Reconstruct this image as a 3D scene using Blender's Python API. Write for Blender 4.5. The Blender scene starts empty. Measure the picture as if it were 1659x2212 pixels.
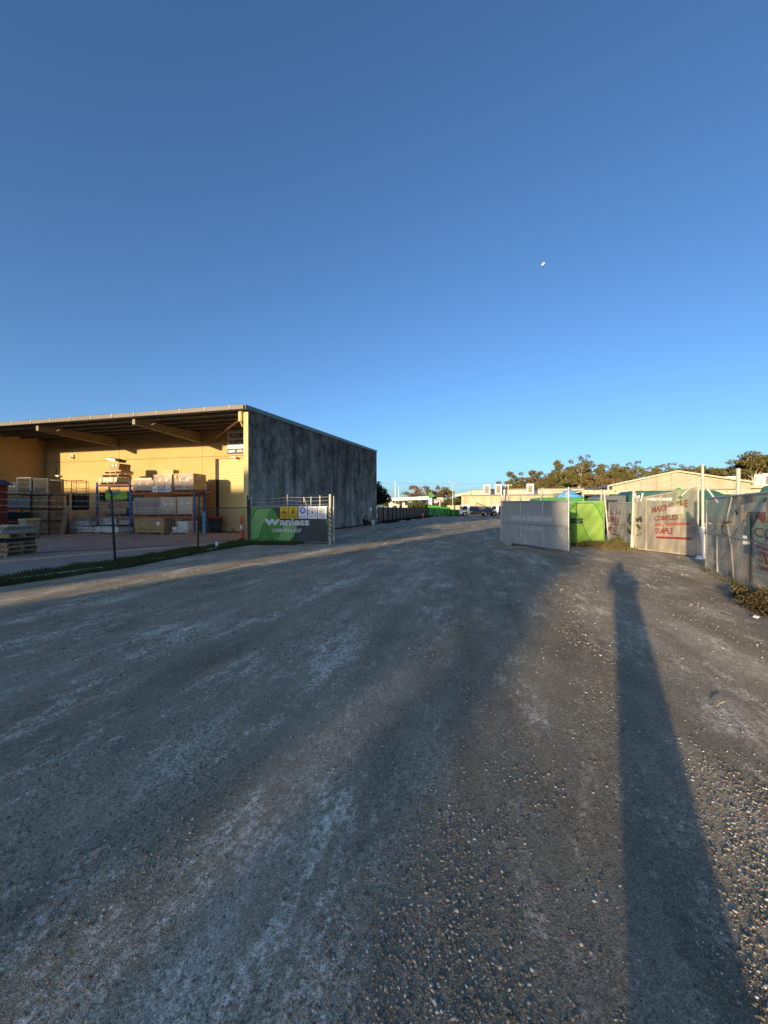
import bpy, math, random
import numpy as np
from mathutils import Vector, Matrix, Euler

random.seed(7)
rng = np.random.default_rng(7)
sc = bpy.context.scene
C = sc.collection
R = math.radians

# ---------------------------------------------------------------- camera, sky, sun, exposure
EYE = 1.55
cam_d = bpy.data.cameras.new('camera')
cam_d.sensor_fit = 'VERTICAL'
cam_d.sensor_height = 36.0
cam_d.lens = 14.0
cam_d.clip_start = 0.02
cam_d.clip_end = 6000.0
cam = bpy.data.objects.new('camera', cam_d)
C.objects.link(cam)
cam.location = (0, 0, EYE)
cam.rotation_euler = (R(90 - 0.4), 0, 0)
sc.camera = cam

SUN_EL = 7.2
SUN_AZ = 29.7                      # the light travels this far right of the view axis
ldir = Vector((math.sin(R(SUN_AZ)) * math.cos(R(SUN_EL)), math.cos(R(SUN_AZ)) * math.cos(R(SUN_EL)), -math.sin(R(SUN_EL))))
world = bpy.data.worlds.new('World')
sc.world = world
world.use_nodes = True
wn = world.node_tree.nodes
wl = world.node_tree.links
bg = wn['Background']
sky = wn.new('ShaderNodeTexSky')
sky.sky_type = 'NISHITA'
sky.sun_disc = False
sky.sun_elevation = R(SUN_EL)
sky.sun_rotation = R(180 + SUN_AZ)
sky.air_density = 0.75
sky.dust_density = 1.3
sky.ozone_density = 3.4
wl.new(sky.outputs[0], bg.inputs[0])
bg.inputs[1].default_value = 0.15

sun_d = bpy.data.lights.new('sun', 'SUN')
sun_d.energy = 4.6
sun_d.angle = R(0.8)
sun_d.color = (1.0, 0.77, 0.47)
sun = bpy.data.objects.new('sun', sun_d)
C.objects.link(sun)
sun.rotation_euler = ldir.to_track_quat('-Z', 'Y').to_euler()
sun.location = (-40, -70, 30)

sc.view_settings.view_transform = 'Standard'
sc.view_settings.look = 'None'
sc.view_settings.gamma = 1.0
sc.view_settings.use_curve_mapping = False
sc.view_settings.exposure = 0.9
sc.cycles.max_bounces = 6
sc.cycles.transparent_max_bounces = 24

# ---------------------------------------------------------------- helpers
class MB:
    """collects shapes and links them as one mesh object"""
    def __init__(s):
        s.v, s.f, s.m = [], [], []
        s.mi = 0
    def add(s, vs, fs):
        n = len(s.v)
        s.v.extend([tuple(p) for p in vs])
        for f in fs:
            s.f.append(tuple(i + n for i in f)); s.m.append(s.mi)
        return s
    def box(s, x0, x1, y0, y1, z0, z1, rz=0.0, at=(0, 0, 0)):
        c, q = math.cos(rz), math.sin(rz)
        vs = []
        for z in (z0, z1):
            for x, y in ((x0, y0), (x1, y0), (x1, y1), (x0, y1)):
                vs.append((at[0] + x * c - y * q, at[1] + x * q + y * c, at[2] + z))
        return s.add(vs, [(3, 2, 1, 0), (4, 5, 6, 7), (0, 1, 5, 4), (1, 2, 6, 5), (2, 3, 7, 6), (3, 0, 4, 7)])
    def hexa(s, p):
        """8 points: bottom ring then top ring"""
        return s.add(p, [(3, 2, 1, 0), (4, 5, 6, 7), (0, 1, 5, 4), (1, 2, 6, 5), (2, 3, 7, 6), (3, 0, 4, 7)])
    def tube(s, p0, p1, r0, r1=None, n=8, caps=True):
        r1 = r0 if r1 is None else r1
        p0, p1 = Vector(p0), Vector(p1)
        d = (p1 - p0)
        if d.length < 1e-6: return s
        d.normalize()
        a = d.orthogonal().normalized(); b = d.cross(a)
        vs = []
        for p, r in ((p0, r0), (p1, r1)):
            for i in range(n):
                t = 2 * math.pi * i / n
                vs.append(p + a * (r * math.cos(t)) + b * (r * math.sin(t)))
        fs = [(i, (i + 1) % n, n + (i + 1) % n, n + i) for i in range(n)]
        if caps:
            fs.append(tuple(reversed(range(n)))); fs.append(tuple(range(n, 2 * n)))
        return s.add(vs, fs)
    def path(s, pts, rs, n=8):
        if not isinstance(rs, (list, tuple)): rs = [rs] * len(pts)
        for i in range(len(pts) - 1):
            s.tube(pts[i], pts[i + 1], rs[i], rs[i + 1], n)
        return s
    def prism(s, poly, fn, t0, t1):
        """poly of (a, b); fn(a, b, t) -> point; thickness from t0 to t1"""
        n = len(poly)
        vs = [fn(a, b, t0) for a, b in poly] + [fn(a, b, t1) for a, b in poly]
        fs = [tuple(reversed(range(n))), tuple(range(n, 2 * n))] + [(i, (i + 1) % n, n + (i + 1) % n, n + i) for i in range(n)]
        return s.add(vs, fs)
    def lathe(s, prof, n=14, at=(0, 0, 0)):
        vs, fs = [], []
        for r, z in prof:
            for i in range(n):
                t = 2 * math.pi * i / n
                vs.append((at[0] + r * math.cos(t), at[1] + r * math.sin(t), at[2] + z))
        for j in range(len(prof) - 1):
            for i in range(n):
                k = (i + 1) % n
                fs.append((j * n + i, j * n + k, (j + 1) * n + k, (j + 1) * n + i))
        fs.append(tuple(reversed(range(n))))
        fs.append(tuple(range((len(prof) - 1) * n, len(prof) * n)))
        return s.add(vs, fs)
    def mesh(s, name, mats, smooth=False):
        me = bpy.data.meshes.new(name)
        me.from_pydata(s.v, [], s.f)
        for m in (mats if isinstance(mats, (list, tuple)) else [mats]):
            me.materials.append(m)
        if max(s.m, default=0) > 0:
            me.polygons.foreach_set('material_index', s.m)
        if smooth:
            me.polygons.foreach_set('use_smooth', [True] * len(me.polygons))
        me.update()
        return me
    def build(s, name, mats, parent=None, smooth=False, world=False, bevel=0.0):
        if world and parent is not None:
            o0 = root_of(parent).location
            s.v = [(x - o0[0], y - o0[1], z - o0[2]) for x, y, z in s.v]
        return link(name, s.mesh(name, mats, smooth), parent, bevel=bevel)

def root_of(o):
    while o.parent is not None: o = o.parent
    return o

def link(name, me, parent=None, loc=(0, 0, 0), rot=(0, 0, 0), bevel=0.0):
    o = bpy.data.objects.new(name, me)
    C.objects.link(o)
    o.location = loc; o.rotation_euler = rot
    if parent is not None: o.parent = parent
    if bevel:
        b = o.modifiers.new('bevel', 'BEVEL'); b.width = bevel; b.segments = 1; b.limit_method = 'ANGLE'
    return o

def thing(name, label, cat, loc=(0, 0, 0), rz=0.0, group=None):
    o = bpy.data.objects.new(name, None)
    C.objects.link(o)
    o.empty_display_size = 0.2
    o.location = loc; o.rotation_euler = (0, 0, rz)
    return tag(o, label, cat, group)

def tag(o, label, cat, group=None):
    o['label'] = label; o['category'] = cat
    if group: o['group'] = group
    return o

def kind(o, k):
    o['kind'] = k
    return o

def copy_tree(o, parent=None):
    c = o.copy(); C.objects.link(c)
    if parent is not None: c.parent = parent
    for ch in list(o.children): copy_tree(ch, c)
    return c

# image measure (1659 x 2212) of the photograph -> metres, for measuring at a known depth
def px(u, Y): return (u - 829.5) / 860.0 * Y
def pz(v, Y): return EYE - (v - 1100.0) / 860.0 * Y

# ---------------------------------------------------------------- materials
def new_mat(name):
    m = bpy.data.materials.new(name); m.use_nodes = True
    nt = m.node_tree
    return m, nt, nt.nodes, nt.links, nt.nodes['Principled BSDF']

def mat(name, col, var=0.15, scale=2.0, rough=0.75, metal=0.0, bump=0.0, bscale=40.0, stretch=(1, 1, 1), col2=None, spec=0.3, dirt=0.0, each=0.0):
    m, nt, N, L, b = new_mat(name)
    geo = N.new('ShaderNodeNewGeometry')
    mp = N.new('ShaderNodeMapping'); mp.inputs['Scale'].default_value = stretch
    L.new(geo.outputs['Position'], mp.inputs[0])
    nz = N.new('ShaderNodeTexNoise'); nz.inputs['Scale'].default_value = scale; nz.inputs['Detail'].default_value = 6
    nz.inputs['Roughness'].default_value = 0.62
    L.new(mp.outputs[0], nz.inputs[0])
    rp = N.new('ShaderNodeValToRGB')
    rp.color_ramp.elements[0].position = 0.3; rp.color_ramp.elements[1].position = 0.7
    a = tuple(c * (1 - var) for c in col); z = tuple(min(0.95, c * (1 + var)) for c in (col2 or col))
    rp.color_ramp.elements[0].color = (*a, 1); rp.color_ramp.elements[1].color = (*z, 1)
    L.new(nz.outputs[0], rp.inputs[0])
    out = rp.outputs[0]
    if dirt > 0:
        n2 = N.new('ShaderNodeTexNoise'); n2.inputs['Scale'].default_value = scale * 0.45; n2.inputs['Detail'].default_value = 8
        n2.inputs['Roughness'].default_value = 0.7
        L.new(geo.outputs['Position'], n2.inputs[0])
        r2 = N.new('ShaderNodeMapRange'); r2.inputs[1].default_value = 0.5; r2.inputs[2].default_value = 0.72
        r2.inputs[3].default_value = 0.0; r2.inputs[4].default_value = dirt
        L.new(n2.outputs[0], r2.inputs[0])
        mx = N.new('ShaderNodeMix'); mx.data_type = 'RGBA'
        L.new(r2.outputs[0], mx.inputs[0]); L.new(out, mx.inputs[6]); mx.inputs[7].default_value = (0.09, 0.075, 0.055, 1)
        out = mx.outputs[2]
    if each > 0:                                # every piece its own tone
        oi = N.new('ShaderNodeObjectInfo'); r3 = N.new('ShaderNodeMapRange'); r3.inputs[3].default_value = 1 - each; r3.inputs[4].default_value = 1 + each
        L.new(oi.outputs['Random'], r3.inputs[0])
        m3 = N.new('ShaderNodeMix'); m3.data_type = 'RGBA'; m3.blend_type = 'MULTIPLY'; m3.inputs[0].default_value = 1.0
        L.new(out, m3.inputs[6]); L.new(r3.outputs[0], m3.inputs[7]); out = m3.outputs[2]
    L.new(out, b.inputs['Base Color'])
    b.inputs['Roughness'].default_value = rough
    b.inputs['Metallic'].default_value = metal
    b.inputs['Specular IOR Level'].default_value = spec
    if bump > 0:
        nb = N.new('ShaderNodeTexNoise'); nb.inputs['Scale'].default_value = bscale; nb.inputs['Detail'].default_value = 4
        L.new(mp.outputs[0], nb.inputs[0])
        bp = N.new('ShaderNodeBump'); bp.inputs['Strength'].default_value = bump; bp.inputs['Distance'].default_value = 0.02
        L.new(nb.outputs[0], bp.inputs['Height']); L.new(bp.outputs[0], b.inputs['Normal'])
    return m

M = {}
M['cream_wall'] = mat('cream_wall', (0.46, 0.315, 0.13), 0.07, 0.8, 0.85, bump=0.15, bscale=60, dirt=0.18)
M['cream_paint'] = mat('cream_paint', (0.50, 0.38, 0.165), 0.06, 2, 0.6, dirt=0.15)
M['door_paint'] = mat('door_paint', (0.58, 0.48, 0.24), 0.05, 1.5, 0.5, dirt=0.12)
M['steel_cream'] = mat('steel_cream', (0.24, 0.18, 0.11), 0.12, 2, 0.6, dirt=0.2)
M['gutter'] = mat('gutter', (0.16, 0.145, 0.13), 0.08, 1.2, 0.5, dirt=0.25)
M['roof_sheet'] = mat('roof_sheet', (0.36, 0.37, 0.36), 0.12, 1.0, 0.45, metal=0.4)
M['soffit_shade'] = mat('soffit_shade', (0.05, 0.045, 0.04), 0.2, 1.5, 0.6)  # near black, holds the shade under the awning roof
M['flashing'] = mat('flashing', (0.16, 0.20, 0.165), 0.12, 1.5, 0.5)
M['dark_joint'] = mat('dark_joint', (0.02, 0.02, 0.02), 0.2, 5, 0.9)
M['black'] = mat('black', (0.012, 0.012, 0.013), 0.2, 5, 0.6)
M['black_matte'] = mat('black_matte', (0.02, 0.02, 0.022), 0.3, 3, 0.9)
M['fence_black'] = mat('fence_black', (0.02, 0.022, 0.025), 0.2, 6, 0.5)
M['galv'] = mat('galv', (0.42, 0.42, 0.41), 0.18, 8, 0.45, metal=0.35, dirt=0.25)
M['galv_light'] = mat('galv_light', (0.46, 0.42, 0.35), 0.12, 8, 0.5, metal=0.1, dirt=0.25)
M['wire'] = mat('wire', (0.50, 0.50, 0.48), 0.2, 20, 0.45, metal=0.4)
M['wire_dark'] = mat('wire_dark', (0.05, 0.055, 0.06), 0.2, 20, 0.5)
M['rack_blue'] = mat('rack_blue', (0.03, 0.09, 0.30), 0.2, 5, 0.5, dirt=0.2)
M['rack_orange'] = mat('rack_orange', (0.40, 0.10, 0.025), 0.2, 5, 0.5, dirt=0.2)
M['rack_pink'] = mat('rack_pink', (0.42, 0.20, 0.16), 0.15, 5, 0.5, dirt=0.2)
M['rack_brown'] = mat('rack_brown', (0.10, 0.035, 0.02), 0.2, 5, 0.6, dirt=0.2)
M['wood'] = mat('wood', (0.38, 0.245, 0.115), 0.28, 3, 0.8, stretch=(2, 2, 8), bump=0.1, dirt=0.2, each=.28)
M['wood_pale'] = mat('wood_pale', (0.60, 0.47, 0.28), 0.2, 3, 0.8, stretch=(2, 2, 8), bump=0.1, dirt=0.1, each=.2)
M['wood_grey'] = mat('wood_grey', (0.30, 0.24, 0.17), 0.25, 3, 0.85, stretch=(2, 2, 8), bump=0.1, dirt=0.2, each=.25)
M['board_grey'] = mat('board_grey', (0.36, 0.32, 0.26), 0.2, 4, 0.8, stretch=(1, 1, 10), each=.3)
M['carton'] = mat('carton', (0.36, 0.215, 0.095), 0.14, 2.5, 0.8, each=.25)
M['carton_tan'] = mat('carton_tan', (0.46, 0.31, 0.15), 0.12, 2.5, 0.8, each=.2)
M['carton_white'] = mat('carton_white', (0.58, 0.56, 0.52), 0.08, 3, 0.7, each=.25)
M['ply'] = mat('ply', (0.40, 0.26, 0.11), 0.2, 1.6, 0.7, stretch=(1, 1, 4), dirt=0.15)
M['paper'] = mat('paper', (0.78, 0.77, 0.74), 0.05, 5, 0.8)
M['green_pack'] = mat('green_pack', (0.22, 0.42, 0.03), 0.2, 3, 0.5)
M['teal_film'] = mat('teal_film', (0.05, 0.22, 0.19), 0.3, 3, 0.35)
M['red_paint'] = mat('red_paint', (0.17, 0.022, 0.018), 0.2, 2, 0.55, dirt=0.2)
M['white_paint'] = mat('white_paint', (0.74, 0.73, 0.70), 0.06, 3, 0.5, dirt=0.2)
M['white_clean'] = mat('white_clean', (0.78, 0.77, 0.75), 0.03, 3, 0.4)
M['navy_paint'] = mat('navy_paint', (0.02, 0.035, 0.09), 0.25, 3, 0.45, dirt=0.15)
M['roof_blue'] = mat('roof_blue', (0.06, 0.08, 0.13), 0.2, 2, 0.5)
M['blue_tube'] = mat('blue_tube', (0.08, 0.30, 0.62), 0.12, 4, 0.45)
M['yellow'] = mat('yellow', (0.66, 0.43, 0.03), 0.1, 4, 0.5, dirt=0.1)
M['sign_yellow'] = mat('sign_yellow', (0.72, 0.44, 0.02), 0.05, 3, 0.4)
M['orange'] = mat('orange', (0.72, 0.10, 0.03), 0.12, 4, 0.5)
M['red_sign'] = mat('red_sign', (0.42, 0.03, 0.02), 0.1, 4, 0.5)
M['blue_sign'] = mat('blue_sign', (0.03, 0.12, 0.36), 0.1, 4, 0.5)
M['ink'] = mat('ink', (0.02, 0.02, 0.022), 0.1, 4, 0.6)
M['ink_navy'] = mat('ink_navy', (0.025, 0.035, 0.10), 0.1, 4, 0.6)
M['bin_body'] = mat('bin_body', (0.30, 0.28, 0.24), 0.12, 3, 0.55)
M['bin_dark'] = mat('bin_dark', (0.018, 0.03, 0.022), 0.2, 3, 0.5)
M['skip_green'] = mat('skip_green', (0.035, 0.22, 0.035), 0.25, 1.4, 0.5, dirt=0.3)
M['skip_lime'] = mat('skip_lime', (0.10, 0.42, 0.06), 0.2, 1.4, 0.5, dirt=0.15)
M['truck_teal'] = mat('truck_teal', (0.022, 0.080, 0.068), 0.15, 2, 0.4, dirt=0.15)
M['glass_dark'] = mat('glass_dark', (0.02, 0.025, 0.03), 0.1, 2, 0.08, spec=0.6)
M['tyre'] = mat('tyre', (0.02, 0.02, 0.021), 0.2, 8, 0.9)
M['chassis'] = mat('chassis', (0.025, 0.025, 0.027), 0.3, 5, 0.7)
M['brown_fence'] = mat('brown_fence', (0.14, 0.10, 0.07), 0.18, 2, 0.6, stretch=(1, 1, 0.2))
M['precast'] = mat('precast', (0.40, 0.32, 0.195), 0.16, 0.5, 0.85, stretch=(1.6, 1.6, 0.12), col2=(0.47, 0.39, 0.26), dirt=0.5)
M['cream_far'] = mat('cream_far', (0.50, 0.43, 0.30), 0.08, 0.6, 0.7, dirt=0.2)
M['clad'] = mat('clad', (0.36, 0.32, 0.225), 0.1, 0.7, 0.6, stretch=(1, 1, 0.15), dirt=0.3)
M['clad_shaded'] = mat('clad_shaded', (0.16, 0.18, 0.24), 0.12, 0.7, 0.5, stretch=(1, 1, 0.2))  # blue grey puts the shade of the shed's left side into the colour
M['grille'] = mat('grille', (0.20, 0.15, 0.09), 0.2, 4, 0.6)
M['trunk'] = mat('trunk', (0.34, 0.27, 0.20), 0.3, 2, 0.9, stretch=(1, 1, 0.2))
M['trunk_dark'] = mat('trunk_dark', (0.10, 0.08, 0.06), 0.3, 2, 0.9)
M['dirt_brown'] = mat('dirt_brown', (0.16, 0.12, 0.08), 0.2, 3, 0.95, bump=0.3)
M['cab_grey'] = mat('cab_grey', (0.10, 0.12, 0.12), 0.15, 3, 0.4, dirt=0.15)
M['moon'] = mat('moon', (0.34, 0.42, 0.66), 0.12, 0.06, 1.0, spec=0.0)
M['skin'] = mat('skin', (0.42, 0.25, 0.17), 0.06, 6, 0.6)
M['cloth_navy'] = mat('cloth_navy', (0.02, 0.025, 0.045), 0.2, 6, 0.9)
M['cloth_black'] = mat('cloth_black', (0.013, 0.013, 0.014), 0.2, 6, 0.9)
M['hair'] = mat('hair', (0.02, 0.014, 0.01), 0.2, 30, 0.6)
M['concrete_block'] = mat('concrete_block', (0.32, 0.30, 0.27), 0.15, 6, 0.9, bump=0.2)
M['added_brick_shed'] = mat('added_brick_shed', (0.22, 0.13, 0.09), 0.2, 4, 0.9)

def leaf_mat(name, c1, c2, trans=0.25):
    m, nt, N, L, b = new_mat(name)
    g = N.new('ShaderNodeNewGeometry')
    rp = N.new('ShaderNodeValToRGB')
    rp.color_ramp.elements[0].color = (*c1, 1); rp.color_ramp.elements[1].color = (*c2, 1)
    L.new(g.outputs['Random Per Island'], rp.inputs[0])
    L.new(rp.outputs[0], b.inputs['Base Color'])
    b.inputs['Roughness'].default_value = 0.7
    b.inputs['Specular IOR Level'].default_value = 0.2
    t = N.new('ShaderNodeBsdfTranslucent'); L.new(rp.outputs[0], t.inputs[0])
    mx = N.new('ShaderNodeMixShader'); mx.inputs[0].default_value = trans
    L.new(b.outputs[0], mx.inputs[1]); L.new(t.outputs[0], mx.inputs[2])
    L.new(mx.outputs[0], N['Material Output'].inputs[0])
    return m
M['leaf_euc'] = leaf_mat('leaf_euc', (0.085, 0.085, 0.030), (0.22, 0.19, 0.065))
M['leaf_euc_brown'] = leaf_mat('leaf_euc_brown', (0.11, 0.082, 0.034), (0.27, 0.19, 0.075))
M['leaf_dark'] = leaf_mat('leaf_dark', (0.012, 0.020, 0.010), (0.03, 0.045, 0.018), 0.15)
M['leaf_shrub'] = leaf_mat('leaf_shrub', (0.05, 0.065, 0.02), (0.15, 0.16, 0.045))
M['leaf_bloom'] = leaf_mat('leaf_bloom', (0.12, 0.085, 0.055), (0.30, 0.20, 0.13))
M['grass'] = leaf_mat('grass', (0.030, 0.060, 0.014), (0.14, 0.135, 0.045))
M['weed_dry'] = leaf_mat('weed_dry', (0.06, 0.045, 0.02), (0.17, 0.12, 0.055))
M['weed'] = leaf_mat('weed', (0.07, 0.06, 0.02), (0.22, 0.18, 0.07))

def stone_mat():
    m, nt, N, L, b = new_mat('stone')
    g = N.new('ShaderNodeNewGeometry')
    rp = N.new('ShaderNodeValToRGB')
    rp.color_ramp.elements[0].color = (0.17, 0.138, 0.10, 1); rp.color_ramp.elements[1].color = (0.80, 0.74, 0.64, 1)
    e = rp.color_ramp.elements.new(0.55); e.color = (0.34, 0.285, 0.21, 1)
    e = rp.color_ramp.elements.new(0.88); e.color = (0.54, 0.47, 0.375, 1)
    L.new(g.outputs['Random Per Island'], rp.inputs[0])
    nz = N.new('ShaderNodeTexNoise'); nz.inputs['Scale'].default_value = 160; nz.inputs['Detail'].default_value = 3
    L.new(g.outputs['Position'], nz.inputs[0])
    mx = N.new('ShaderNodeMix'); mx.data_type = 'RGBA'; mx.blend_type = 'MULTIPLY'; mx.inputs[0].default_value = 0.5
    L.new(rp.outputs[0], mx.inputs[6]); L.new(nz.outputs[0], mx.inputs[7])
    L.new(mx.outputs[2], b.inputs['Base Color']); b.inputs['Roughness'].default_value = 0.95
    b.inputs['Specular IOR Level'].default_value = 0.15
    return m
M['stone'] = stone_mat()

def stained_concrete():
    m, nt, N, L, b = new_mat('stained_concrete')
    g = N.new('ShaderNodeNewGeometry')
    def noise(sx, sz, detail=8, rough=0.65):
        mp = N.new('ShaderNodeMapping'); mp.inputs['Scale'].default_value = (sx, sx, sz)
        L.new(g.outputs['Position'], mp.inputs[0])
        n = N.new('ShaderNodeTexNoise'); n.inputs['Scale'].default_value = 1; n.inputs['Detail'].default_value = detail
        n.inputs['Roughness'].default_value = rough
        L.new(mp.outputs[0], n.inputs[0]); return n.outputs[0]
    def math_(op, a, c):
        q = N.new('ShaderNodeMath'); q.operation = op
        for i, x in enumerate((a, c)):
            if isinstance(x, (int, float)): q.inputs[i].default_value = x
            else: L.new(x, q.inputs[i])
        return q.outputs[0]
    streak = noise(2.2, 0.22); patch = noise(0.85, 0.62, 10, 0.72); fine = noise(7, 3.5, 6)
    sp = N.new('ShaderNodeSeparateXYZ'); L.new(g.outputs['Position'], sp.inputs[0])
    top = N.new('ShaderNodeMapRange'); L.new(sp.outputs[2], top.inputs[0])       # mould runs down from the wall head
    top.inputs[1].default_value = 0.0; top.inputs[2].default_value = 7.5; top.inputs[3].default_value = 0.09; top.inputs[4].default_value = -0.16
    v = math_('ADD', math_('MULTIPLY', streak, 0.30), math_('MULTIPLY', patch, 0.97))
    v = math_('ADD', v, math_('MULTIPLY', fine, 0.25))
    v = math_('ADD', v, top.outputs[0])
    oi = N.new('ShaderNodeObjectInfo')
    v = math_('ADD', v, math_('MULTIPLY', math_('SUBTRACT', oi.outputs['Random'], 0.5), 0.10))
    blotch = noise(1.7, 1.5, 9, 0.75)
    v = math_('ADD', v, math_('MULTIPLY', math_('SUBTRACT', blotch, 0.5), 0.60))
    rp = N.new('ShaderNodeValToRGB')
    rp.color_ramp.elements[0].position = 0.56; rp.color_ramp.elements[0].color = (0.058, 0.051, 0.040, 1)
    rp.color_ramp.elements[1].position = 1.0; rp.color_ramp.elements[1].color = (0.46, 0.40, 0.325, 1)
    e = rp.color_ramp.elements.new(0.74); e.color = (0.19, 0.165, 0.13, 1)
    L.new(v, rp.inputs[0]); L.new(rp.outputs[0], b.inputs['Base Color'])
    b.inputs['Roughness'].default_value = 0.92; b.inputs['Specular IOR Level'].default_value = 0.2
    bp = N.new('ShaderNodeBump'); bp.inputs['Strength'].default_value = 0.2; bp.inputs['Distance'].default_value = 0.02
    L.new(fine, bp.inputs['Height']); L.new(bp.outputs[0], b.inputs['Normal'])
    return m
M['stained'] = stained_concrete()

def ground_mat(name, cd, cm, cp):
    """compacted road base: dust and tyre streaks along the lane, loose grit in patches"""
    m, nt, N, L, b = new_mat(name)
    g = N.new('ShaderNodeNewGeometry')
    def noise(rot, s, detail=6, rough=0.6):
        r0 = N.new('ShaderNodeMapping'); r0.inputs['Rotation'].default_value = (0, 0, rot)
        L.new(g.outputs['Position'], r0.inputs[0])
        mp = N.new('ShaderNodeMapping'); mp.inputs['Scale'].default_value = s
        L.new(r0.outputs[0], mp.inputs[0])
        n = N.new('ShaderNodeTexNoise'); n.inputs['Scale'].default_value = 1; n.inputs['Detail'].default_value = detail
        n.inputs['Roughness'].default_value = rough
        L.new(mp.outputs[0], n.inputs[0]); return n.outputs[0]
    def math_(op, a, c):
        q = N.new('ShaderNodeMath'); q.operation = op
        for i, x in enumerate((a, c)):
            if isinstance(x, (int, float)): q.inputs[i].default_value = x
            else: L.new(x, q.inputs[i])
        return q.outputs[0]
    def remap(x, a0, a1, b0, b1):
        q = N.new('ShaderNodeMapRange'); L.new(x, q.inputs[0])
        for i, y in enumerate((a0, a1, b0, b1)): q.inputs[i + 1].default_value = y
        return q.outputs[0]
    rot = R(13)
    big = noise(rot, (0.60, 0.05, 1), 5, 0.55)
    track = noise(rot, (2.6, 0.13, 1), 5, 0.6)
    blot = noise(R(8), (1.5, 0.75, 1), 9, 0.72)
    dust = noise(rot, (0.9, 0.30, 1), 10, 0.75)
    grit = noise(0, (30, 30, 30), 6, 0.8)
    fine = noise(0, (170, 170, 170), 3, 0.75)
    v = math_('ADD', math_('MULTIPLY', big, 0.50), math_('MULTIPLY', track, 0.36))
    v = math_('ADD', v, math_('MULTIPLY', blot, 0.50))
    v = math_('ADD', v, math_('MULTIPLY', dust, 0.60))
    v = math_('ADD', v, math_('MULTIPLY', grit, 0.45))
    crust = noise(R(18), (1.25, 0.45, 1), 15, 0.86)
    cmask = math_('MULTIPLY', remap(crust, 0.515, 0.585, 0, 1), remap(grit, 0.38, 0.56, 0.0, 1))
    rp = N.new('ShaderNodeValToRGB')
    rp.color_ramp.elements[0].position = 0.0; rp.color_ramp.elements[0].color = (*cd, 1)
    rp.color_ramp.elements[1].position = 1.0; rp.color_ramp.elements[1].color = (*cp, 1)
    e = rp.color_ramp.elements.new(0.5); e.color = (*cm, 1)
    L.new(math_('ADD', remap(v, 0.98, 1.50, 0, 0.85), math_('MULTIPLY', cmask, 0.52)), rp.inputs[0])
    vo = N.new('ShaderNodeTexVoronoi'); vo.inputs['Scale'].default_value = 85
    L.new(g.outputs['Position'], vo.inputs['Vector'])
    v2 = N.new('ShaderNodeTexVoronoi'); v2.inputs['Scale'].default_value = 210
    L.new(g.outputs['Position'], v2.inputs['Vector'])
    loose = remap(blot, 0.46, 0.62, 0.0, 1.0)
    bw = N.new('ShaderNodeRGBToBW'); L.new(vo.outputs['Color'], bw.inputs[0])
    bw2 = N.new('ShaderNodeRGBToBW'); L.new(v2.outputs['Color'], bw2.inputs[0])
    k = math_('ADD', math_('MULTIPLY', math_('SUBTRACT', bw.outputs[0], 0.5), math_('MULTIPLY', loose, 1.1)), math_('MULTIPLY', bw2.outputs[0], 1.0))
    k = math_('ADD', k, math_('MULTIPLY', fine, 0.9))
    k = math_('ADD', k, 0.06)
    mx = N.new('ShaderNodeMix'); mx.data_type = 'RGBA'; mx.blend_type = 'MULTIPLY'; mx.inputs[0].default_value = 1.0
    L.new(rp.outputs[0], mx.inputs[6]); L.new(k, mx.inputs[7])
    L.new(mx.outputs[2], b.inputs['Base Color'])
    b.inputs['Roughness'].default_value = 0.97; b.inputs['Specular IOR Level'].default_value = 0.1
    h = math_('ADD', math_('MULTIPLY', grit, 0.9), math_('MULTIPLY', math_('MULTIPLY', vo.outputs['Distance'], loose), -0.9))
    h = math_('ADD', h, math_('MULTIPLY', v2.outputs['Distance'], -0.35))
    h = math_('ADD', h, math_('MULTIPLY', fine, 0.35))
    bp = N.new('ShaderNodeBump'); bp.inputs['Strength'].default_value = 0.75; bp.inputs['Distance'].default_value = 0.010
    L.new(h, bp.inputs['Height']); L.new(bp.outputs[0], b.inputs['Normal'])
    return m
M['gravel'] = ground_mat('gravel', (0.165, 0.134, 0.086), (0.405, 0.330, 0.228), (0.90, 0.780, 0.610))
M['soil'] = ground_mat('soil', (0.08, 0.075, 0.06), (0.12, 0.11, 0.085), (0.2, 0.18, 0.14))
M['yard_concrete'] = mat('yard_concrete', (0.34, 0.29, 0.235), 0.15, 0.7, 0.9, bump=0.15, bscale=60, dirt=0.25)
M['yard_paver'] = mat('yard_paver', (0.35, 0.265, 0.205), 0.15, 0.7, 0.9, bump=0.15, bscale=60, dirt=0.25)

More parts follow.
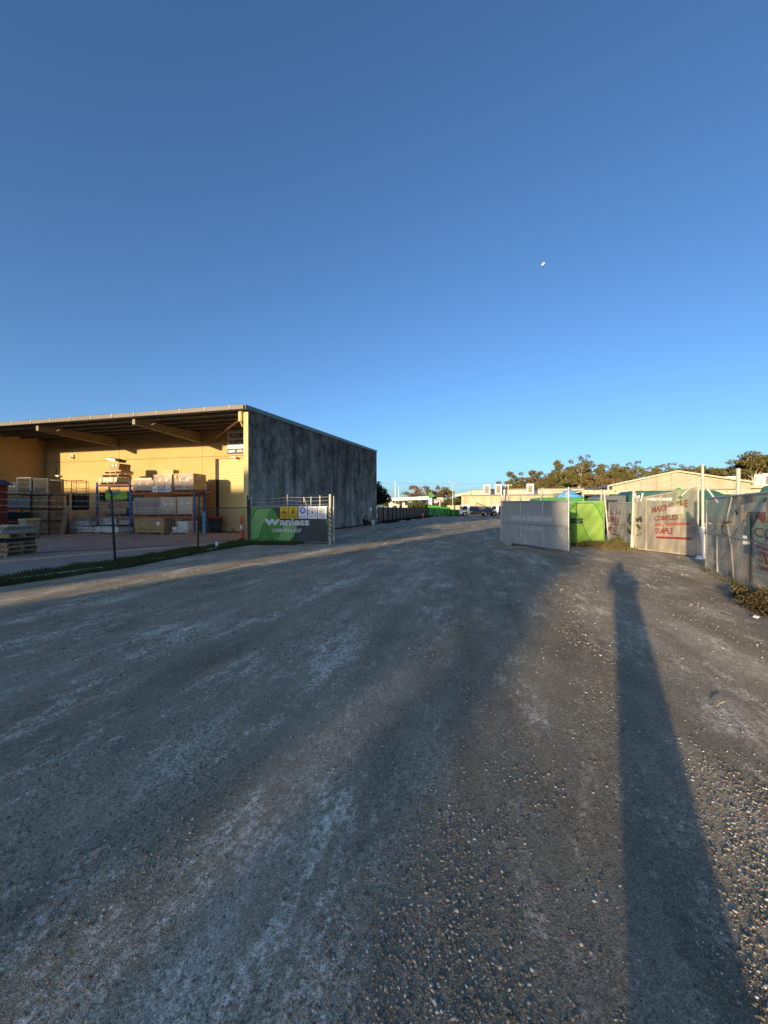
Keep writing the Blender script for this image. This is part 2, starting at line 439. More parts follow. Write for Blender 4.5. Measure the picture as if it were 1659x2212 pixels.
def print_mat(name, alpha=False, rough=0.6):
    m, nt, N, L, b = new_mat(name)
    a = N.new('ShaderNodeAttribute'); a.attribute_name = 'print'
    g = N.new('ShaderNodeNewGeometry')
    nz = N.new('ShaderNodeTexNoise'); nz.inputs['Scale'].default_value = 3; nz.inputs['Detail'].default_value = 6
    L.new(g.outputs['Position'], nz.inputs[0])
    mr = N.new('ShaderNodeMapRange'); mr.inputs[3].default_value = 0.82; mr.inputs[4].default_value = 1.12
    L.new(nz.outputs[0], mr.inputs[0])
    mx = N.new('ShaderNodeMix'); mx.data_type = 'RGBA'; mx.blend_type = 'MULTIPLY'; mx.inputs[0].default_value = 1
    L.new(a.outputs['Color'], mx.inputs[6]); L.new(mr.outputs[0], mx.inputs[7])
    L.new(mx.outputs[2], b.inputs['Base Color']); b.inputs['Roughness'].default_value = rough
    b.inputs['Specular IOR Level'].default_value = 0.2
    if alpha:
        tl = N.new('ShaderNodeBsdfTranslucent'); L.new(mx.outputs[2], tl.inputs[0])
        m1 = N.new('ShaderNodeMixShader'); m1.inputs[0].default_value = 0.3
        L.new(b.outputs[0], m1.inputs[1]); L.new(tl.outputs[0], m1.inputs[2])
        tr = N.new('ShaderNodeBsdfTransparent')
        ms = N.new('ShaderNodeMixShader')
        L.new(a.outputs['Alpha'], ms.inputs[0]); L.new(tr.outputs[0], ms.inputs[1]); L.new(m1.outputs[0], ms.inputs[2])
        L.new(ms.outputs[0], N['Material Output'].inputs[0])
    return m
M['print'] = print_mat('print')
M['print_mesh'] = print_mat('print_mesh', True)

def film_mat():
    m, nt, N, L, b = new_mat('stretch_film')
    g = N.new('ShaderNodeNewGeometry')
    nz = N.new('ShaderNodeTexNoise'); nz.inputs['Scale'].default_value = 2.2; nz.inputs['Detail'].default_value = 3
    mp = N.new('ShaderNodeMapping'); mp.inputs['Scale'].default_value = (1, 1, 2.5)
    L.new(g.outputs['Position'], mp.inputs[0]); L.new(mp.outputs[0], nz.inputs[0])
    b.inputs['Base Color'].default_value = (0.62, 0.62, 0.62, 1); b.inputs['Roughness'].default_value = 0.25
    bp = N.new('ShaderNodeBump'); bp.inputs['Strength'].default_value = 0.6; bp.inputs['Distance'].default_value = 0.06
    L.new(nz.outputs[0], bp.inputs['Height']); L.new(bp.outputs[0], b.inputs['Normal'])
    tr = N.new('ShaderNodeBsdfTransparent'); ms = N.new('ShaderNodeMixShader')
    mr = N.new('ShaderNodeMapRange'); mr.inputs[1].default_value = 0.4; mr.inputs[2].default_value = 0.65
    mr.inputs[3].default_value = 0.12; mr.inputs[4].default_value = 0.5
    L.new(nz.outputs[0], mr.inputs[0]); L.new(mr.outputs[0], ms.inputs[0])
    L.new(tr.outputs[0], ms.inputs[1]); L.new(b.outputs[0], ms.inputs[2])
    L.new(ms.outputs[0], N['Material Output'].inputs[0])
    return m
M['film'] = film_mat()

def hazard_mat():
    m, nt, N, L, b = new_mat('hazard_tape')
    tc = N.new('ShaderNodeNewGeometry')
    sp = N.new('ShaderNodeSeparateXYZ'); L.new(tc.outputs['Position'], sp.inputs[0])
    def math_(op, a, c):
        q = N.new('ShaderNodeMath'); q.operation = op
        for i, x in enumerate((a, c)):
            if isinstance(x, (int, float)): q.inputs[i].default_value = x
            else: L.new(x, q.inputs[i])
        return q.outputs[0]
    v = math_('ADD', math_('MULTIPLY', sp.outputs[2], 5.2), math_('MULTIPLY', sp.outputs[0], 5.2))
    v = math_('GREATER_THAN', math_('FRACT', v, 0), 0.55)
    mx = N.new('ShaderNodeMix'); mx.data_type = 'RGBA'
    L.new(v, mx.inputs[0]); mx.inputs[6].default_value = (0.62, 0.52, 0.28, 1); mx.inputs[7].default_value = (0.02, 0.02, 0.02, 1)
    L.new(mx.outputs[2], b.inputs['Base Color']); b.inputs['Roughness'].default_value = 0.5
    return m
M['hazard'] = hazard_mat()

# ---------------------------------------------------------------- lettering
_tc = {}
def text_geo(txt, bold=0.0):
    key = (txt, bold)
    if key in _tc: return _tc[key]
    cu = bpy.data.curves.new('lettering', 'FONT'); cu.body = txt; cu.size = 1.0; cu.offset = bold; cu.resolution_u = 3
    o = bpy.data.objects.new('lettering', cu); C.objects.link(o)
    dg = bpy.context.evaluated_depsgraph_get()
    me = o.evaluated_get(dg).to_mesh()
    me.calc_loop_triangles()
    v = np.array([(p.co.x, p.co.y) for p in me.vertices], dtype=float).reshape(-1, 2)
    t = np.array([tuple(q.vertices) for q in me.loop_triangles], dtype=int).reshape(-1, 3)
    o.evaluated_get(dg).to_mesh_clear()
    bpy.data.objects.remove(o); bpy.data.curves.remove(cu)
    v = v - v.min(axis=0)
    v = v / v.max(axis=0)          # unit box
    _tc[key] = (v, t)
    return v, t

def letters(mb, txt, fn, x0, x1, z0, z1, bold=0.0):
    """flat lettering filling the box x0..x1, z0..z1; fn(x, z) -> point"""
    v, t = text_geo(txt, bold)
    mb.add([fn(x0 + a * (x1 - x0), z0 + b * (z1 - z0)) for a, b in v], [tuple(int(i) for i in q) for q in t])
    return mb

def in_poly(U, V, poly):
    r = np.zeros(U.shape, bool); n = len(poly)
    for i in range(n):
        x0, y0 = poly[i]; x1, y1 = poly[(i + 1) % n]
        if y0 == y1: continue
        c = ((y0 > V) != (y1 > V)) & (U < (x1 - x0) * (V - y0) / (y1 - y0) + x0)
        r ^= c
    return r
def in_line(U, V, pts, w):
    r = np.zeros(U.shape, bool)
    for (x0, y0), (x1, y1) in zip(pts[:-1], pts[1:]):
        dx, dy = x1 - x0, y1 - y0; l2 = dx * dx + dy * dy + 1e-9
        t = np.clip(((U - x0) * dx + (V - y0) * dy) / l2, 0, 1)
        r |= ((U - x0 - t * dx) ** 2 + (V - y0 - t * dy) ** 2) < (w / 2) ** 2
    return r
def in_text(U, V, txt, x0, x1, y0, y1, bold=0.02, mirror=False, shear=0.0):
    """V grows downwards; text box top y0, bottom y1"""
    v, t = text_geo(txt, bold)
    v = v.copy()
    if mirror: v[:, 0] = 1 - v[:, 0]
    X = x0 + v[:, 0] * (x1 - x0); Y = y1 - v[:, 1] * (y1 - y0) + shear * (X - x0)
    r = np.zeros(U.shape, bool)
    for a, b, c in t:
        ax, ay, bx, by, cx, cy = X[a], Y[a], X[b], Y[b], X[c], Y[c]
        d = (by - cy) * (ax - cx) + (cx - bx) * (ay - cy)
        if abs(d) < 1e-12: continue
        sel = (U >= min(ax, bx, cx)) & (U <= max(ax, bx, cx)) & (V >= min(ay, by, cy)) & (V <= max(ay, by, cy)) & ~r
        if not sel.any(): continue
        u, w = U[sel], V[sel]
        l1 = ((by - cy) * (u - cx) + (cx - bx) * (w - cy)) / d
        l2 = ((cy - ay) * (u - cx) + (ax - cx) * (w - cy)) / d
        r[sel] = (l1 >= 0) & (l2 >= 0) & (l1 + l2 <= 1)
    return r

def cloth(name, parent, p0, p1, zb, zt, cells, box, paint, wrinkle, material):
    """printed cloth sheet between p0 and p1 (ground points); zb, zt = (left, right) heights; box = (u0, u1, v0, v1) of the print"""
    nx, nz = cells
    p0 = Vector((*p0, 0)); p1 = Vector((*p1, 0)); d = p1 - p0
    n = Vector((d.y, -d.x, 0)).normalized()
    s = np.linspace(0, 1, nx + 1); t = np.linspace(0, 1, nz + 1)
    S, T = np.meshgrid(s, t)
    Wk = wrinkle(S, T)
    z0 = zb[0] + (zb[1] - zb[0]) * S; z1 = zt[0] + (zt[1] - zt[0]) * S
    X = p0.x + d.x * S + n.x * Wk; Y = p0.y + d.y * S + n.y * Wk; Z = z0 + (z1 - z0) * T
    o0 = root_of(parent).location
    co = np.stack([X - o0[0], Y - o0[1], Z - o0[2]], -1).reshape(-1, 3)
    I = np.arange((nx + 1) * (nz + 1)).reshape(nz + 1, nx + 1)
    q = np.stack([I[:-1, :-1], I[:-1, 1:], I[1:, 1:], I[1:, :-1]], -1).reshape(-1, 4)
    me = bpy.data.meshes.new(name)
    me.from_pydata(co.tolist(), [], q.tolist())
    sc_ = (s[:-1] + s[1:]) / 2; tc_ = (t[:-1] + t[1:]) / 2
    SS, TT = np.meshgrid(sc_, tc_)
    U = box[0] + (box[1] - box[0]) * SS; V = box[3] + (box[2] - box[3]) * TT
    colr = np.zeros(U.shape + (4,)); colr[..., 3] = 1
    paint(U, V, colr)
    at = me.color_attributes.new('print', 'FLOAT_COLOR', 'CORNER')
    at.data.foreach_set('color', np.repeat(colr.reshape(-1, 4), 4, axis=0).astype(np.float32).ravel())
    me.polygons.foreach_set('use_smooth', [True] * len(me.polygons))
    me.materials.append(material)
    return link(name, me, parent)

def chain_mesh(mb, p0, p1, zb, zt, pitch=0.085, r=0.0018):
    """diamond wire mesh between two ground points"""
    p0 = Vector((*p0, 0)); p1 = Vector((*p1, 0)); Ln = (p1 - p0).length; u = (p1 - p0) / Ln
    H = max(zt) - min(zb)
    def pt(s, z01):
        f = min(max(s / Ln, 0), 1)
        z = zb[0] + (zb[1] - zb[0]) * f + (zt[0] + (zt[1] - zt[0]) * f - zb[0] - (zb[1] - zb[0]) * f) * z01
        q = p0 + u * (f * Ln); return (q.x, q.y, z)
    k = 1.25                                   # rise over run of one wire
    run = H / k
    n = int((Ln + run) / pitch)
    for i in range(n + 1):
        s0 = -run + i * pitch
        for flip in (0, 1):
            a, b = s0, s0 + run
            ta = 0.0 if a >= 0 else -a / run
            tb = 1.0 if b <= Ln else (Ln - a) / run
            if tb <= ta + 0.02: continue
            A = pt(a + ta * run, 1 - ta if flip else ta); B = pt(a + tb * run, 1 - tb if flip else tb)
            mb.tube(A, B, r, r, 3, False)
    return mb

def strand(mb, p0, p1, sag=0.03, r=0.003, n=6, barb=0.0):
    p0, p1 = Vector(p0), Vector(p1)
    pts = [p0.lerp(p1, i / n) - Vector((0, 0, 4 * sag * (i / n) * (1 - i / n))) for i in range(n + 1)]
    mb.path(pts, r, 4)
    if barb:
        L = (p1 - p0).length; k = int(L / barb)
        for i in range(1, k):
            f = i / k; c = p0.lerp(p1, f) - Vector((0, 0, 4 * sag * f * (1 - f)))
            mb.tube(c + Vector((0.012, 0.01, 0.016)), c - Vector((0.012, 0.01, 0.016)), r * 0.8, r * 0.8, 3, False)
            mb.tube(c + Vector((-0.012, 0.01, 0.016)), c - Vector((-0.012, 0.01, 0.016)), r * 0.8, r * 0.8, 3, False)
    return mb
# ---------------------------------------------------------------- ground
def hsh(x, y):
    return (0.55 * math.sin(x * 0.9 + 1.3 * math.sin(y * 0.37)) + 0.45 * math.sin(y * 0.71 + x * 0.31 + 2.0) + 0.35 * math.sin(x * 2.3 - y * 0.5))
def ground_z(x, y):
    w = max(0.0, min(1.0, (x + 6.0) / 2.5))            # flat along the fence and the yard
    t = x - 0.27 * y                                    # wheel tracks run this way
    return w * (0.010 * hsh(x, y) + 0.008 * math.sin(t * 2.6) * max(0.0, 1 - y / 40.0))
gx = np.concatenate([np.linspace(-60, -8, 27), np.linspace(-7.5, 12, 118), np.linspace(13, 70, 30)])
gy = np.concatenate([np.linspace(-6, 0, 7), np.linspace(0.2, 14, 90), np.linspace(14.5, 40, 52), np.linspace(42, 130, 30)])
gm = MB()
GX, GY = np.meshgrid(gx, gy)
gm.v = [(x, y, ground_z(x, y)) for x, y in zip(GX.ravel(), GY.ravel())]
nxg = len(gx)
for j in range(len(gy) - 1):
    for i in range(nxg - 1):
        gm.f.append((j * nxg + i, j * nxg + i + 1, (j + 1) * nxg + i + 1, (j + 1) * nxg + i)); gm.m.append(0)
kind(gm.build('gravel_ground', M['gravel'], smooth=True), 'structure')
far = MB(); far.add([(-3000, -3000, -0.06), (3000, -3000, -0.06), (3000, 3000, -0.06), (-3000, 3000, -0.06)], [(0, 1, 2, 3)])
kind(far.build('ground', M['soil']), 'structure')

# storage yard left of the fence: grey concrete in front, pinkish paving beyond the drain line
FB = [(-10.1, -2.0), (-9.2, 4.0), (-8.55, 7.8), (-7.94, 11.75), (-7.37, 15.76), (-6.74, 19.67), (-6.9, 20.4)]
line = [(-40, 3.5), (-20, 9.5), (-12.16, 13.94), (-10.06, 15.57), (-8.3, 17.6), (-7.07, 19.5)]
y1 = MB(); ps = FB[:5] + [(-6.85, 19.2)] + list(reversed(line)) + [(-40, -2.0)]
y1.add([(x, y, 0.022) for x, y in ps], [tuple(range(len(ps)))])
kind(y1.build('concrete_apron', M['yard_concrete']), 'structure')
y2 = MB(); ps = [(x, y) for x, y in line] + [(-6.82, 19.75), (-5.4, 25.6), (-26.5, 31.2), (-45, 36), (-45, 3.5)]
y2.add([(x, y, 0.026) for x, y in ps], [tuple(range(len(ps)))])
kind(y2.build('yard_paving', M['yard_paver']), 'structure')
dr = MB()
for (xa, ya), (xb, yb) in zip(line[1:-1], line[2:]):
    dr.add([(xa, ya - .07, .031), (xb, yb - .07, .031), (xb, yb + .10, .031), (xa, ya + .10, .031)], [(0, 1, 2, 3)])
kind(dr.build('drain_strip', M['black_matte']), 'structure')

# ---------------------------------------------------------------- cream warehouse with the grey side wall
RZB = -math.atan2(0.248, 0.9688)
B0 = Vector((-6.79, 20.0, 0))
EX = Vector((0.9688, -0.248, 0)); EYv = Vector((0.248, 0.9688, 0))
def bw(x, y, z=0.0):
    p = B0 + EX * x + EYv * y; return (p.x, p.y, z)
W_ = 20.75; D_ = 24.15; AW = 5.2
wh = thing('warehouse', 'cream flooring warehouse with deep awning and mould stained grey side wall', 'warehouse', tuple(B0), RZB)
def topz(y): return 6.60 + 1.2 * y / D_
# side wall: four tilt-up panels with recessed joints
js = [0.0, 4.9, 11.5, 17.9, D_]
for a, b in zip(js[:-1], js[1:]):
    p = MB(); g = 0.055
    y0, y1_ = a + (g if a > 0 else 0), b - (g if b < D_ else 0)
    p.hexa([(-0.22, y0, 0), (0, y0, 0), (0, y1_, 0), (-0.22, y1_, 0), (-0.22, y0, topz(y0)), (0, y0, topz(y0)), (0, y1_, topz(y1_)), (-0.22, y1_, topz(y1_))])
    p.build('wall_panel', M['stained'], wh)
for y in js[1:-1]: MB().box(-0.19, -0.045, y - 0.054, y + 0.054, 0, topz(y) - 0.02).build('joint_sealant', M['dark_joint'], wh)
MB().box(-0.255, 0.004, -0.05, -0.002, 0, 6.42).build('wall_end', M['cream_paint'], wh)
MB().box(-0.26, -0.222, 0.0, AW - 0.01, 0, 6.5).build('inner_lining', M['cream_paint'], wh)
# barge flashing along the side wall head
p = MB(); p.hexa([(-0.26, -0.33, 6.50), (0.05, -0.33, 6.50), (0.05, D_ + .05, topz(D_) - .06), (-0.26, D_ + .05, topz(D_) - .06),
                  (-0.26, -0.33, 6.72), (0.05, -0.33, 6.72), (0.05, D_ + .05, topz(D_) + .15), (-0.26, D_ + .05, topz(D_) + .15)])
p.build('barge_flashing', M['flashing'], wh)
# left wing wall and rear wall
MB().hexa([(-W_ - .2, 0, 0), (-W_, 0, 0), (-W_, D_, 0), (-W_ - .2, D_, 0), (-W_ - .2, 0, topz(0) - .01), (-W_, 0, topz(0) - .01), (-W_, D_, topz(D_) + .1), (-W_ - .2, D_, topz(D_) + .1)]).build('left_wall', M['cream_wall'], wh)
MB().box(-W_, -0.23, D_ - 0.2, D_, 0, 7.7).build('rear_wall', M['stained'], wh)
# back wall of the awning bay: panels in two rows, with door and window openings
XJ = [-W_ + 0.01, -13.84, -6.92, -0.27]
DOOR = (-5.9, -1.9, 4.9); WIN = (-18.2, -16.6, 1.48, 2.69); PDOOR = (-20.2, -19.2, 2.1)
ZJ = 5.06; g = 0.012
def wp(x0, x1, z0, z1): MB().box(x0, x1, AW, AW + 0.2, z0, z1).build('wall_panel', M['cream_wall'], wh)
for a, b in zip(XJ[:-1], XJ[1:]): wp(a + g, b - g, ZJ + g, 6.86)
# lower row, left bay (person door and window cut out)
wp(XJ[0] + g, PDOOR[0], 0, ZJ - g); wp(PDOOR[0], PDOOR[1], PDOOR[2], ZJ - g); wp(PDOOR[1], WIN[0], 0, ZJ - g)
wp(WIN[0], WIN[1], 0, WIN[2]); wp(WIN[0], WIN[1], WIN[3], ZJ - g); wp(WIN[1], XJ[1] - g, 0, ZJ - g)
wp(XJ[1] + g, XJ[2] - g, 0, ZJ - g)
wp(XJ[2] + g, DOOR[0], 0, ZJ - g); wp(DOOR[0], DOOR[1], DOOR[2], ZJ - g); wp(DOOR[1], XJ[3], 0, ZJ - g)
MB().box(-W_ + .02, -0.28, AW + 0.21, AW + 0.24, 0, 6.8).build('joint_backing', M['dark_joint'], wh)
# window
fr = MB()
for x0, x1, z0, z1 in ((WIN[0], WIN[0] + .05, WIN[2], WIN[3]), (WIN[1] - .05, WIN[1], WIN[2], WIN[3]), (WIN[0] + .05, WIN[1] - .05, WIN[2], WIN[2] + .05), (WIN[0] + .05, WIN[1] - .05, WIN[3] - .05, WIN[3])):
    fr.box(x0, x1, AW - 0.03, AW + 0.1, z0, z1)
wf = fr.build('window', M['black'], wh)
MB().box(WIN[0] + .05, WIN[1] - .05, AW + 0.06, AW + 0.075, WIN[2] + .05, WIN[3] - .05).build('pane', M['glass_dark'], wf)
for k in range(7):
    z = WIN[2] + 0.14 + k * 0.155
    MB().box(WIN[0] + .06, WIN[1] - .06, AW - 0.005, AW + 0.005, z, z + 0.02).build('security_bar', M['black'], wf)
# steel wire bracket cage above the window
cg = MB()
x0, x1, yb, yf, z0, z1 = WIN[0] - 0.05, WIN[1] - 0.25, AW - 0.02, AW - 0.75, 2.72, 3.62
for x in (x0, x1):
    for y in (yb, yf): cg.tube((x, y, z0), (x, y, z1), 0.018, n=6)
    cg.tube((x, yb, z1), (x, yf, z1), 0.018, n=6); cg.tube((x, yb, z0 + .35), (x, yf, z0 + .35), 0.014, n=6)
for y in (yb, yf): cg.tube((x0, y, z1), (x1, y, z1), 0.018, n=6)
cg.tube((x0 + .5, yf, z1), (x0 + .5, yf, z1 - .32), 0.014, n=6)
cg.tube((x0, yf, z0), (x1, yf, z0), 0.018, n=6)
cg.build('cage_frame', M['rack_brown'], wh)
# person door
d = MB(); d.box(PDOOR[0] + .04, PDOOR[1] - .04, AW + 0.05, AW + 0.09, 0.02, PDOOR[2] - .04)
dd = d.build('door', M['steel_cream'], wh)
d = MB(); d.box(PDOOR[0], PDOOR[0] + .04, AW - .02, AW + .1, 0, PDOOR[2]); d.box(PDOOR[1] - .04, PDOOR[1], AW - .02, AW + .1, 0, PDOOR[2]); d.box(PDOOR[0] + .04, PDOOR[1] - .04, AW - .02, AW + .1, PDOOR[2] - .04, PDOOR[2])
d.build('frame', M['rack_brown'], dd)
MB().tube((PDOOR[1] - .14, AW + 0.045, 1.02), (PDOOR[1] - .14, AW - 0.02, 1.02), .02).build('handle', M['galv'], dd)
# roller door: corrugated curtain, guides, bottom rail
rd = MB(); n = 47
for k in range(n):
    z = 0.08 + k * (DOOR[2] - 0.08) / n; h = (DOOR[2] - 0.08) / n
    y = AW + 0.14
    vs = []
    for x in (DOOR[0] + .17, DOOR[1] - .17):
        for f, o in ((0, 0.0), (0.22, -0.05), (0.70, -0.05), (1.0, 0.0)): vs.append((x, y + o, z + f * h))
    rd.add(vs, [(0, 4, 5, 1), (1, 5, 6, 2), (2, 6, 7, 3)])
rdo = rd.build('roller_door', M['door_paint'], wh)
for x in (DOOR[0], DOOR[1] - .19): MB().box(x, x + .19, AW + .05, AW + .2, 0, DOOR[2]).build('shaded_guide', M['chassis'], rdo)  # guides widened and dark to stand for the shaded door jamb
MB().box(DOOR[0] + .07, DOOR[1] - .07, AW + .09, AW + .16, 0.02, .085).build('bottom_rail', M['chassis'], rdo)
# roof sheet (corrugated), gutter with straps, purlins, tapered rafters
rs = MB(); xs = np.arange(-W_ - .12, 0.02, 0.0475)
for i, x in enumerate(xs):
    o = 0.022 * math.cos(i * math.pi / 2)
    rs.v += [(x, -0.36, 6.72 + o), (x, D_ + .1, topz(D_) + 0.16 + o)]
for i in range(len(xs) - 1):
    rs.f.append((2 * i, 2 * i + 2, 2 * i + 3, 2 * i + 1)); rs.m.append(0)
rs.build('roof', M['roof_sheet'], wh)
MB().hexa([(-W_, -0.2, 6.60), (-0.27, -0.2, 6.60), (-0.27, AW, 6.84), (-W_, AW, 6.84), (-W_, -0.2, 6.63), (-0.27, -0.2, 6.63), (-0.27, AW, 6.87), (-W_, AW, 6.87)]).build('roof_shade_sheet', M['soffit_shade'], wh)  # dark sheet under the roof stands for the shade there
gt = MB(); gt.prism([(-.44, 6.49), (-.28, 6.49), (-.26, 6.69), (-.30, 6.69), (-.31, 6.53), (-.41, 6.53), (-.42, 6.69), (-.46, 6.69)], lambda a, b, t: (t, a, b), -W_ - .15, -0.01)
gut = gt.build('gutter', M['gutter'], wh)
st = MB().box(-.018, .018, -.478, -.462, 6.50, 6.70).mesh('strap', M['cream_far'])
for k in range(14): link('strap', st, gut, (-0.75 - k * 1.46, 0, 0))
for k, y in enumerate((0.25, 1.35, 2.45, 3.55, 4.7)):
    z = topz(y) - 0.20
    MB().box(-W_ + .01, -0.27, y - .03, y + .03, z, z + .17).build('purlin', M['steel_cream'], wh)
for x in (-6.92, -13.84):
    r = MB()
    zt0, zt1 = 6.40, 6.62
    for dx in (-.09, .09):                      # flanges top and bottom, web between
        pass
    r.hexa([(x - .09, -.15, zt0 - .26), (x + .09, -.15, zt0 - .26), (x + .09, AW - .01, 5.98), (x - .09, AW - .01, 5.98), (x - .09, -.15, zt0 - .245), (x + .09, -.15, zt0 - .245), (x + .09, AW - .01, 5.995), (x - .09, AW - .01, 5.995)])
    r.hexa([(x - .09, -.15, zt0), (x + .09, -.15, zt0), (x + .09, AW - .01, zt1), (x - .09, AW - .01, zt1), (x - .09, -.15, zt0 + .015), (x + .09, -.15, zt0 + .015), (x + .09, AW - .01, zt1 + .015), (x - .09, AW - .01, zt1 + .015)])
    r.hexa([(x - .012, -.15, zt0 - .245), (x + .012, -.15, zt0 - .245), (x + .012, AW - .01, 5.995), (x - .012, AW - .01, 5.995), (x - .012, -.15, zt0), (x + .012, -.15, zt0), (x + .012, AW - .01, zt1), (x - .012, AW - .01, zt1)])
    r.box(x - .09, x + .09, -.165, -.15, zt0 - .26, zt0 + .015)
    r.build('rafter', M['steel_cream'], wh)
    for k in (0.7, 2.9, 4.0):
        MB().tube((x, k, 6.15), (x + .75, k, 6.42), .025, n=5).build('fly_brace', M['steel_cream'], wh)
MB().tube((-5.9, AW - .3, 6.12), (-0.45, 0.15, 6.18), .055, n=8).build('diagonal_brace', M['rack_brown'], wh)
rh = MB(); rh.lathe([(.02, 5.92), (.11, 5.96), (.125, 6.05), (.125, 6.40), (.10, 6.46)], 12, (-.40, -.06, 0)); rh.tube((-.40, -.06, 5.94), (-.40, .1, 5.75), .05)
rh.build('rainwater_head', M['cream_paint'], wh)
# wall fittings: floodlight, small camera light, meter box, camera by sign
def fitting(x, z, label, name, cat, builder):
    t = thing(name, label, cat, bw(x, AW, z), RZB); builder(t); return t
def flood(t):
    b = MB(); b.tube((0, 0, 0), (0, -.35, .05), .03); b.build('bracket', M['chassis'], t)
    b = MB(); b.hexa([(-.42, -.75, -.02), (.1, -.55, -.10), (.1, -.15, -.02), (-.42, -.35, .06), (-.42, -.75, .12), (.1, -.55, .04), (.1, -.15, .12), (-.42, -.35, .20)]); h = b.build('housing', M['galv'], t, bevel=.01)
    b = MB(); b.lathe([(.05, -.12), (.16, -.10), (.18, 0), (.12, .06)], 12, (.22, -.35, 0)); b.build('gear_box', M['chassis'], t)
    MB().hexa([(-.38, -.72, -.028), (.06, -.54, -.105), (.06, -.18, -.035), (-.38, -.36, .045), (-.38, -.72, -.022), (.06, -.54, -.10), (.06, -.18, -.03), (-.38, -.36, .05)]).build('lens', M['white_clean'], h)
fitting(-13.7, 5.02, 'grey floodlight on a bracket high on the sunlit cream wall', 'floodlight', 'light', flood)
def small(t):
    MB().box(-.1, .1, -.14, 0, -.14, .14).build('housing', M['white_clean'], t, bevel=.02)
    MB().tube((0, -.12, -.06), (0, -.3, -.12), .07, n=10).build('lamp_head', M['white_paint'], t)
fitting(-18.05, 5.45, 'small white wall lamp at the shadow corner of cream wall', 'wall_lamp', 'light', small)
def cam_(t):
    MB().tube((0, 0, 0), (0, -.22, -.05), .025).build('bracket', M['white_paint'], t)
    MB().tube((-.14, -.26, -.04), (.16, -.22, -.10), .06, n=10).build('body', M['white_paint'], t)
fitting(-19.35, 4.1, 'white camera on the shaded cream wall near the left corner', 'security_camera', 'camera', cam_)
fitting(-4.35, 5.0, 'little camera under the flooring sign above roller door', 'security_camera', 'camera', cam_)
def mbox(t):
    MB().box(-.34, .34, -.12, 0, -.42, .42).build('box', M['steel_cream'], t, bevel=.01); MB().box(-.30, .30, -.135, -.121, -.38, .38).build('lid', M['cream_wall'], t)
fitting(-20.0, 4.3, 'square cream meter box on the wall in the shaded left corner', 'meter_box', 'box', mbox)
def notice(t):
    MB().box(-.2, .2, -.012, 0, -.15, .15).build('board', M['white_clean'], t)
    MB().box(-.17, .17, -.016, -.0125, -.02, .12).build('heading', M['red_sign'], t)
fitting(-6.5, 3.35 - .55, 'small white and red notice on wall left of the roller door', 'notice', 'sign', notice)
# flooring sign
t = thing('shop_sign', 'white flooring warehouse sign board with black letters above roller door', 'sign', bw(-3.97, AW, 5.9), RZB)
MB().box(-.98, .98, -.03, -.004, -.72, .76).build('board', M['white_clean'], t)
f = lambda x, z: (x, -.034, z)
b = MB(); letters(b, 'FLOORING', f, -.78, .62, .30, .62, .04); letters(b, 'WAREHOUSE', f, -.88, .84, -.12, .20, .04); b.build('lettering', M['ink'], t)
MB().box(-.98, .98, -.040, -.031, -.72, -.38).build('strip', M['ink_navy'], t)
b = MB(); letters(b, 'CARPET - VINYL FLOORS', lambda x, z: (x, -.044, z), -.93, .75, -.64, -.46, .03); b.build('strip_lettering', M['white_clean'], t)

# ---------------------------------------------------------------- unseen sheds added behind the photographer, shaped to shade the yard
def shed(name, label, k0, k1, z0, z1, s0=-29.0, dep=11.0, m='added_brick_shed'):
    """an added unseen shed whose front faces along the sun's path; k runs across it, z0 and z1 are the eaves at its two ends"""
    Lv = Vector((math.sin(R(SUN_AZ)), math.cos(R(SUN_AZ)), 0)); Pv = Vector((Lv.y, -Lv.x, 0)); c = math.cos(R(SUN_AZ))
    a, b_ = k0 * c, k1 * c; mid = (a + b_) / 2
    o = Pv * mid + Lv * s0
    t = thing(name, label, 'building', tuple(o), -R(SUN_AZ))          # local x across, local y towards the yard
    w = (b_ - a) / 2
    MB().hexa([(-w, -dep, 0), (w, -dep, 0), (w, 0, 0), (-w, 0, 0), (-w, -dep, z0 - .3), (w, -dep, z1 - .3), (w, 0, z1 - .3), (-w, 0, z0 - .3)]).build('wall', M[m], t)
    MB().hexa([(-w - .15, -dep - .2, z0 - .298), (w + .15, -dep - .2, z1 - .298), (w + .15, .3, z1 - .298), (-w - .15, .3, z0 - .298), (-w - .15, -dep - .2, z0), (w + .15, -dep - .2, z1), (w + .15, .3, z1), (-w - .15, .3, z0)]).build('roof', M['roof_sheet'], t)
    MB().box(-1.6, 1.6, .002, .07, 0.02, 3.6).build('door', M['steel_cream'], t)
    return t
shed('factory', 'long unseen brick factory added behind the camera to shade the yard', -58, -18, 8.0, 8.9)
shed('shed', 'unseen brick shed added behind the camera, roof sloped to shape its shade', -17.7, -11.2, 8.1, 6.6)
shed('workshop', 'unseen brick workshop added behind the camera to shade the mesh gate', -9.7, -2.1, 8.0, 8.0)
# ---------------------------------------------------------------- storage under the awning
FZ = 0.03                                   # yard level
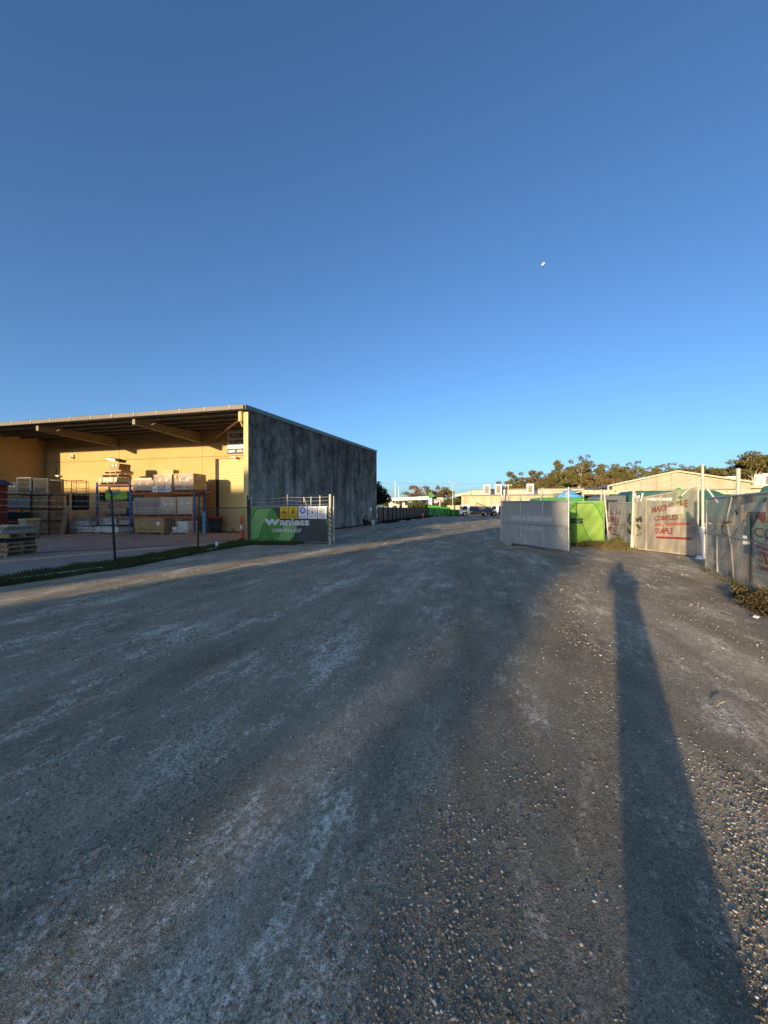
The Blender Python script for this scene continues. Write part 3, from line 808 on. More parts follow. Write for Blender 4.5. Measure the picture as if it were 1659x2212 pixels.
# pallet: boards and bearers are single pieces sharing mesh data
PW = 1.165
PM = {}
for nm in ('wood', 'wood_pale', 'wood_grey'):
    PM[nm] = (MB().box(-PW / 2, PW / 2, -.05, .05, 0, .02).mesh('board', M[nm]), MB().box(-.025, .025, -PW / 2 + .004, PW / 2 - .004, 0, .105).mesh('bearer', M[nm]))
def pallet(loc, rz, label, wood='wood', group='timber pallets in the storage yard', top=7, name='pallet', sx=1.0, sy=1.0):
    t = thing(name, label, 'pallet', loc, rz, group)
    bm_, be = PM[wood]
    for k in range(top):
        o = link('top_board', bm_, t, (random.uniform(-.006, .006), (-PW / 2 + .05 + k * (PW - .1) / (top - 1)) * sy, .128), (0, 0, random.uniform(-.006, .006))); o.scale = (sx, 1, 1)
    for x in (-PW / 2 + .03, 0, PW / 2 - .03):
        o = link('bearer', be, t, (x * sx, 0, .0225)); o.scale = (1, sy, 1)
    for y in (-PW / 2 + .05, -.2, .2, PW / 2 - .05):
        o = link('bottom_board', bm_, t, (0, y * sy, 0.002)); o.scale = (sx, 1, 1)
    return t

# front left stack of pallets
PS = Vector((-12.45, 13.22, FZ)); prz = R(84)
zs = 0.0
lab = ['lowest pallet of the front left stack resting on the concrete', 'second pallet from the ground in the front left stack', 'third pallet up in the front left stack, below the dark gap',
       'offset pallet above the dark gap in the front left stack']
for k in range(4):
    if k == 3: zs += 0.13
    pallet((PS.x + (.08 if k == 3 else random.uniform(-.02, .02)), PS.y + random.uniform(-.02, .02), PS.z + zs), prz + random.uniform(-.02, .02), lab[k], 'wood', 'pallets in the front left stack').scale = (.86, .86, 1)
    zs += 0.152
    if k == 2:
        t = thing('timber_skid', 'dark timber skid in the gap of the front left pallet stack', 'timber', (PS.x, PS.y, PS.z + zs), prz)
        for y in (-.4, 0, .4): MB().box(-.48, .48, y - .05, y + .05, .001, .128).build('beam', M['black_matte'], t)
for k in range(3):
    t = thing('plywood_sheet', ['grey timber sheet lying on the offset pallet of the front left stack', 'middle timber sheet near the top of the front left stack', 'pale top sheet crowning the front left pallet stack'][k], 'board', (PS.x - .12 + .04 * k, PS.y, PS.z + zs + .003), prz + .03 * (k - 1), 'timber sheets on the front left stack')
    MB().box(-.52 + .04 * k, .50 - .03 * k, -.5, .5, 0, (.12, .075, .05)[k]).build('sheet', M[('board_grey', 'wood_grey', 'wood_pale')[k]], t)
    zs += (.12, .075, .05)[k] + .004

# steel pallet racking: tall pink beamed bay on the left, long orange bay on the right
RD0, RD1 = 2.81, 3.68
def upright(t, x, y, h, m='rack_blue'):
    u = MB().box(x - .045, x + .045, y - .035, y + .035, FZ + .012, h); u.box(x - .08, x + .08, y - .06, y + .06, FZ, FZ + .012)
    return u.build('upright', M[m], t)
def rack(label, x0, x1, h, beams, bm_m, left=True, right=True):
    t = thing('pallet_rack', label, 'rack', tuple(B0), RZB, 'pallet racks against the cream wall')
    for x, on in ((x0, left), (x1, right)):
        if not on: continue
        for y in (RD0, RD1): upright(t, x, y, h)
        b = MB(); zz = FZ + .3; up = True
        while zz + .62 < h:
            b.tube((x, RD0 if up else RD1, zz), (x, RD1 if up else RD0, zz + .62), .015, n=5); zz += .62; up = not up
        b.build('brace', M['rack_blue'], t)
    for z in beams:
        for y in (RD0, RD1):
            MB().box(x0 + .046, x1 - .046, y - .055, y - .005, z - .12, z).build('beam', M[bm_m], t, bevel=.004)
        b = MB()
        for k in range(int((x1 - x0) / .45)): b.box(x0 + .3 + k * .45, x0 + .36 + k * .45, RD0 - .0049, RD1 - .0551, z - .05, z - .004)
        b.build('deck_bar', M['galv'], t)
    return t
rack('tall blue racking bay with dusty pink beams left of the orange bay', -13.0, -10.35, 3.30, (1.09, 2.02, 3.14), 'rack_pink')
rack('long blue racking bay with orange beams beside the roller door', -10.25, -5.54, 2.80, (1.10, 2.58), 'rack_orange')

def box_load(loc, rz, label, w, d, h, nx, ny, nz, m, group=None, wrap=False, name='carton_load', cat='cartons', jit=.012, tape=True):
    """goods stacked as one load: each carton is a part"""
    t = thing(name, label, cat, loc, rz, group)
    cw, cd, ch = w / nx, d / ny, h / nz
    me = MB().box(-cw / 2 + .006, cw / 2 - .006, -cd / 2 + .006, cd / 2 - .006, 0.002, ch - .002).mesh('carton', M[m])
    for k in range(nz):
        for j in range(ny):
            for i in range(nx):
                if 0 < k < nz - 1 and 0 < i < nx - 1 and 0 < j < ny - 1: continue
                link('carton', me, t, (-w / 2 + (i + .5) * cw + random.uniform(-jit, jit), -d / 2 + (j + .5) * cd + random.uniform(-jit, jit), k * ch), (0, 0, random.uniform(-.02, .02)))
    if tape and h > .4:
        for k in range(2): MB().box(-w / 2 + w * (.25 + .4 * k), -w / 2 + w * (.25 + .4 * k) + .16, -d / 2 - .022, -d / 2 - .018, h * .55, h * .55 + .13).build('paper_label', M['paper'], t)
    if wrap:
        b = MB(); n = 7
        ring = []
        for k in range(n):
            z = h * k / (n - 1)
            for (x, y) in ((-1, -1), (0, -1), (1, -1), (1, 0), (1, 1), (0, 1), (-1, 1), (-1, 0)):
                s = .02 + random.uniform(.0, .025)
                ring.append((x * (w / 2 + s), y * (d / 2 + s), z))
        fs = [(k * 8 + i, k * 8 + (i + 1) % 8, (k + 1) * 8 + (i + 1) % 8, (k + 1) * 8 + i) for k in range(n - 1) for i in range(8)]
        b.add(ring, fs); b.build('stretch_film', M['film'], t, smooth=False)
    return t
def board_stack(loc, rz, label, w, d, h, n, m, m2=None, name='board_stack', cat='boards', group=None, straps=2):
    t = thing(name, label, cat, loc, rz, group)
    for k in range(n):
        th = h / n; ww = w * random.uniform(.94, 1.0); o = random.uniform(-.02, .02)
        MB().box(-ww / 2 + o, ww / 2 + o, -d / 2 + random.uniform(0, .02), d / 2, k * th + .002, (k + 1) * th - .004).build('board', M[m2 if (m2 and k % 2) else m], t)
    for k in range(straps):
        x = -w * .3 + k * (w * .6 / max(1, straps - 1)); MB().box(x, x + .025, -d / 2 - .012, -d / 2 - .008, 0, h).build('strap', M['black'], t)
    return t
def yb(x, y, z): return bw(x, y, z)
YM = (RD0 + RD1) / 2
GP = 'pallets on the racking'
# tall bay
Z = 3.144
pallet(yb(-12.0, YM, Z), RZB, 'pallet on the top beam of the tall pink bay', 'wood_pale', GP)
board_stack(yb(-12.0, YM, Z + .153), RZB, 'cream slatted timber pack on top of the tall racking bay', 1.5, 1.1, .30, 6, 'wood_pale', 'carton_white')
pallet(yb(-11.85, YM, Z + .456), RZB + .12, 'lower of two loose pallets above the cream timber pack', 'wood', GP)
board_stack(yb(-11.9, YM, Z + .609), RZB + .08, 'thin tan sheets between the two loose pallets on high', 1.3, 1.0, .07, 2, 'carton_tan', straps=0)
pallet(yb(-11.7, YM, Z + .682), RZB - .15, 'upper loose pallet carrying a carton high on the racking', 'wood_pale', GP)
board_stack(yb(-11.75, YM, Z + .835), RZB + .1, 'flat cardboard sheets under the topmost carton', 1.35, 1.0, .08, 2, 'carton_tan', straps=0)
box_load(yb(-11.6, YM, Z + .918), RZB - .1, 'topmost brown cartons above the tall racking bay', .85, .8, .42, 1, 1, 2, 'carton', name='carton_stack')
Z = 2.024
pallet(yb(-11.45, YM, Z), RZB, 'pallet under the green packs on the middle beam', 'wood', GP)
t = box_load(yb(-11.4, YM, Z + .153), RZB, 'bright green wrapped packs half covered by teal film', 1.75, 1.0, .50, 2, 1, 4, 'green_pack', name='green_packs', cat='packs', tape=False)
b = MB(); n = 9
for i in range(n):
    x = -.85 + i * .13
    dz = .30 * max(0, 1 - abs(i - 5.5) / 4.0) + .05
    b.add([(x, -.53, .505 - dz), (x + .13, -.53, .505 - .30 * max(0, 1 - abs(i - 4.5) / 4.0) - .05), (x + .13, -.5, .515), (x, -.5, .515), (x, .5, .512), (x + .13, .5, .512)], [(0, 1, 2, 3), (3, 2, 5, 4)])
b.build('teal_film', M['teal_film'], t)
box_load(yb(-12.68, YM, Z), RZB, 'black tub beside the green packs on the racking', .42, .8, .62, 1, 1, 1, 'black_matte', name='black_tub', cat='tub', tape=False)
Z = 1.094
pallet(yb(-11.6, YM, Z), RZB, 'grey pallet on the lowest beam of the tall bay', 'wood_grey', GP)
board_stack(yb(-11.6, YM, Z + .153), RZB, 'rough timber boards on the lowest beam of the tall bay', 2.0, 1.0, .22, 3, 'wood', 'wood_grey')
board_stack(yb(-11.75, YM - .02, Z + .377), RZB + .02, 'brown rolled matting across the rough timber boards', 2.2, .9, .16, 1, 'wood_grey', straps=0, name='matting_roll', cat='matting')
box_load(yb(-12.1, RD0 + .3, FZ), RZB, 'tall white carton bundle on the floor of the tall bay', 1.35, .7, .95, 2, 1, 3, 'carton_white', wrap=True, name='white_carton_bundle')
box_load(yb(-10.85, RD0 + .45, FZ), RZB, 'dark grey covered crate on the floor of the tall bay', .95, .8, .85, 1, 1, 1, 'board_grey', name='covered_crate', cat='crate', tape=False)
# goods on the floor in front of the tall bay
GF = 'low pallets in front of the racking'
for x, y, l1, l2, w, h, n, mm, m2 in ((-13.75, RD0 - .75, 'low floor pallet left of the tall bay under mixed packs', 'grey wrapped packs on the leftmost low floor pallet', 1.55, .34, 2, 'board_grey', 'carton_white'),
                                      (-12.15, RD0 - .85, 'low floor pallet before the white carton bundle', 'white flat packs on the low floor pallet before the white bundle', 1.6, .26, 3, 'carton_white', 'board_grey'),
                                      (-10.6, RD0 - .85, 'pale low floor pallet before the dark covered crate', 'blue white flat packs beneath a dark lid sheet', 1.7, .34, 3, 'carton_white', 'carton_white')):
    pallet(yb(x, y, FZ), RZB, l1, 'wood_pale', GF, sx=1.3)
    board_stack(yb(x, y, FZ + .153), RZB, l2, w, 1.05, h, n, mm, m2, name='flat_pack_stack', cat='flat packs', group='flat packs on the low pallets')
box_load(yb(-13.5, RD0 - .6, FZ + .5), RZB + .03, 'white and grey long cartons atop the leftmost low pallet', 1.7, .55, .28, 3, 1, 1, 'carton_white', name='long_cartons', tape=False)
box_load(yb(-13.2, RD0 - .62, FZ + .79), RZB, 'upper row of grey long cartons left of the tall bay', 1.5, .5, .24, 2, 1, 1, 'board_grey', name='long_cartons', tape=False)
board_stack(yb(-10.6, RD0 - .85, FZ + .50), RZB, 'dark lid sheet over the blue white flat packs', 1.9, 1.1, .05, 1, 'black_matte', straps=0, name='lid_sheet', cat='sheet')
# orange bay, top
Z = 2.584
for i, (x, l) in enumerate(((-9.25, 'pallet under the tan sheet bundle on the top orange beam'), (-7.8, 'middle pallet on the top orange beam'), (-6.25, 'right hand pallet on the top orange beam'))):
    pallet(yb(x, YM, Z), RZB, l, 'wood', GP, sx=1.12)
t = box_load(yb(-9.2, YM, Z + .153), RZB, 'tan wrapped bundle with loose pale sheets on top of it', 1.45, 1.05, .62, 2, 1, 1, 'carton_tan', wrap=True, name='wrapped_bundle', cat='bundle')
for k in range(4):
    MB().box(-.85 + .05 * k, .70 - .04 * k, -.60 + .03 * k, .6, .63 + .035 * k, .66 + .035 * k).build('loose_sheet', M['wood_pale' if k % 2 else 'carton_white'], t)
box_load(yb(-7.75, YM, Z + .153), RZB, 'shiny wrapped brown cartons in the middle of the top orange beam', 1.3, 1.05, .95, 2, 2, 3, 'carton', wrap=True, name='wrapped_carton_load')
box_load(yb(-7.65, YM, Z + 1.108), RZB + .15, 'single pale carton atop the middle wrapped load', .75, .6, .32, 1, 1, 1, 'carton_tan', name='carton', cat='carton')
for k in range(3):
    t = thing('marked_carton', ['leftmost white carton with black print at front of the orange bay', 'middle white carton with black print at front of the orange bay', 'rightmost white carton with black print at front of the orange bay'][k], 'carton', yb(-8.2 + .47 * k, RD0 - .1, Z + .003), RZB, 'white printed cartons on the top orange beam')
    MB().box(-.2, .2, -.14, .04, 0, .4).build('box', M['carton_white'], t, bevel=.006)
    b = MB()
    for q in (-.07, .07): b.lathe([(.045, 0), (.045, .002)], 10); b.v[-20:] = [(x + q, -.142 - z, y + .17) for x, y, z in b.v[-20:]]
    b.box(-.07, .07, -.1435, -.1405, .16, .18)
    b.build('print', M['ink'], t)
box_load(yb(-6.2, YM, Z + .153), RZB, 'right hand wrapped carton load with white and yellow labels', 1.35, 1.1, .98, 3, 2, 5, 'carton', wrap=True, name='wrapped_carton_load')
t = thing('yellow_label', 'small yellow label taped to the right hand wrapped load', 'label', yb(-6.7, RD0 - .22, Z + .95), RZB); MB().box(-.06, .06, -.003, 0, -.1, .1).build('sticker', M['sign_yellow'], t)
# orange bay, middle
Z = 1.104
for x, l, s in ((-9.0, 'pallet below the long grey boards on the lower orange beam', 1.75), (-7.35, 'pallet below the left of two shrink wrapped loads', 1.05), (-6.15, 'pallet below the right of two shrink wrapped loads', 1.05)):
    pallet(yb(x, YM, Z), RZB, l, 'wood', GP, sx=s)
board_stack(yb(-9.0, YM, Z + .153), RZB, 'long grey boards piled on the lower orange beam', 2.25, 1.05, .80, 12, 'board_grey', 'wood_grey')
board_stack(yb(-9.05, YM + .1, Z + .957), RZB, 'brown cover sheet over the long grey boards', 2.3, .9, .20, 1, 'wood_grey', straps=0, name='cover_sheet', cat='sheet')
box_load(yb(-7.35, YM, Z + .153), RZB, 'left of two shrink wrapped loads on the lower orange beam', 1.08, 1.08, 1.02, 1, 1, 2, 'carton_tan', wrap=True, name='wrapped_carton_load')
box_load(yb(-6.15, YM, Z + .153), RZB, 'right of two shrink wrapped loads on the lower orange beam', 1.1, 1.08, 1.05, 1, 1, 2, 'carton_tan', wrap=True, name='wrapped_carton_load')
# orange bay, floor
def timber_crate(loc, label, w, d, h):
    t = thing('timber_crate', label, 'crate', loc, RZB, 'open timber crates on the floor')
    b = MB()
    for x in (-w / 2, 0, w / 2 - .07):
        for y in (-d / 2, d / 2 - .05): b.box(x, x + .07, y, y + .05, 0, h)
    b.build('post', M['wood'], t)
    b = MB()
    for z in (0, h - .09):
        b.box(-w / 2 - .01, w / 2 + .01, -d / 2 - .03, -d / 2 - .002, z, z + .09); b.box(-w / 2 - .01, w / 2 + .01, d / 2 + .002, d / 2 + .03, z, z + .09)
    b.build('rail', M['wood'], t)
    MB().hexa([(-w / 2 + .08, -d / 2 + .01, .1), (-w / 2 + .16, -d / 2 + .01, .1), (-w / 2 + .16, -d / 2 + .03, .1), (-w / 2 + .08, -d / 2 + .03, .1), (-.1, -d / 2 + .01, h - .1), (-.02, -d / 2 + .01, h - .1), (-.02, -d / 2 + .03, h - .1), (-.1, -d / 2 + .03, h - .1)]).build('diagonal', M['wood_pale'], t)
    MB().box(-w / 2 + .08, w / 2 - .08, -d / 2 + .1, d / 2 - .1, .02, h - .12).build('content', M['board_grey'], t)
timber_crate(yb(-9.5, RD0 + .4, FZ), 'open timber crate left of the big plywood case', 1.2, .8, .92)
timber_crate(yb(-6.85, RD0 + .5, FZ), 'open timber crate right of the big plywood case', .7, .8, .95)
t = thing('plywood_case', 'large plywood case banded with straps on the floor under orange beams', 'case', yb(-8.3, RD0 - .05, FZ), RZB)
MB().box(-1.1, 1.1, -.55, .55, .10, .98).build('body', M['ply'], t, bevel=.01)
for x in (-.95, 0, .95): MB().box(x - .06, x + .06, -.56, .56, 0, .098).build('skid', M['wood'], t)
for z in (.28, .86): MB().box(-1.112, 1.112, -.562, .562, z, z + .018).build('strap', M['black'], t)
MB().box(.55, .78, -.556, -.552, .55, .76).build('paper_label', M['paper'], t)
pallet(yb(-6.1, RD0 - .1, FZ), RZB, 'floor pallet under white cartons at the end of the orange bay', 'wood_pale', GF)
box_load(yb(-6.1, RD0 - .1, FZ + .153), RZB, 'stepped white cartons on the floor at the right rack end', 1.1, .9, .30, 3, 2, 2, 'carton_white', name='white_carton_stack', tape=False)
box_load(yb(-5.95, RD0 - .1, FZ + .458), RZB, 'upper white cartons on the stepped floor stack', .7, .8, .34, 2, 2, 2, 'carton_white', name='white_carton_stack', tape=False)
box_load(yb(-6.3, RD0 + .45, FZ), RZB, 'brown floor cartons behind the stepped white cartons', .9, .45, .98, 2, 1, 3, 'carton', name='carton_stack')
# blue tube, dark wheelie bin, red and white bollard
t = thing('rack_guard', 'bright blue tube guarding the right end of the racking', 'bollard', yb(-4.82, RD0 - .05, FZ), RZB)
b = MB(); b.lathe([(.10, .01), (.10, 1.36), (.09, 1.38)], 16); b.build('tube', M['blue_tube'], t, smooth=False); MB().box(-.14, .14, -.14, .14, 0, .01).build('base_plate', M['rack_blue'], t)
def wheelie(loc, rz, label, body, lid):
    t = thing('wheelie_bin', label, 'bin', loc, rz, 'wheelie bins in the yard')
    MB().hexa([(-.22, -.26, .08), (.22, -.26, .08), (.22, .24, .08), (-.22, .24, .08), (-.29, -.36, .95), (.29, -.36, .95), (.29, .33, .95), (-.29, .33, .95)]).build('body', M[body], t, bevel=.015)
    MB().hexa([(-.31, -.38, .952), (.31, -.38, .952), (.31, .36, .952), (-.31, .36, .952), (-.28, -.33, 1.02), (.28, -.33, 1.02), (.28, .36, 1.05), (-.28, .36, 1.05)]).build('lid', M[lid], t, bevel=.01)
    MB().tube((-.25, .40, .92), (.25, .40, .92), .018).build('handle', M[body], t)
    for x in (-.27, .22): MB().tube((x, .22, .1), (x + .05, .22, .1), .1, n=12).build('wheel', M['tyre'], t)
wheelie(yb(-5.42, 4.55, FZ), RZB, 'black wheelie bin with red lid beside the roller door', 'bin_dark', 'red_sign')
wheelie((-18.6, 20.9, FZ), RZB, 'pale wheelie bin with yellow lid beside the red container', 'bin_body', 'yellow')
t = thing('bollard', 'red and white banded bollard at the end of the grey wall', 'bollard', (-7.10, 19.85, FZ))
b = MB(); b.lathe([(.17, 0), (.17, .05), (.10, .08), (.085, .09)], 14); b.build('base', M['black'], t)
b = MB(); b.lathe([(.085, .09), (.075, .50)], 14); b.lathe([(.07, .75), (.065, .98), (.04, .99), (.04, 1.08), (.06, 1.10), (.06, 1.14)], 14); b.build('post', M['orange'], t)
b = MB(); b.lathe([(.074, .505), (.069, .745)], 14); b.build('white_band', M['white_clean'], t)

# left end: brown rack frame with carton stacks and slatted crates, red container, planks
def crate_slat(loc, label, w, d, h, n):
    t = thing('slatted_crate', label, 'crate', loc, RZB, 'slatted crates on the brown frame')
    b = MB()
    for x in (-w / 2, w / 2 - .07):
        for y in (-d / 2, d / 2 - .07): b.box(x, x + .07, y, y + .07, 0, h)
    for y in (-d / 2, d / 2 - .07): b.box(-w / 2 + .07, w / 2 - .07, y, y + .07, h - .07, h)
    for x in (-w / 2, w / 2 - .07): b.box(x, x + .07, -d / 2 + .07, d / 2 - .07, h - .07, h)
    b.build('frame', M['wood_pale'], t)
    sl = MB().box(-w / 2 + .075, w / 2 - .075, -d / 2 + .01, -d / 2 + .03, 0, (h - .1) / n * .72).mesh('slat', M['wood'])
    for k in range(n): link('slat', sl, t, (0, 0, .01 + k * (h - .1) / n))
    sr = MB().box(w / 2 - .03, w / 2 - .01, -d / 2 + .075, d / 2 - .075, 0, (h - .1) / n * .72).mesh('slat', M['wood'])
    for k in range(n): link('slat', sr, t, (0, 0, .01 + k * (h - .1) / n))
    MB().box(-w / 2 + .09, w / 2 - .09, -d / 2 + .08, d / 2 - .08, .01, h - .12).build('content', M['wood_grey'], t)
bx = lambda x, y, z: bw(x, y, z)
fr = thing('stacking_frame', 'brown steel stacking frame loaded with cartons at the far left of awning', 'rack', tuple(B0), RZB)
for x in (-16.75, -13.72 - 1.75, -13.30):
    pass
FX = (-17.4, -14.95, -13.55)
for x in FX:
    for y in (.25, 1.35): upright(fr, x, y, 2.62 if x != FX[2] else 2.5, 'rack_brown')
for z in (.9, 1.62, 2.5):
    for y in (.25, 1.35): MB().box(FX[0] + .05, FX[2] - .05, y - .03, y + .03, z - .10, z).build('beam', M['rack_brown'], fr)
    MB().box(FX[0] + .05, FX[2] - .05, .29, 1.31, z - .03, z - .002).build('deck', M['wood_grey'], fr)
crate_slat(bx(-15.6, .75, 2.505), 'taller slatted crate with pale frame on the brown stacking frame', 1.15, .95, .98, 8)
crate_slat(bx(-14.2, .72, 2.505), 'right hand slatted crate with pale frame on the brown frame', 1.12, .95, .88, 8)
box_load(bx(-16.65, .75, 2.505), RZB, 'sunlit yellow carton left of the slatted crates', .7, .8, .72, 1, 1, 1, 'carton_tan', name='carton', cat='carton')
box_load(bx(-14.25, .72, 1.625), RZB, 'upper layer of brown cartons on the brown frame', 1.15, .95, .72, 3, 2, 3, 'carton', name='carton_stack', tape=False)
box_load(bx(-14.25, .72, .905), RZB, 'middle layer of brown cartons on the brown frame', 1.15, .95, .58, 3, 2, 3, 'carton', name='carton_stack', tape=False)
box_load(bx(-14.25, .72, FZ + .12), RZB, 'floor level stack of brown cartons under the brown frame', 1.15, .95, .62, 3, 2, 4, 'carton', name='carton_stack', tape=False)
pallet(bx(-14.25, .72, FZ - .03), RZB, 'pallet beneath the floor level brown cartons', 'wood_grey', GF)
box_load(bx(-16.2, .78, 1.625), RZB, 'dark covered cartons on the left of the brown frame', 2.0, .9, .68, 2, 1, 1, 'board_grey', name='covered_cartons', tape=False)
box_load(bx(-16.2, .78, .905), RZB, 'black plastic tubs on the brown frame below the covered cartons', 2.0, .9, .5, 3, 1, 2, 'black_matte', name='black_tubs', cat='tubs', tape=False)
box_load(bx(-16.2, .85, FZ), RZB, 'black covered machine on the floor below the black tubs', 2.0, .9, .7, 1, 1, 1, 'black_matte', name='covered_machine', cat='machine', tape=False)
t = thing('plank_bundle', 'rough timber planks leaning beside the brown carton stack', 'planks', bx(-13.1, .95, FZ), RZB)
for k in range(5):
    MB().hexa([(-.16 + k * .065, -.35 + .02 * k, 0), (-.11 + k * .065, -.35 + .02 * k, 0), (-.11 + k * .065, -.31 + .02 * k, 0), (-.16 + k * .065, -.31 + .02 * k, 0), (-.14 + k * .07, .02, 1.75 - .1 * (k % 3)), (-.09 + k * .07, .02, 1.75 - .1 * (k % 3)), (-.09 + k * .07, .06, 1.75 - .1 * (k % 3)), (-.14 + k * .07, .06, 1.75 - .1 * (k % 3))]).build('plank', M['wood'], t)
t = thing('tarp_heap', 'black tarpaulin heap on paving between planks and low pallets', 'tarpaulin', bx(-12.9 - 1.6, 3.0, FZ), RZB)
b = MB(); n = 14; m_ = 7
for j in range(m_):
    for i in range(n):
        a = 2 * math.pi * i / n; f = j / (m_ - 1); r = (1 - f ** 1.8) * (.75 + .12 * math.sin(3 * a + j) + .05 * random.random()) + .02
        b.v.append((1.25 * r * math.cos(a), .8 * r * math.sin(a), .70 * f))
for j in range(m_ - 1):
    for i in range(n): b.f.append((j * n + i, j * n + (i + 1) % n, (j + 1) * n + (i + 1) % n, (j + 1) * n + i)); b.m.append(0)
b.build('tarpaulin', M['black_matte'], t, smooth=True)
# red container at the left edge of the picture
t = thing('container', 'dark red container with pale corner post and dark roof at left edge', 'container', (-22.3, 21.2, FZ), RZB)
MB().box(-3.6, 1.2, -1.2, 1.2, .12, 2.85).build('body', M['red_paint'], t)
b = MB()
for k in range(12): b.box(-3.4 + k * .38, -3.2 + k * .38, -1.24, -1.202, .2, 2.75)
b.build('rib', M['red_paint'], t)
b = MB()
for y in (-.9, -.3, .3, .9): b.box(1.202, 1.24, y - .12, y + .12, .2, 2.75)
b.build('rib', M['red_paint'], t)
MB().box(.55, .82, -1.28, -1.245, .1, 2.85).build('corner_post', M['white_paint'], t)
MB().hexa([(-3.75, -1.4, 2.86), (1.4, -1.4, 2.86), (1.4, 1.4, 2.86), (-3.75, 1.4, 2.86), (-3.75, -1.2, 3.15), (1.0, -1.2, 3.15), (1.0, 1.2, 3.15), (-3.75, 1.2, 3.15)]).build('roof', M['roof_blue'], t)
MB().box(-3.5, 1.1, -1.1, 1.1, 0, .118).build('base_frame', M['chassis'], t)

t = thing('cable', 'dark loose cable slung from the bin to ground before the roller door', 'cable', yb(-5.3, 4.4, FZ), RZB)
b = MB(); strand(b, (0, .1, 1.1), (1.55, -.3, .22), .05, .012, 8); strand(b, (1.55, -.3, .22), (2.3, -1.0, .02), .0, .010, 3); b.lathe([(.02, .16), (.07, .18), (.07, .24), (.02, .28)], 8, (1.55, -.3, 0)); b.build('cable_run', M['black'], t)
# ---------------------------------------------------------------- left chain wire fence
def post(t, x, y, h, r=.03, m='galv', lean=(0, 0), name='post', z0=0.0, n=10):
    b = MB(); b.tube((x, y, z0), (x + lean[0], y + lean[1], h), r, r, n)
    b.lathe([(r * 1.15, 0), (r * 1.15, .02), (r * .4, .045)], n, (x + lean[0], y + lean[1], h))
    return b.build(name, M[m], t, world=True)
FP = [(-8.55, 7.8), (-7.94, 11.75), (-7.37, 15.76), (-6.74, 19.67)]
t = thing('wire_fence', 'black chain wire fence with leaning posts between yard and gravel', 'fence', (-7.94, 11.75, 0))
for (x, y), h, ln in zip(FP, (2.06, 2.06, 2.12, 2.19), ((0, 0), (-.12, .02), (.06, 0), (0, 0))): post(t, x, y, h, .034, 'fence_black', ln)
ch = MB(); wr = MB()
for a, b in zip(FP[:-1], FP[1:]):
    chain_mesh(ch, a, b, (.05, .05), (1.50, 1.50), .085, .0032)
    for z in (.06, .8, 1.50): strand(wr, (*a, z), (*b, z), .015, .0025)
    if a is not FP[2]:
        for z in (1.66, 1.80, 1.96): strand(wr, (*a, z), (*b, z), .04, .003, barb=.15)
kind(ch.build('chain_mesh', M['wire_dark'], t, world=True), 'stuff')
wr.build('strand', M['wire'], t, world=True)
b = MB(); b.tube((*FP[2], 1.58), (*FP[3], 1.62), .025); b.build('top_rail', M['fence_black'], t, world=True)
# gate post beside the banner gate
t = thing('gate_post', 'black gate post with hinge between wire fence and green banner', 'post', (-6.55, 19.3, 0))
post(t, -6.55, 19.3, 1.95, .045, 'fence_black')
b = MB(); b.box(-6.51, -6.40, 19.27, 19.33, 1.35, 1.43); b.box(-6.51, -6.40, 19.27, 19.33, .25, .33); b.build('hinge', M['fence_black'], t, world=True)

# ---------------------------------------------------------------- gates
def frame_pt(p0, p1):
    p0 = Vector((*p0, 0)); p1 = Vector((*p1, 0)); L = (p1 - p0).length; u = (p1 - p0) / L; n = Vector((u.y, -u.x, 0))
    return (lambda s, z, off=0.0: tuple(p0 + u * s + n * off + Vector((0, 0, z)))), L
def gate_frame(t, p0, p1, zb, zt, mids=(), mid_rail=None, r=.024, m='galv'):
    F, L = frame_pt(p0, p1)
    zbf = lambda s: zb[0] + (zb[1] - zb[0]) * s / L
    ztf = lambda s: zt[0] + (zt[1] - zt[0]) * s / L
    for nm, A, B in (('top_rail', F(0, zt[0]), F(L, zt[1])), ('bottom_rail', F(0, zb[0] + .03), F(L, zb[1] + .03)), ('stile', F(0, zb[0]), F(0, zt[0])), ('stile', F(L, zb[1]), F(L, zt[1]))):
        b = MB(); b.tube(A, B, r, r, 8); b.build(nm, M[m], t, world=True)
    for s in mids:
        b = MB(); b.tube(F(s, zbf(s)), F(s, ztf(s)), r * .8, r * .8, 8); b.build('mullion', M[m], t, world=True)
    if mid_rail:
        b = MB(); b.tube(F(0, mid_rail[0]), F(L, mid_rail[1]), r * .85, r * .85, 8); b.build('mid_rail', M[m], t, world=True)
    return F, L, zbf, ztf

# left banner gate -------------------------------------------------
G0, G1 = (-6.33, 19.0), (-2.47, 17.62)
t = thing('banner_gate', 'left site gate carrying the green and charcoal wanless banner', 'gate', (*G0, 0))
F, L, zbf, ztf = gate_frame(t, G0, G1, (.04, .05), (1.64, 1.68))
for s, h in ((.02, 2.15), (L * .49, 2.22), (L * .79, 2.12), (L * .90, 2.16)):
    b = MB(); b.tube(F(s, 1.66), F(s, h), .022, .022, 6); b.build('wire_post', M['galv_light'], t, world=True)
b = MB(); b.tube(F(L * .70, 2.10), F(L * .70, 1.85), .02, n=6); b.tube(F(L * .70, 2.08), F(L * .735, 1.70), .015, n=5); b.build('wire_stay', M['galv_light'], t, world=True)
b = MB()
for k, z in enumerate((1.78, 1.94, 2.10)): strand(b, F(.02, z - .05), F(L * .49, z), .035, .004, barb=.12); strand(b, F(L * .49, z), F(L, z), .025, .004, barb=.12)
b.build('barbed_wire', M['galv_light'], t, world=True)
CH = (.062, .064, .064); GM = (.095, .255, .055); GL = (.205, .395, .125); DL = (.022, .105, .030); TX = (.60, .58, .60)
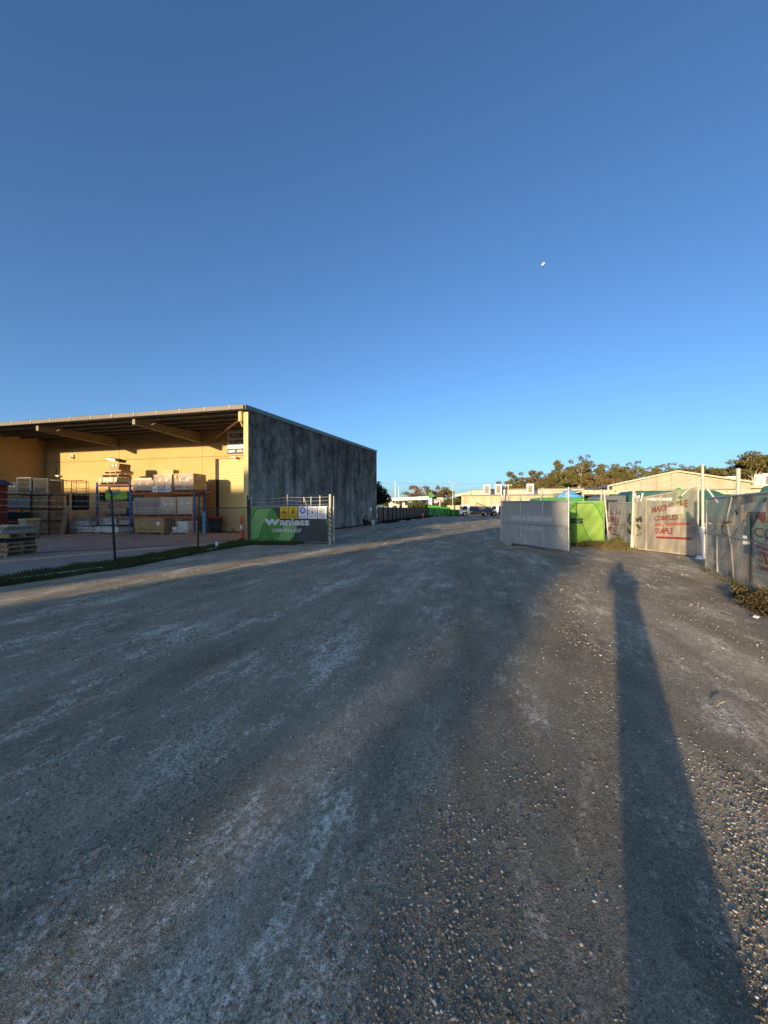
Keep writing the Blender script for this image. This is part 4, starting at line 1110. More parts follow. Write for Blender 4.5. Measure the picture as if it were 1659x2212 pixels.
def paint_left(U, V, c):
    c[..., :3] = CH
    c[in_poly(U, V, [(80, 345), (490, 360), (545, 430), (600, 600), (650, 720), (690, 640), (940, 640), (870, 880), (800, 965), (480, 972), (80, 975)]), :3] = GM
    c[in_poly(U, V, [(105, 570), (150, 450), (200, 378), (465, 376), (405, 450), (345, 630), (235, 925), (190, 945), (92, 948)]), :3] = GL
    c[in_poly(U, V, [(690, 640), (935, 648), (865, 880), (800, 952), (585, 955), (640, 800)]), :3] = GL
    for ln in ([(92, 620), (110, 560), (150, 450), (205, 370), (480, 368), (540, 430), (592, 565)], [(92, 952), (195, 948), (235, 920), (335, 640), (352, 640), (468, 915), (500, 958), (800, 961), (868, 880), (935, 680)]):
        c[in_line(U, V, ln, 13), :3] = DL
    c[in_poly(U, V, [(1392, 562), (1446, 555), (1446, 740)]), :3] = GM
    c[in_line(U, V, [(1392, 562), (1430, 640), (1446, 740)], 10), :3] = DL
    for ln in ([(375, 572), (425, 660)], [(425, 660), (485, 575)], [(478, 575), (530, 660)], [(530, 660), (588, 575)]): c[in_line(U, V, ln, 46), :3] = TX
    c[(V < 566) & (U > 340) & (U < 620) & (V > 545) & (c[..., 0] == TX[0]), :3] = GM
    c[in_text(U, V, 'anless', 612, 1140, 548, 682, .032), :3] = TX
    c[in_text(U, V, '1300 926 537', 492, 1002, 742, 808, .028), :3] = TX
def wr_left(S, T):
    return .030 * np.sin(2 * np.pi * (S * 1.3 + T * .3)) * np.sin(np.pi * T) + .014 * np.sin(2 * np.pi * (S * 6 - T * 1.8)) * (1 - T) + .008 * np.sin(40 * S + 6 * T) * (.3 + S) + .04
cloth('banner', t, G0, G1, (.07, .09), (1.63, 1.67), (300, 124), (80, 1445, 350, 970), paint_left, wr_left, M['print'])
b = MB()
for s in np.linspace(.05, L - .05, 9): b.tube(F(s, ztf(s) - .035, .05), F(s, ztf(s) + .03, 0), .008, n=4)
for s in np.linspace(.05, L - .05, 5): b.tube(F(s, .10, .05), F(s, .07, 0), .008, n=4)
b.build('cable_tie', M['black'], t, world=True)
# safety signs fixed along the top of the banner gate
def gpx(u): return (u - 80) / 1365 * L
def gpz(v): return 1.66 - (v - 350) / 620 * 1.58
def safety_sign(u0, u1, label, base, draw):
    s = (gpx(u0) + gpx(u1)) / 2; w = (gpx(u1) - gpx(u0)) / 2; z0, z1 = gpz(560), gpz(346)
    p = F(s, (z0 + z1) / 2, .09); ang = math.atan2(G1[1] - G0[1], G1[0] - G0[0])
    q = thing('safety_sign', label, 'sign', p, ang, 'safety signs on the left gate')
    h = (z1 - z0) / 2
    MB().box(-w, w, -.006, .0, -h, h).build('board', M[base], q)
    draw(q, w, h, lambda a, c, o=.0095: (a * w, -o, c * h))
def add_poly(q, name, m, pts, fn, o):
    b = MB(); b.prism(pts, lambda a, c, tt: fn(a, c, tt), o - .003, o); b.build(name, M[m], q)
def ring(fn, cx, cz, r, wd, o, asp, n=24):
    vs = []; fs = []
    for i in range(n):
        a = 2 * math.pi * i / n
        vs += [fn(cx + r * math.cos(a), cz + r * asp * math.sin(a), o), fn(cx + (r - wd) * math.cos(a), cz + (r - wd) * asp * math.sin(a), o)]
    for i in range(n):
        k = (i + 1) % n; fs.append((2 * i, 2 * k, 2 * k + 1, 2 * i + 1))
    return vs, fs
def tri_sign(q, fn, pict, l1):
    b = MB(); O = .009
    out = [(0, .86), (-.86, -.24), (.86, -.24)]; inn = [(0, .68), (-.68, -.16), (.68, -.16)]
    vs = [fn(a, c, O) for a, c in out + inn]
    b.add(vs, [(0, 1, 4, 3), (1, 2, 5, 4), (2, 0, 3, 5)])
    if pict == 'car':
        b.add([fn(a, c, O) for a, c in ((-.42, -.06), (.44, -.06), (.44, .06), (.20, .10), (.05, .22), (-.22, .22), (-.32, .10), (-.42, .08))], [tuple(range(8))])
        for cx in (-.24, .26): b.add([fn(cx + .09 * math.cos(k), -.07 + .06 * math.sin(k), O + .001) for k in np.linspace(0, 5.6, 9)], [tuple(range(9))])
    else:
        b.add([fn(a, c, O) for a, c in ((-.20, -.06), (.22, -.06), (.28, .10), (.10, .12), (.06, .42), (-.12, .42), (-.16, .16), (-.22, .10))], [tuple(range(8))])
        b.add([fn(a, c, O) for a, c in ((-.30, -.08), (-.25, -.08), (-.25, .34), (-.30, .34))], [(0, 1, 2, 3)])
        b.add([fn(a, c, O) for a, c in ((-.44, -.10), (-.25, -.10), (-.25, -.06), (-.44, -.06))], [(0, 1, 2, 3)])
        for cx in (-.12, .16): b.add([fn(cx + .09 * math.cos(k), -.09 + .06 * math.sin(k), O + .001) for k in np.linspace(0, 5.6, 9)], [tuple(range(9))])
    b.build('symbol', M['ink'], q)
    b = MB(); n = len(l1)
    for k, w_ in enumerate(l1):
        z1 = -.38 - k * (.54 / n); letters(b, w_, lambda x, z: fn(x, z, O), -.82, .82, z1 - .40 / n, z1, .03)
    b.build('lettering', M['ink'], q)
safety_sign(640, 785, 'yellow triangle sign with a car, leftmost on the gate', 'sign_yellow', lambda q, w, h, fn: tri_sign(q, fn, 'car', ('BEWARE OF', 'VEHICLES')))
safety_sign(798, 945, 'yellow triangle sign with a forklift on the gate', 'sign_yellow', lambda q, w, h, fn: tri_sign(q, fn, 'fork', ('FORKLIFTS', 'OPERATING IN', 'THIS AREA')))
def vis(q, w, h, fn):
    asp = w / h
    b = MB(); n = 24; b.add([fn(.72 * math.cos(2 * math.pi * i / n), .36 + .72 * asp * math.sin(2 * math.pi * i / n), .0085) for i in range(n)], [tuple(range(n))]); b.build('disc', M['blue_sign'], q)
    b = MB(); b.add([fn(a, c, .0105) for a, c in ((-.38, .06), (.38, .06), (.36, .55), (.20, .72), (-.20, .72), (-.36, .55))], [tuple(range(6))]); b.build('vest', M['white_clean'], q)
    b = MB()
    for x in (-.2, .2): b.add([fn(a, c, .012) for a, c in ((x - .04, .10), (x + .04, .10), (x * .4 + .04, .62), (x * .4 - .04, .62))], [(0, 1, 2, 3)])
    b.add([fn(a, c, .012) for a, c in ((-.26, .24), (.26, .24), (.26, .30), (-.26, .30))], [(0, 1, 2, 3)])
    b.build('vest_stripe', M['blue_sign'], q)
    b = MB()
    for k, w_ in enumerate(('HIGH VISIBILITY', 'CLOTHING', 'MUST BE WORN', 'IN THIS AREA')): letters(b, w_, lambda x, z: fn(x, z, .0085), -.80, .80, -.50 - k * .15, -.41 - k * .15, .02)
    b.build('lettering', M['blue_sign'], q)
safety_sign(962, 1108, 'white sign with blue safety vest disc on the gate', 'white_clean', vis)
def five(q, w, h, fn):
    asp = w / h
    b = MB(); b.add(*ring(fn, 0, .0, .86, .11, .0085, asp)); b.build('ring', M['red_sign'], q)
    b = MB(); letters(b, '5', lambda x, z: fn(x, z, .0085), -.22, .24, -.26, .30, .03); b.build('lettering', M['ink'], q)
safety_sign(1122, 1275, 'white speed sign with 5 in a red ring on the gate', 'white_clean', five)
def vis_txt(q, w, h, fn):
    b = MB()
    for k, (w_, a) in enumerate((('ALL', .34), ('VISITORS', .74), ('MUST', .44), ('REPORT', .62), ('TO SITE', .62), ('OFFICE', .60))):
        letters(b, w_, lambda x, z: fn(x, z, .0085), -a, a, .62 - k * .29, .80 - k * .29, .012)
    b.build('lettering', M['ink'], q)
safety_sign(1287, 1437, 'white sign telling all visitors to report, beside striped post', 'white_clean', vis_txt)
# striped gate post and the folded second leaf behind it
t = thing('gate_post', 'thick gate post wrapped in striped hazard tape', 'post', (-2.36, 17.45, 0))
post(t, -2.36, 17.45, 2.17, .055, 'galv_light', n=14)
b = MB(); b.tube((-2.36, 17.45, .32), (-2.36, 17.45, 1.55), .059, .059, 14, False); b.build('hazard_tape', M['hazard'], t, world=True)
t = thing('folded_gate', 'green edged second gate leaf folded behind the striped post', 'gate', (-2.26, 17.85, 0))
gate_frame(t, (-2.26, 17.8), (-2.70, 21.5), (.08, .08), (1.66, 1.66))
post(t, -2.24, 17.8, 2.1, .03, 'galv_light', name='wire_post')
cloth('banner', t, (-2.26, 17.8), (-2.70, 21.5), (.1, .1), (1.64, 1.64), (20, 10), (0, 1, 0, 1), lambda U, V, c: c.__setitem__((Ellipsis, slice(0, 3)), (.06, .26, .03)), lambda S, T: .02 * np.sin(9 * S) - .04, M['print'])
b = MB(); b.box(-2.29, -2.19, 17.74, 17.80, .16, .34); b.tube((-2.24, 17.77, .02), (-2.24, 17.77, .2), .02); b.build('drop_bolt', M['galv_light'], t, world=True)

# right gate, turned with its wire side to the camera ------------------------
A0, A1 = (5.18, 17.6), (6.58, 14.2)
t = thing('mesh_gate', 'open wire gate with the reversed pale banner, mesh side facing', 'gate', (*A1, 0))
F, L, zbf, ztf = gate_frame(t, A0, A1, (.12, .05), (1.89, 1.84), (), (.99, .94), .025, 'galv')
for s in (L * .335, L * .665):
    b = MB(); b.tube(F(s, zbf(s)), F(s, 2.38), .02, .02, 8); b.build('mullion', M['galv'], t, world=True)
for s, h in ((0, 2.36), (L, 2.34)):
    b = MB(); b.tube(F(s, ztf(s)), F(s, h), .022, .022, 8); b.build('wire_post', M['galv'], t, world=True)
b = MB(); b.tube(F(L, 2.25), F(L * .87, 1.87), .018, n=6); b.build('stay', M['galv'], t, world=True)
b = MB()
for z in (2.05, 2.2, 2.34): strand(b, F(0, z), F(L, z - .02), .03, .003, barb=.12)
b.build('barbed_wire', M['wire'], t, world=True)
b = chain_mesh(MB(), A0, A1, (.14, .07), (1.88, 1.83), .075, .0030); kind(b.build('chain_mesh', M['wire'], t, world=True), 'stuff')
def paint_rev(U, V, c):
    c[..., :3] = (.38, .40, .40)
    c[in_poly(U, V, [(75, 315), (460, 315), (330, 480), (75, 560)]), :3] = (.37, .41, .34)
    c[in_poly(U, V, [(600, 315), (960, 315), (960, 520), (720, 560)]), :3] = (.34, .34, .33)
    c[in_text(U, V, 'wanless', 215, 775, 495, 608, .05, True), :3] = (.60, .60, .58)
    c[in_text(U, V, '1300 926 537', 380, 670, 682, 752, .04, True), :3] = (.60, .60, .58)
def wr_rev(S, T):
    return -(.045 + .022 * np.sin(2 * np.pi * (S * 2.4 + (1 - T) * 1.1)) * (1.1 - T) + .012 * np.sin(2 * np.pi * (S * 7 + T * 2)) * (1 - T) + .02 * np.sin(3.1 * S) * np.sin(3.1 * T))
cloth('banner', t, A0, A1, (.15, .08), (1.87, 1.82), (230, 110), (75, 955, 315, 970), paint_rev, lambda S, T: -wr_rev(S, T) * -1.0, M['print'])
b = MB(); p = F(L - .28, .99, .02); q = F(L - .05, .99, .05)
b.tube(F(L - .26, .96, -.02), F(L - .26, 1.13, -.04), .008, n=5); b.tube(F(L - .26, 1.13, -.04), F(L - .05, 1.13, -.04), .008, n=5); b.build('latch', M['galv'], t, world=True)
b = MB()
for k in range(5): b.tube(F(L - .24 + k * .05, .94 - .03 * (k % 2), -.05), F(L - .20 + k * .05, .90 + .03 * (k % 2), -.05), .014, n=6)
b.box(-.03, .03, -.02, .02, -.05, .05, 0, F(L - .12, .84, -.06)); b.build('padlock_chain', M['chassis'], t, world=True)
t = thing('gate_post', 'thick galvanised post behind the open mesh gate', 'post', (5.55, 18.35, 0))
post(t, 5.55, 18.35, 2.42, .062, 'galv', n=14)
b = MB(); b.tube((5.6, 18.33, 2.0), (6.0, 18.2, 1.55), .014); b.build('stay', M['galv'], t, world=True)
t = thing('concrete_block', 'small concrete block under the left end of the mesh gate', 'block', (5.36, 17.25, 0))
MB().box(-.14, .14, -.1, .1, 0, .12).build('block', M['concrete_block'], t, bevel=.01)

# bright green banner gate behind it -----------------------------------------
H0, H1 = (5.62, 18.0), (9.56, 17.3)
t = thing('banner_gate', 'right site gate with the sunlit lime green wanless banner', 'gate', (*H1, 0))
F, L, zbf, ztf = gate_frame(t, H0, H1, (.02, .02), (1.86, 1.88))
for s, h in ((.02, 2.3), (L * .35, 2.36), (L * .62, 2.45), (L * .97, 2.42)):
    b = MB(); b.tube(F(s, 1.88), F(s, h), .025, .025, 6); b.build('wire_post', M['galv_light'], t, world=True)
b = MB()
for z in (2.02, 2.18, 2.33): strand(b, F(0, z), F(L, z), .04, .003, barb=.12)
b.build('barbed_wire', M['wire'], t, world=True)
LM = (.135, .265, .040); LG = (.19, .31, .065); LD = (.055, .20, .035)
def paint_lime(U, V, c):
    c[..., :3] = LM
    c[in_poly(U, V, [(211, 310), (940, 310), (1000, 440), (1045, 600), (1045, 885), (211, 885)]), :3] = (.075, .20, .03)  # shadow of the mesh gate painted in as darker green
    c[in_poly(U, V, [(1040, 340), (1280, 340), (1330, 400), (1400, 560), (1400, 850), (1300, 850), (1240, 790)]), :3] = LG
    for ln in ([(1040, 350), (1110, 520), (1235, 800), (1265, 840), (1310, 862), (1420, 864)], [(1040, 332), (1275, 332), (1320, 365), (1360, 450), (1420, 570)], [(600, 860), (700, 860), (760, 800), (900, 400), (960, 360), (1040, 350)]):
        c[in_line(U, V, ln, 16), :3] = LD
    c[in_text(U, V, 'wanless', 470, 1162, 500, 608, .035), :3] = (.018, .03, .018)
    c[in_text(U, V, '1300 926 537', 560, 1022, 668, 724, .03), :3] = (.018, .03, .018)
def wr_lime(S, T): return .04 + .022 * np.sin(2 * np.pi * (S * 3 + T * 1.4)) * (1.1 - T) + .008 * np.sin(2 * np.pi * (S * 9 - T * 3))
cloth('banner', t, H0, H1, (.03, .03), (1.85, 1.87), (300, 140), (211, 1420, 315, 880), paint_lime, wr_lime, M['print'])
b = MB()
for s in np.linspace(.05, L - .05, 9): b.tube(F(s, 1.83, .05), F(s, 1.9, 0), .008, n=4)
b.build('cable_tie', M['black'], t, world=True)
t = thing('leaning_pole', 'pale pole leaning between lime banner and screened fence', 'pole', (10.6, 18.6, 0))
b = MB(); b.tube((10.52, 18.6, 0), (10.27, 18.6, 2.42), .04, .035); b.build('pole', M['galv_light'], t, world=True)

# screened fence and gates with red lettering ----------------------------------
SB = (.52, .47, .40); RDK = (.33, .05, .035); RLT = (.50, .13, .08)
def wr_scr(amp, ph):
    return lambda S, T: .03 + amp * np.sin(2 * np.pi * (S * 2.2 + T * .8 + ph)) * (1.05 - .8 * T) + .3 * amp * np.sin(2 * np.pi * (S * 7 - T * 2 + ph))
def screen_panel(t, P0, P1, zb, zt, mids, mid_rail, box, paint, amp=.02, ph=0.0, cells=(150, 110), pitch=.085, m='galv_light'):
    F, L, zbf, ztf = gate_frame(t, P0, P1, zb, zt, mids, mid_rail, .026, m)
    cloth('screen', t, P0, P1, (zb[0] + .03, zb[1] + .03), (zt[0] - .01, zt[1] - .01), cells, box, paint, wr_scr(amp, ph), M['print_mesh'])
    b = chain_mesh(MB(), P0, P1, (zb[0] + .03, zb[1] + .03), zt, pitch, .0034); kind(b.build('chain_mesh', M['wire'], t, world=True), 'stuff')
    return F, L
def paint3(U, V, c):
    c[..., :3] = SB; c[..., 3] = .42
    def red(msk, a=.8, col=RDK): c[msk, :3] = col; c[msk, 3] = a
    red(in_text(U, V, 'MAKING THE', 205, 497, 655, 725, .03)); red(in_text(U, V, 'COMPLEX', 240, 490, 752, 828, .03))
    red((V > 848) & (V < 868) & (U > 330) & (U < 470), .7); red(in_text(U, V, 'SIMPLE', 230, 412, 892, 962, .03)); red((V > 985) & (V < 1006) & (U > 335) & (U < 508), .7)
    red(in_line(U, V, [(640, 700), (625, 790), (660, 830)], 26) | in_line(U, V, [(630, 900), (650, 940)], 34), .8, (.06, .05, .05))
t = thing('screened_fence', 'screened wire fence panel with red lettering beside the lime banner', 'fence', (9.95, 15.7, 0))
screen_panel(t, (10.35, 18.3), (9.58, 15.2), (.03, .05), (1.84, 1.80), (), None, (290, 700, 555, 1120), paint3, .03, .1)
def paint4(U, V, c):
    c[..., :3] = (.56, .48, .36); c[..., 3] = .50
    def red(msk, a=.70, col=RDK): c[msk, :3] = col; c[msk, 3] = a
    c[(V > 860) & (U > 1000) & (U < 1490), 3] = .62
    red(in_text(U, V, 'MAKING THE', 965, 1448, 592, 690, .035, shear=-.09)); red(in_text(U, V, 'COMPLEX', 1000, 1345, 735, 808, .035))
    red((V > 850) & (V < 880) & (U > 1010) & (U < 1485), .8, RLT); red(in_text(U, V, 'SIMPLE', 1018, 1262, 920, 1008, .035), .8, (.38, .06, .045)); red((V > 1044) & (V < 1080) & (U > 1035) & (U < 1505), .85, (.34, .04, .03))
    red((U > 1185) & (U < 1390) & (V > 622) & (V < 732), .85, (.66, .60, .52))
    red(in_line(U, V, [(760, 770), (790, 740), (800, 800)], 40) | in_line(U, V, [(720, 760), (745, 800)], 40) | in_line(U, V, [(735, 870), (780, 925)], 36), .8, (.07, .065, .06))
    red(in_line(U, V, [(720, 1040), (790, 1032), (812, 1000)], 12), .8, (.07, .065, .06))
t = thing('screened_gate', 'far screened wire gate reading making the complex simple', 'gate', (9.48, 15.05, 0))
F, L = screen_panel(t, (9.50, 15.0), (10.00, 12.68), (.04, .04), (1.94, 2.24), (.45, 1.05, 1.72), (1.02, 1.03), (715, 1560, 420, 1270), paint4, .02, .3)
b = MB(); b.tube(F(.05, 1.92), F(L - .08, .1), .022); b.build('diagonal', M['galv'], t, world=True)
t = thing('gate_post', 'pale gate post left of the far screened gate, with a broad foot', 'post', (9.46, 15.15, 0))
post(t, 9.44, 15.16, 2.27, .045, 'galv_light', (.06, 0)); b = MB(); b.tube((9.42, 15.1, 0), (9.44, 15.14, .55), .085, .06, 12); b.build('sleeve', M['galv_light'], t, world=True)
b = MB(); b.tube((9.54, 15.2, 2.2), (9.60, 15.1, 1.9), .05); b.build('bracket', M['galv'], t, world=True)
t = thing('gate_post', 'tallest pale post between the two screened gates', 'post', (10.04, 12.55, 0))
post(t, 10.06, 12.55, 2.95, .04, 'galv_light', (-.03, 0), n=14)
b = MB(); b.tube((10.08, 12.5, 0), (10.06, 12.53, .62), .085, .085, 12); b.tube((10.06, 12.53, .62), (10.0, 12.53, .78), .085, .07, 12); b.tube((10.0, 12.53, .78), (10.0, 12.53, 1.0), .07, .08, 12); b.build('pipe_sleeve', M['white_paint'], t, world=True)
b = MB(); b.tube((10.02, 12.6, 2.55), (9.62, 12.9, 1.98), .028); b.tube((10.1, 12.5, 2.25), (10.35, 12.35, 1.75), .028); b.build('stay', M['galv'], t, world=True)
t = thing('barbed_wire', 'barbed wire strands strung between the posts above far screened gate', 'wire', (9.8, 13.8, 2.2))
b = MB()
for z0, z1 in ((2.02, 2.42), (2.12, 2.62), (2.22, 2.85)): strand(b, (9.5, 15.1, z0), (10.04, 12.55, z1), .04, .003, barb=.12)
b.build('strand', M['wire'], t, world=True)
def paint5(U, V, c):
    c[..., :3] = (.44, .39, .31); c[..., 3] = .38
    def red(msk, a=.8, col=RDK): c[msk, :3] = col; c[msk, 3] = a
    c[in_poly(U, V, [(420, 640), (520, 640), (640, 1500), (560, 1640)]), 3] = .25
    red((U > 985) & (U < 1222) & (V > 755) & (V < 875), .85, (.62, .57, .48))
    red(in_text(U, V, 'MAKING', 1115, 1680, 885, 1030, .035)); red(in_text(U, V, 'COMPLEX', 1115, 1700, 1090, 1230, .035)); red((V > 1330) & (V < 1380) & (U > 1110), .7); red(in_text(U, V, 'SIMPLE', 1115, 1650, 1410, 1560, .035)); red((V > 1600) & (V < 1660) & (U > 1100), .7)
    red(in_line(U, V, [(720, 1180), (720, 1130), (745, 1080), (790, 1050), (830, 1048)], 40) | in_line(U, V, [(720, 1180), (745, 1240), (790, 1270)], 34), .75, (.10, .085, .07))
    red(in_line(U, V, [(880, 860), (898, 925)], 16), .9, (.03, .02, .02))
J0, J1 = (8.39, 10.35), (6.10, 5.6)
t = thing('screened_gate', 'nearest screened wire gate at right edge with sagging mesh', 'gate', (*J0, 0))
F, L = screen_panel(t, J0, J1, (.0, .0), (1.83, 1.85), (), (.95, .93), (420, 1560, 640, 1960), paint5, .05, .2, (200, 110), .085, 'galv')
b = MB(); b.tube(F(.02, .98), F(.06, 0.01, -.03), .026); b.build('leaning_leg', M['galv_light'], t, world=True)
b = MB(); b.path([F(1.9, 1.86), F(1.55, 1.3), F(1.85, .75), F(2.02, .02)], .024, 8); b.build('bent_mullion', M['galv_light'], t, world=True)
b = MB(); b.tube(F(.85, .95), F(.92, .02), .022); b.build('mullion', M['galv_light'], t, world=True)
b = MB(); b.tube(F(2.95, 1.84), F(2.95, .02), .03); b.tube(F(2.95, 1.2), F(3.6, 1.75), .024); b.build('dark_brace', M['fence_black'], t, world=True)
b = MB(); b.tube(F(1.95, .9), F(1.25, .25), .016); b.tube(F(1.95, .9), F(2.6, 1.35), .016); b.build('tension_rod', M['galv'], t, world=True)
t = thing('gate_post', 'pale post rising behind the nearest screened gate', 'post', (7.53, 8.47, 0))
post(t, 7.53, 8.47, 2.38, .04, 'galv_light', n=12)
# ---------------------------------------------------------------- brown sheet fence along the lane
E0, E1 = Vector((-0.72, 44.2, 0)), Vector((9.3, 84.0, 0))
t = thing('sheet_fence', 'long brown sheet metal fence running back from the grey wall', 'fence', tuple(E0))
n = 17; u = (E1 - E0) / n; nn = Vector((u.y, -u.x, 0)).normalized()
for k in range(n):
    p = E0 + u * k; q = E0 + u * (k + 1)
    b = MB(); m_ = 12
    for i in range(m_ + 1):
        w = p.lerp(q, i / m_) + nn * (.025 if i % 2 else 0)
        b.v += [(w.x, w.y, .03), (w.x, w.y, 1.80 - .04 * (k % 3 == 1))]
    b.f = [(2 * i, 2 * i + 2, 2 * i + 3, 2 * i + 1) for i in range(m_)]; b.m = [0] * m_
    b.build('panel', M['brown_fence'], t, world=True)
pm = MB().box(-.05, .05, -.05, .05, 0, 1.86).mesh('post', M['black'])
for k in range(n + 1):
    p = u * k + nn * .07; link('post', pm, t, (p.x, p.y, 0), (0, 0, math.atan2(u.y, u.x)))
# bits along the lane
t = thing('striped_post', 'short yellow and black striped post with white cap by the wall end', 'post', (px(800.8, 39), 39, 0))
b = MB(); b.tube((px(800.8, 39), 39, 0), (px(800.8, 39), 39, 1.4), .07, .07, 10); b.build('post', M['hazard'], t, world=True)
MB().lathe([(.12, 1.4), (.13, 1.48), (.09, 1.74), (.03, 1.76)], 10).build('cap', M['white_clean'], t); MB().lathe([(.10, .02), (.16, .03), (.14, .45), (.05, .5)], 10, (.22, -.15, 0)).build('base_block', M['white_paint'], t)
t = thing('bollard', 'orange bollard standing on gravel near the far end of brown fence', 'bollard', (px(913.4, 62), 62, 0))
MB().lathe([(.24, 0), (.24, .05), (.10, .10), (.08, .95), (.05, 1.02)], 12).build('body', M['orange'], t); MB().lathe([(.106, .62), (.10, .80)], 12).build('white_band', M['white_clean'], t)
for k, (x, y, w, l) in enumerate(((2.1, 50.5, .8, 3.0), (4.15, 57.5, .7, 1.6))):
    t = thing('flat_board', ('long white board lying on gravel beside the brown fence', 'short white board lying on gravel farther along brown fence')[k], 'board', (x, y, .03), -math.atan2(u.x, u.y))
    MB().box(-w / 2, w / 2, -l / 2, l / 2, 0, .05).build('sheet', M['white_paint'], t)
# ---------------------------------------------------------------- hook lift skip bins
def skip(loc, rz, label, w, d, h, lid=True):
    t = thing('skip_bin', label, 'skip', loc, rz, 'green skip bins')
    b = MB(); b.hexa([(-w / 2 + .06, -d / 2 + .1, .22), (w / 2 - .06, -d / 2 + .1, .22), (w / 2 - .06, d / 2 - .1, .22), (-w / 2 + .06, d / 2 - .1, .22), (-w / 2, -d / 2, h), (w / 2, -d / 2, h), (w / 2, d / 2, h), (-w / 2, d / 2, h)]); b.build('body', M['skip_green'], t, bevel=.02)
    rb = MB().hexa([(-.05, -d / 2 + .02, .24), (.05, -d / 2 + .02, .24), (.05, -d / 2 + .12, .24), (-.05, -d / 2 + .12, .24), (-.05, -d / 2 - .07, h - .1), (.05, -d / 2 - .07, h - .1), (.05, -d / 2 + .02, h - .1), (-.05, -d / 2 + .02, h - .1)]).mesh('rib', M['skip_green'])
    for x in np.linspace(-w / 2 + .12, w / 2 - .12, 4): link('rib', rb, t, (x, 0, 0))
    b = MB()
    for sgn in (-1, 1): b.tube((sgn * .34, -d / 2 - .02, .4), (sgn * .08, -d / 2 - .12, h * .78), .045, n=6)
    b.tube((-.14, -d / 2 - .12, h * .78), (.14, -d / 2 - .12, h * .78), .05, n=6); b.build('hook_frame', M['bin_dark'], t)
    b = MB(); b.box(-w / 2 - .05, w / 2 + .05, -d / 2 - .06, -d / 2 + .05, h - .09, h + .02); b.build('rim', M['skip_green'], t)
    b = MB(); b.box(-w / 2 + .2, -w / 2 + .34, -d / 2 + .1, d / 2 - .1, 0, .2); b.box(w / 2 - .34, w / 2 - .2, -d / 2 + .1, d / 2 - .1, 0, .2); b.build('runner', M['chassis'], t)
    if lid:
        b = MB(); b.hexa([(-w / 2 + .02, -d / 2 - .04, h + .021), (w / 2 - .02, -d / 2 - .04, h + .021), (w / 2 - .02, d / 2, h + .021), (-w / 2 + .02, d / 2, h + .021), (-w / 2 + .02, -d / 2 + .35, h + .34), (w / 2 - .02, -d / 2 + .35, h + .34), (w / 2 - .02, d / 2, h + .40), (-w / 2 + .02, d / 2, h + .40)]); b.build('lid', M['skip_lime'], t)
    return t
YB = 88.0
skip((px(937, YB), YB + 2.5, 0), 0, 'leftmost and tallest far green skip bin beside brown fence end', 2.4, 5.2, 1.95)
skip((px(961.4, YB), YB + 2.5, 0), 0, 'middle far green skip bin with a pale lid edge', 2.4, 5.2, 1.65)
skip((px(986, YB), YB + 2.5, 0), 0, 'low open far green skip bin beside the white truck cab', 2.3, 5.0, 1.45, False)
skip((11.7, 24.2, 0), R(-3), 'lower green skip bin showing just above the lime banner', 2.3, 2.2, 2.03, False)
skip((12.6, 29.3, 0), R(-3), 'higher green skip bin with a flat top above the mesh gate', 3.0, 2.3, 2.36, False)
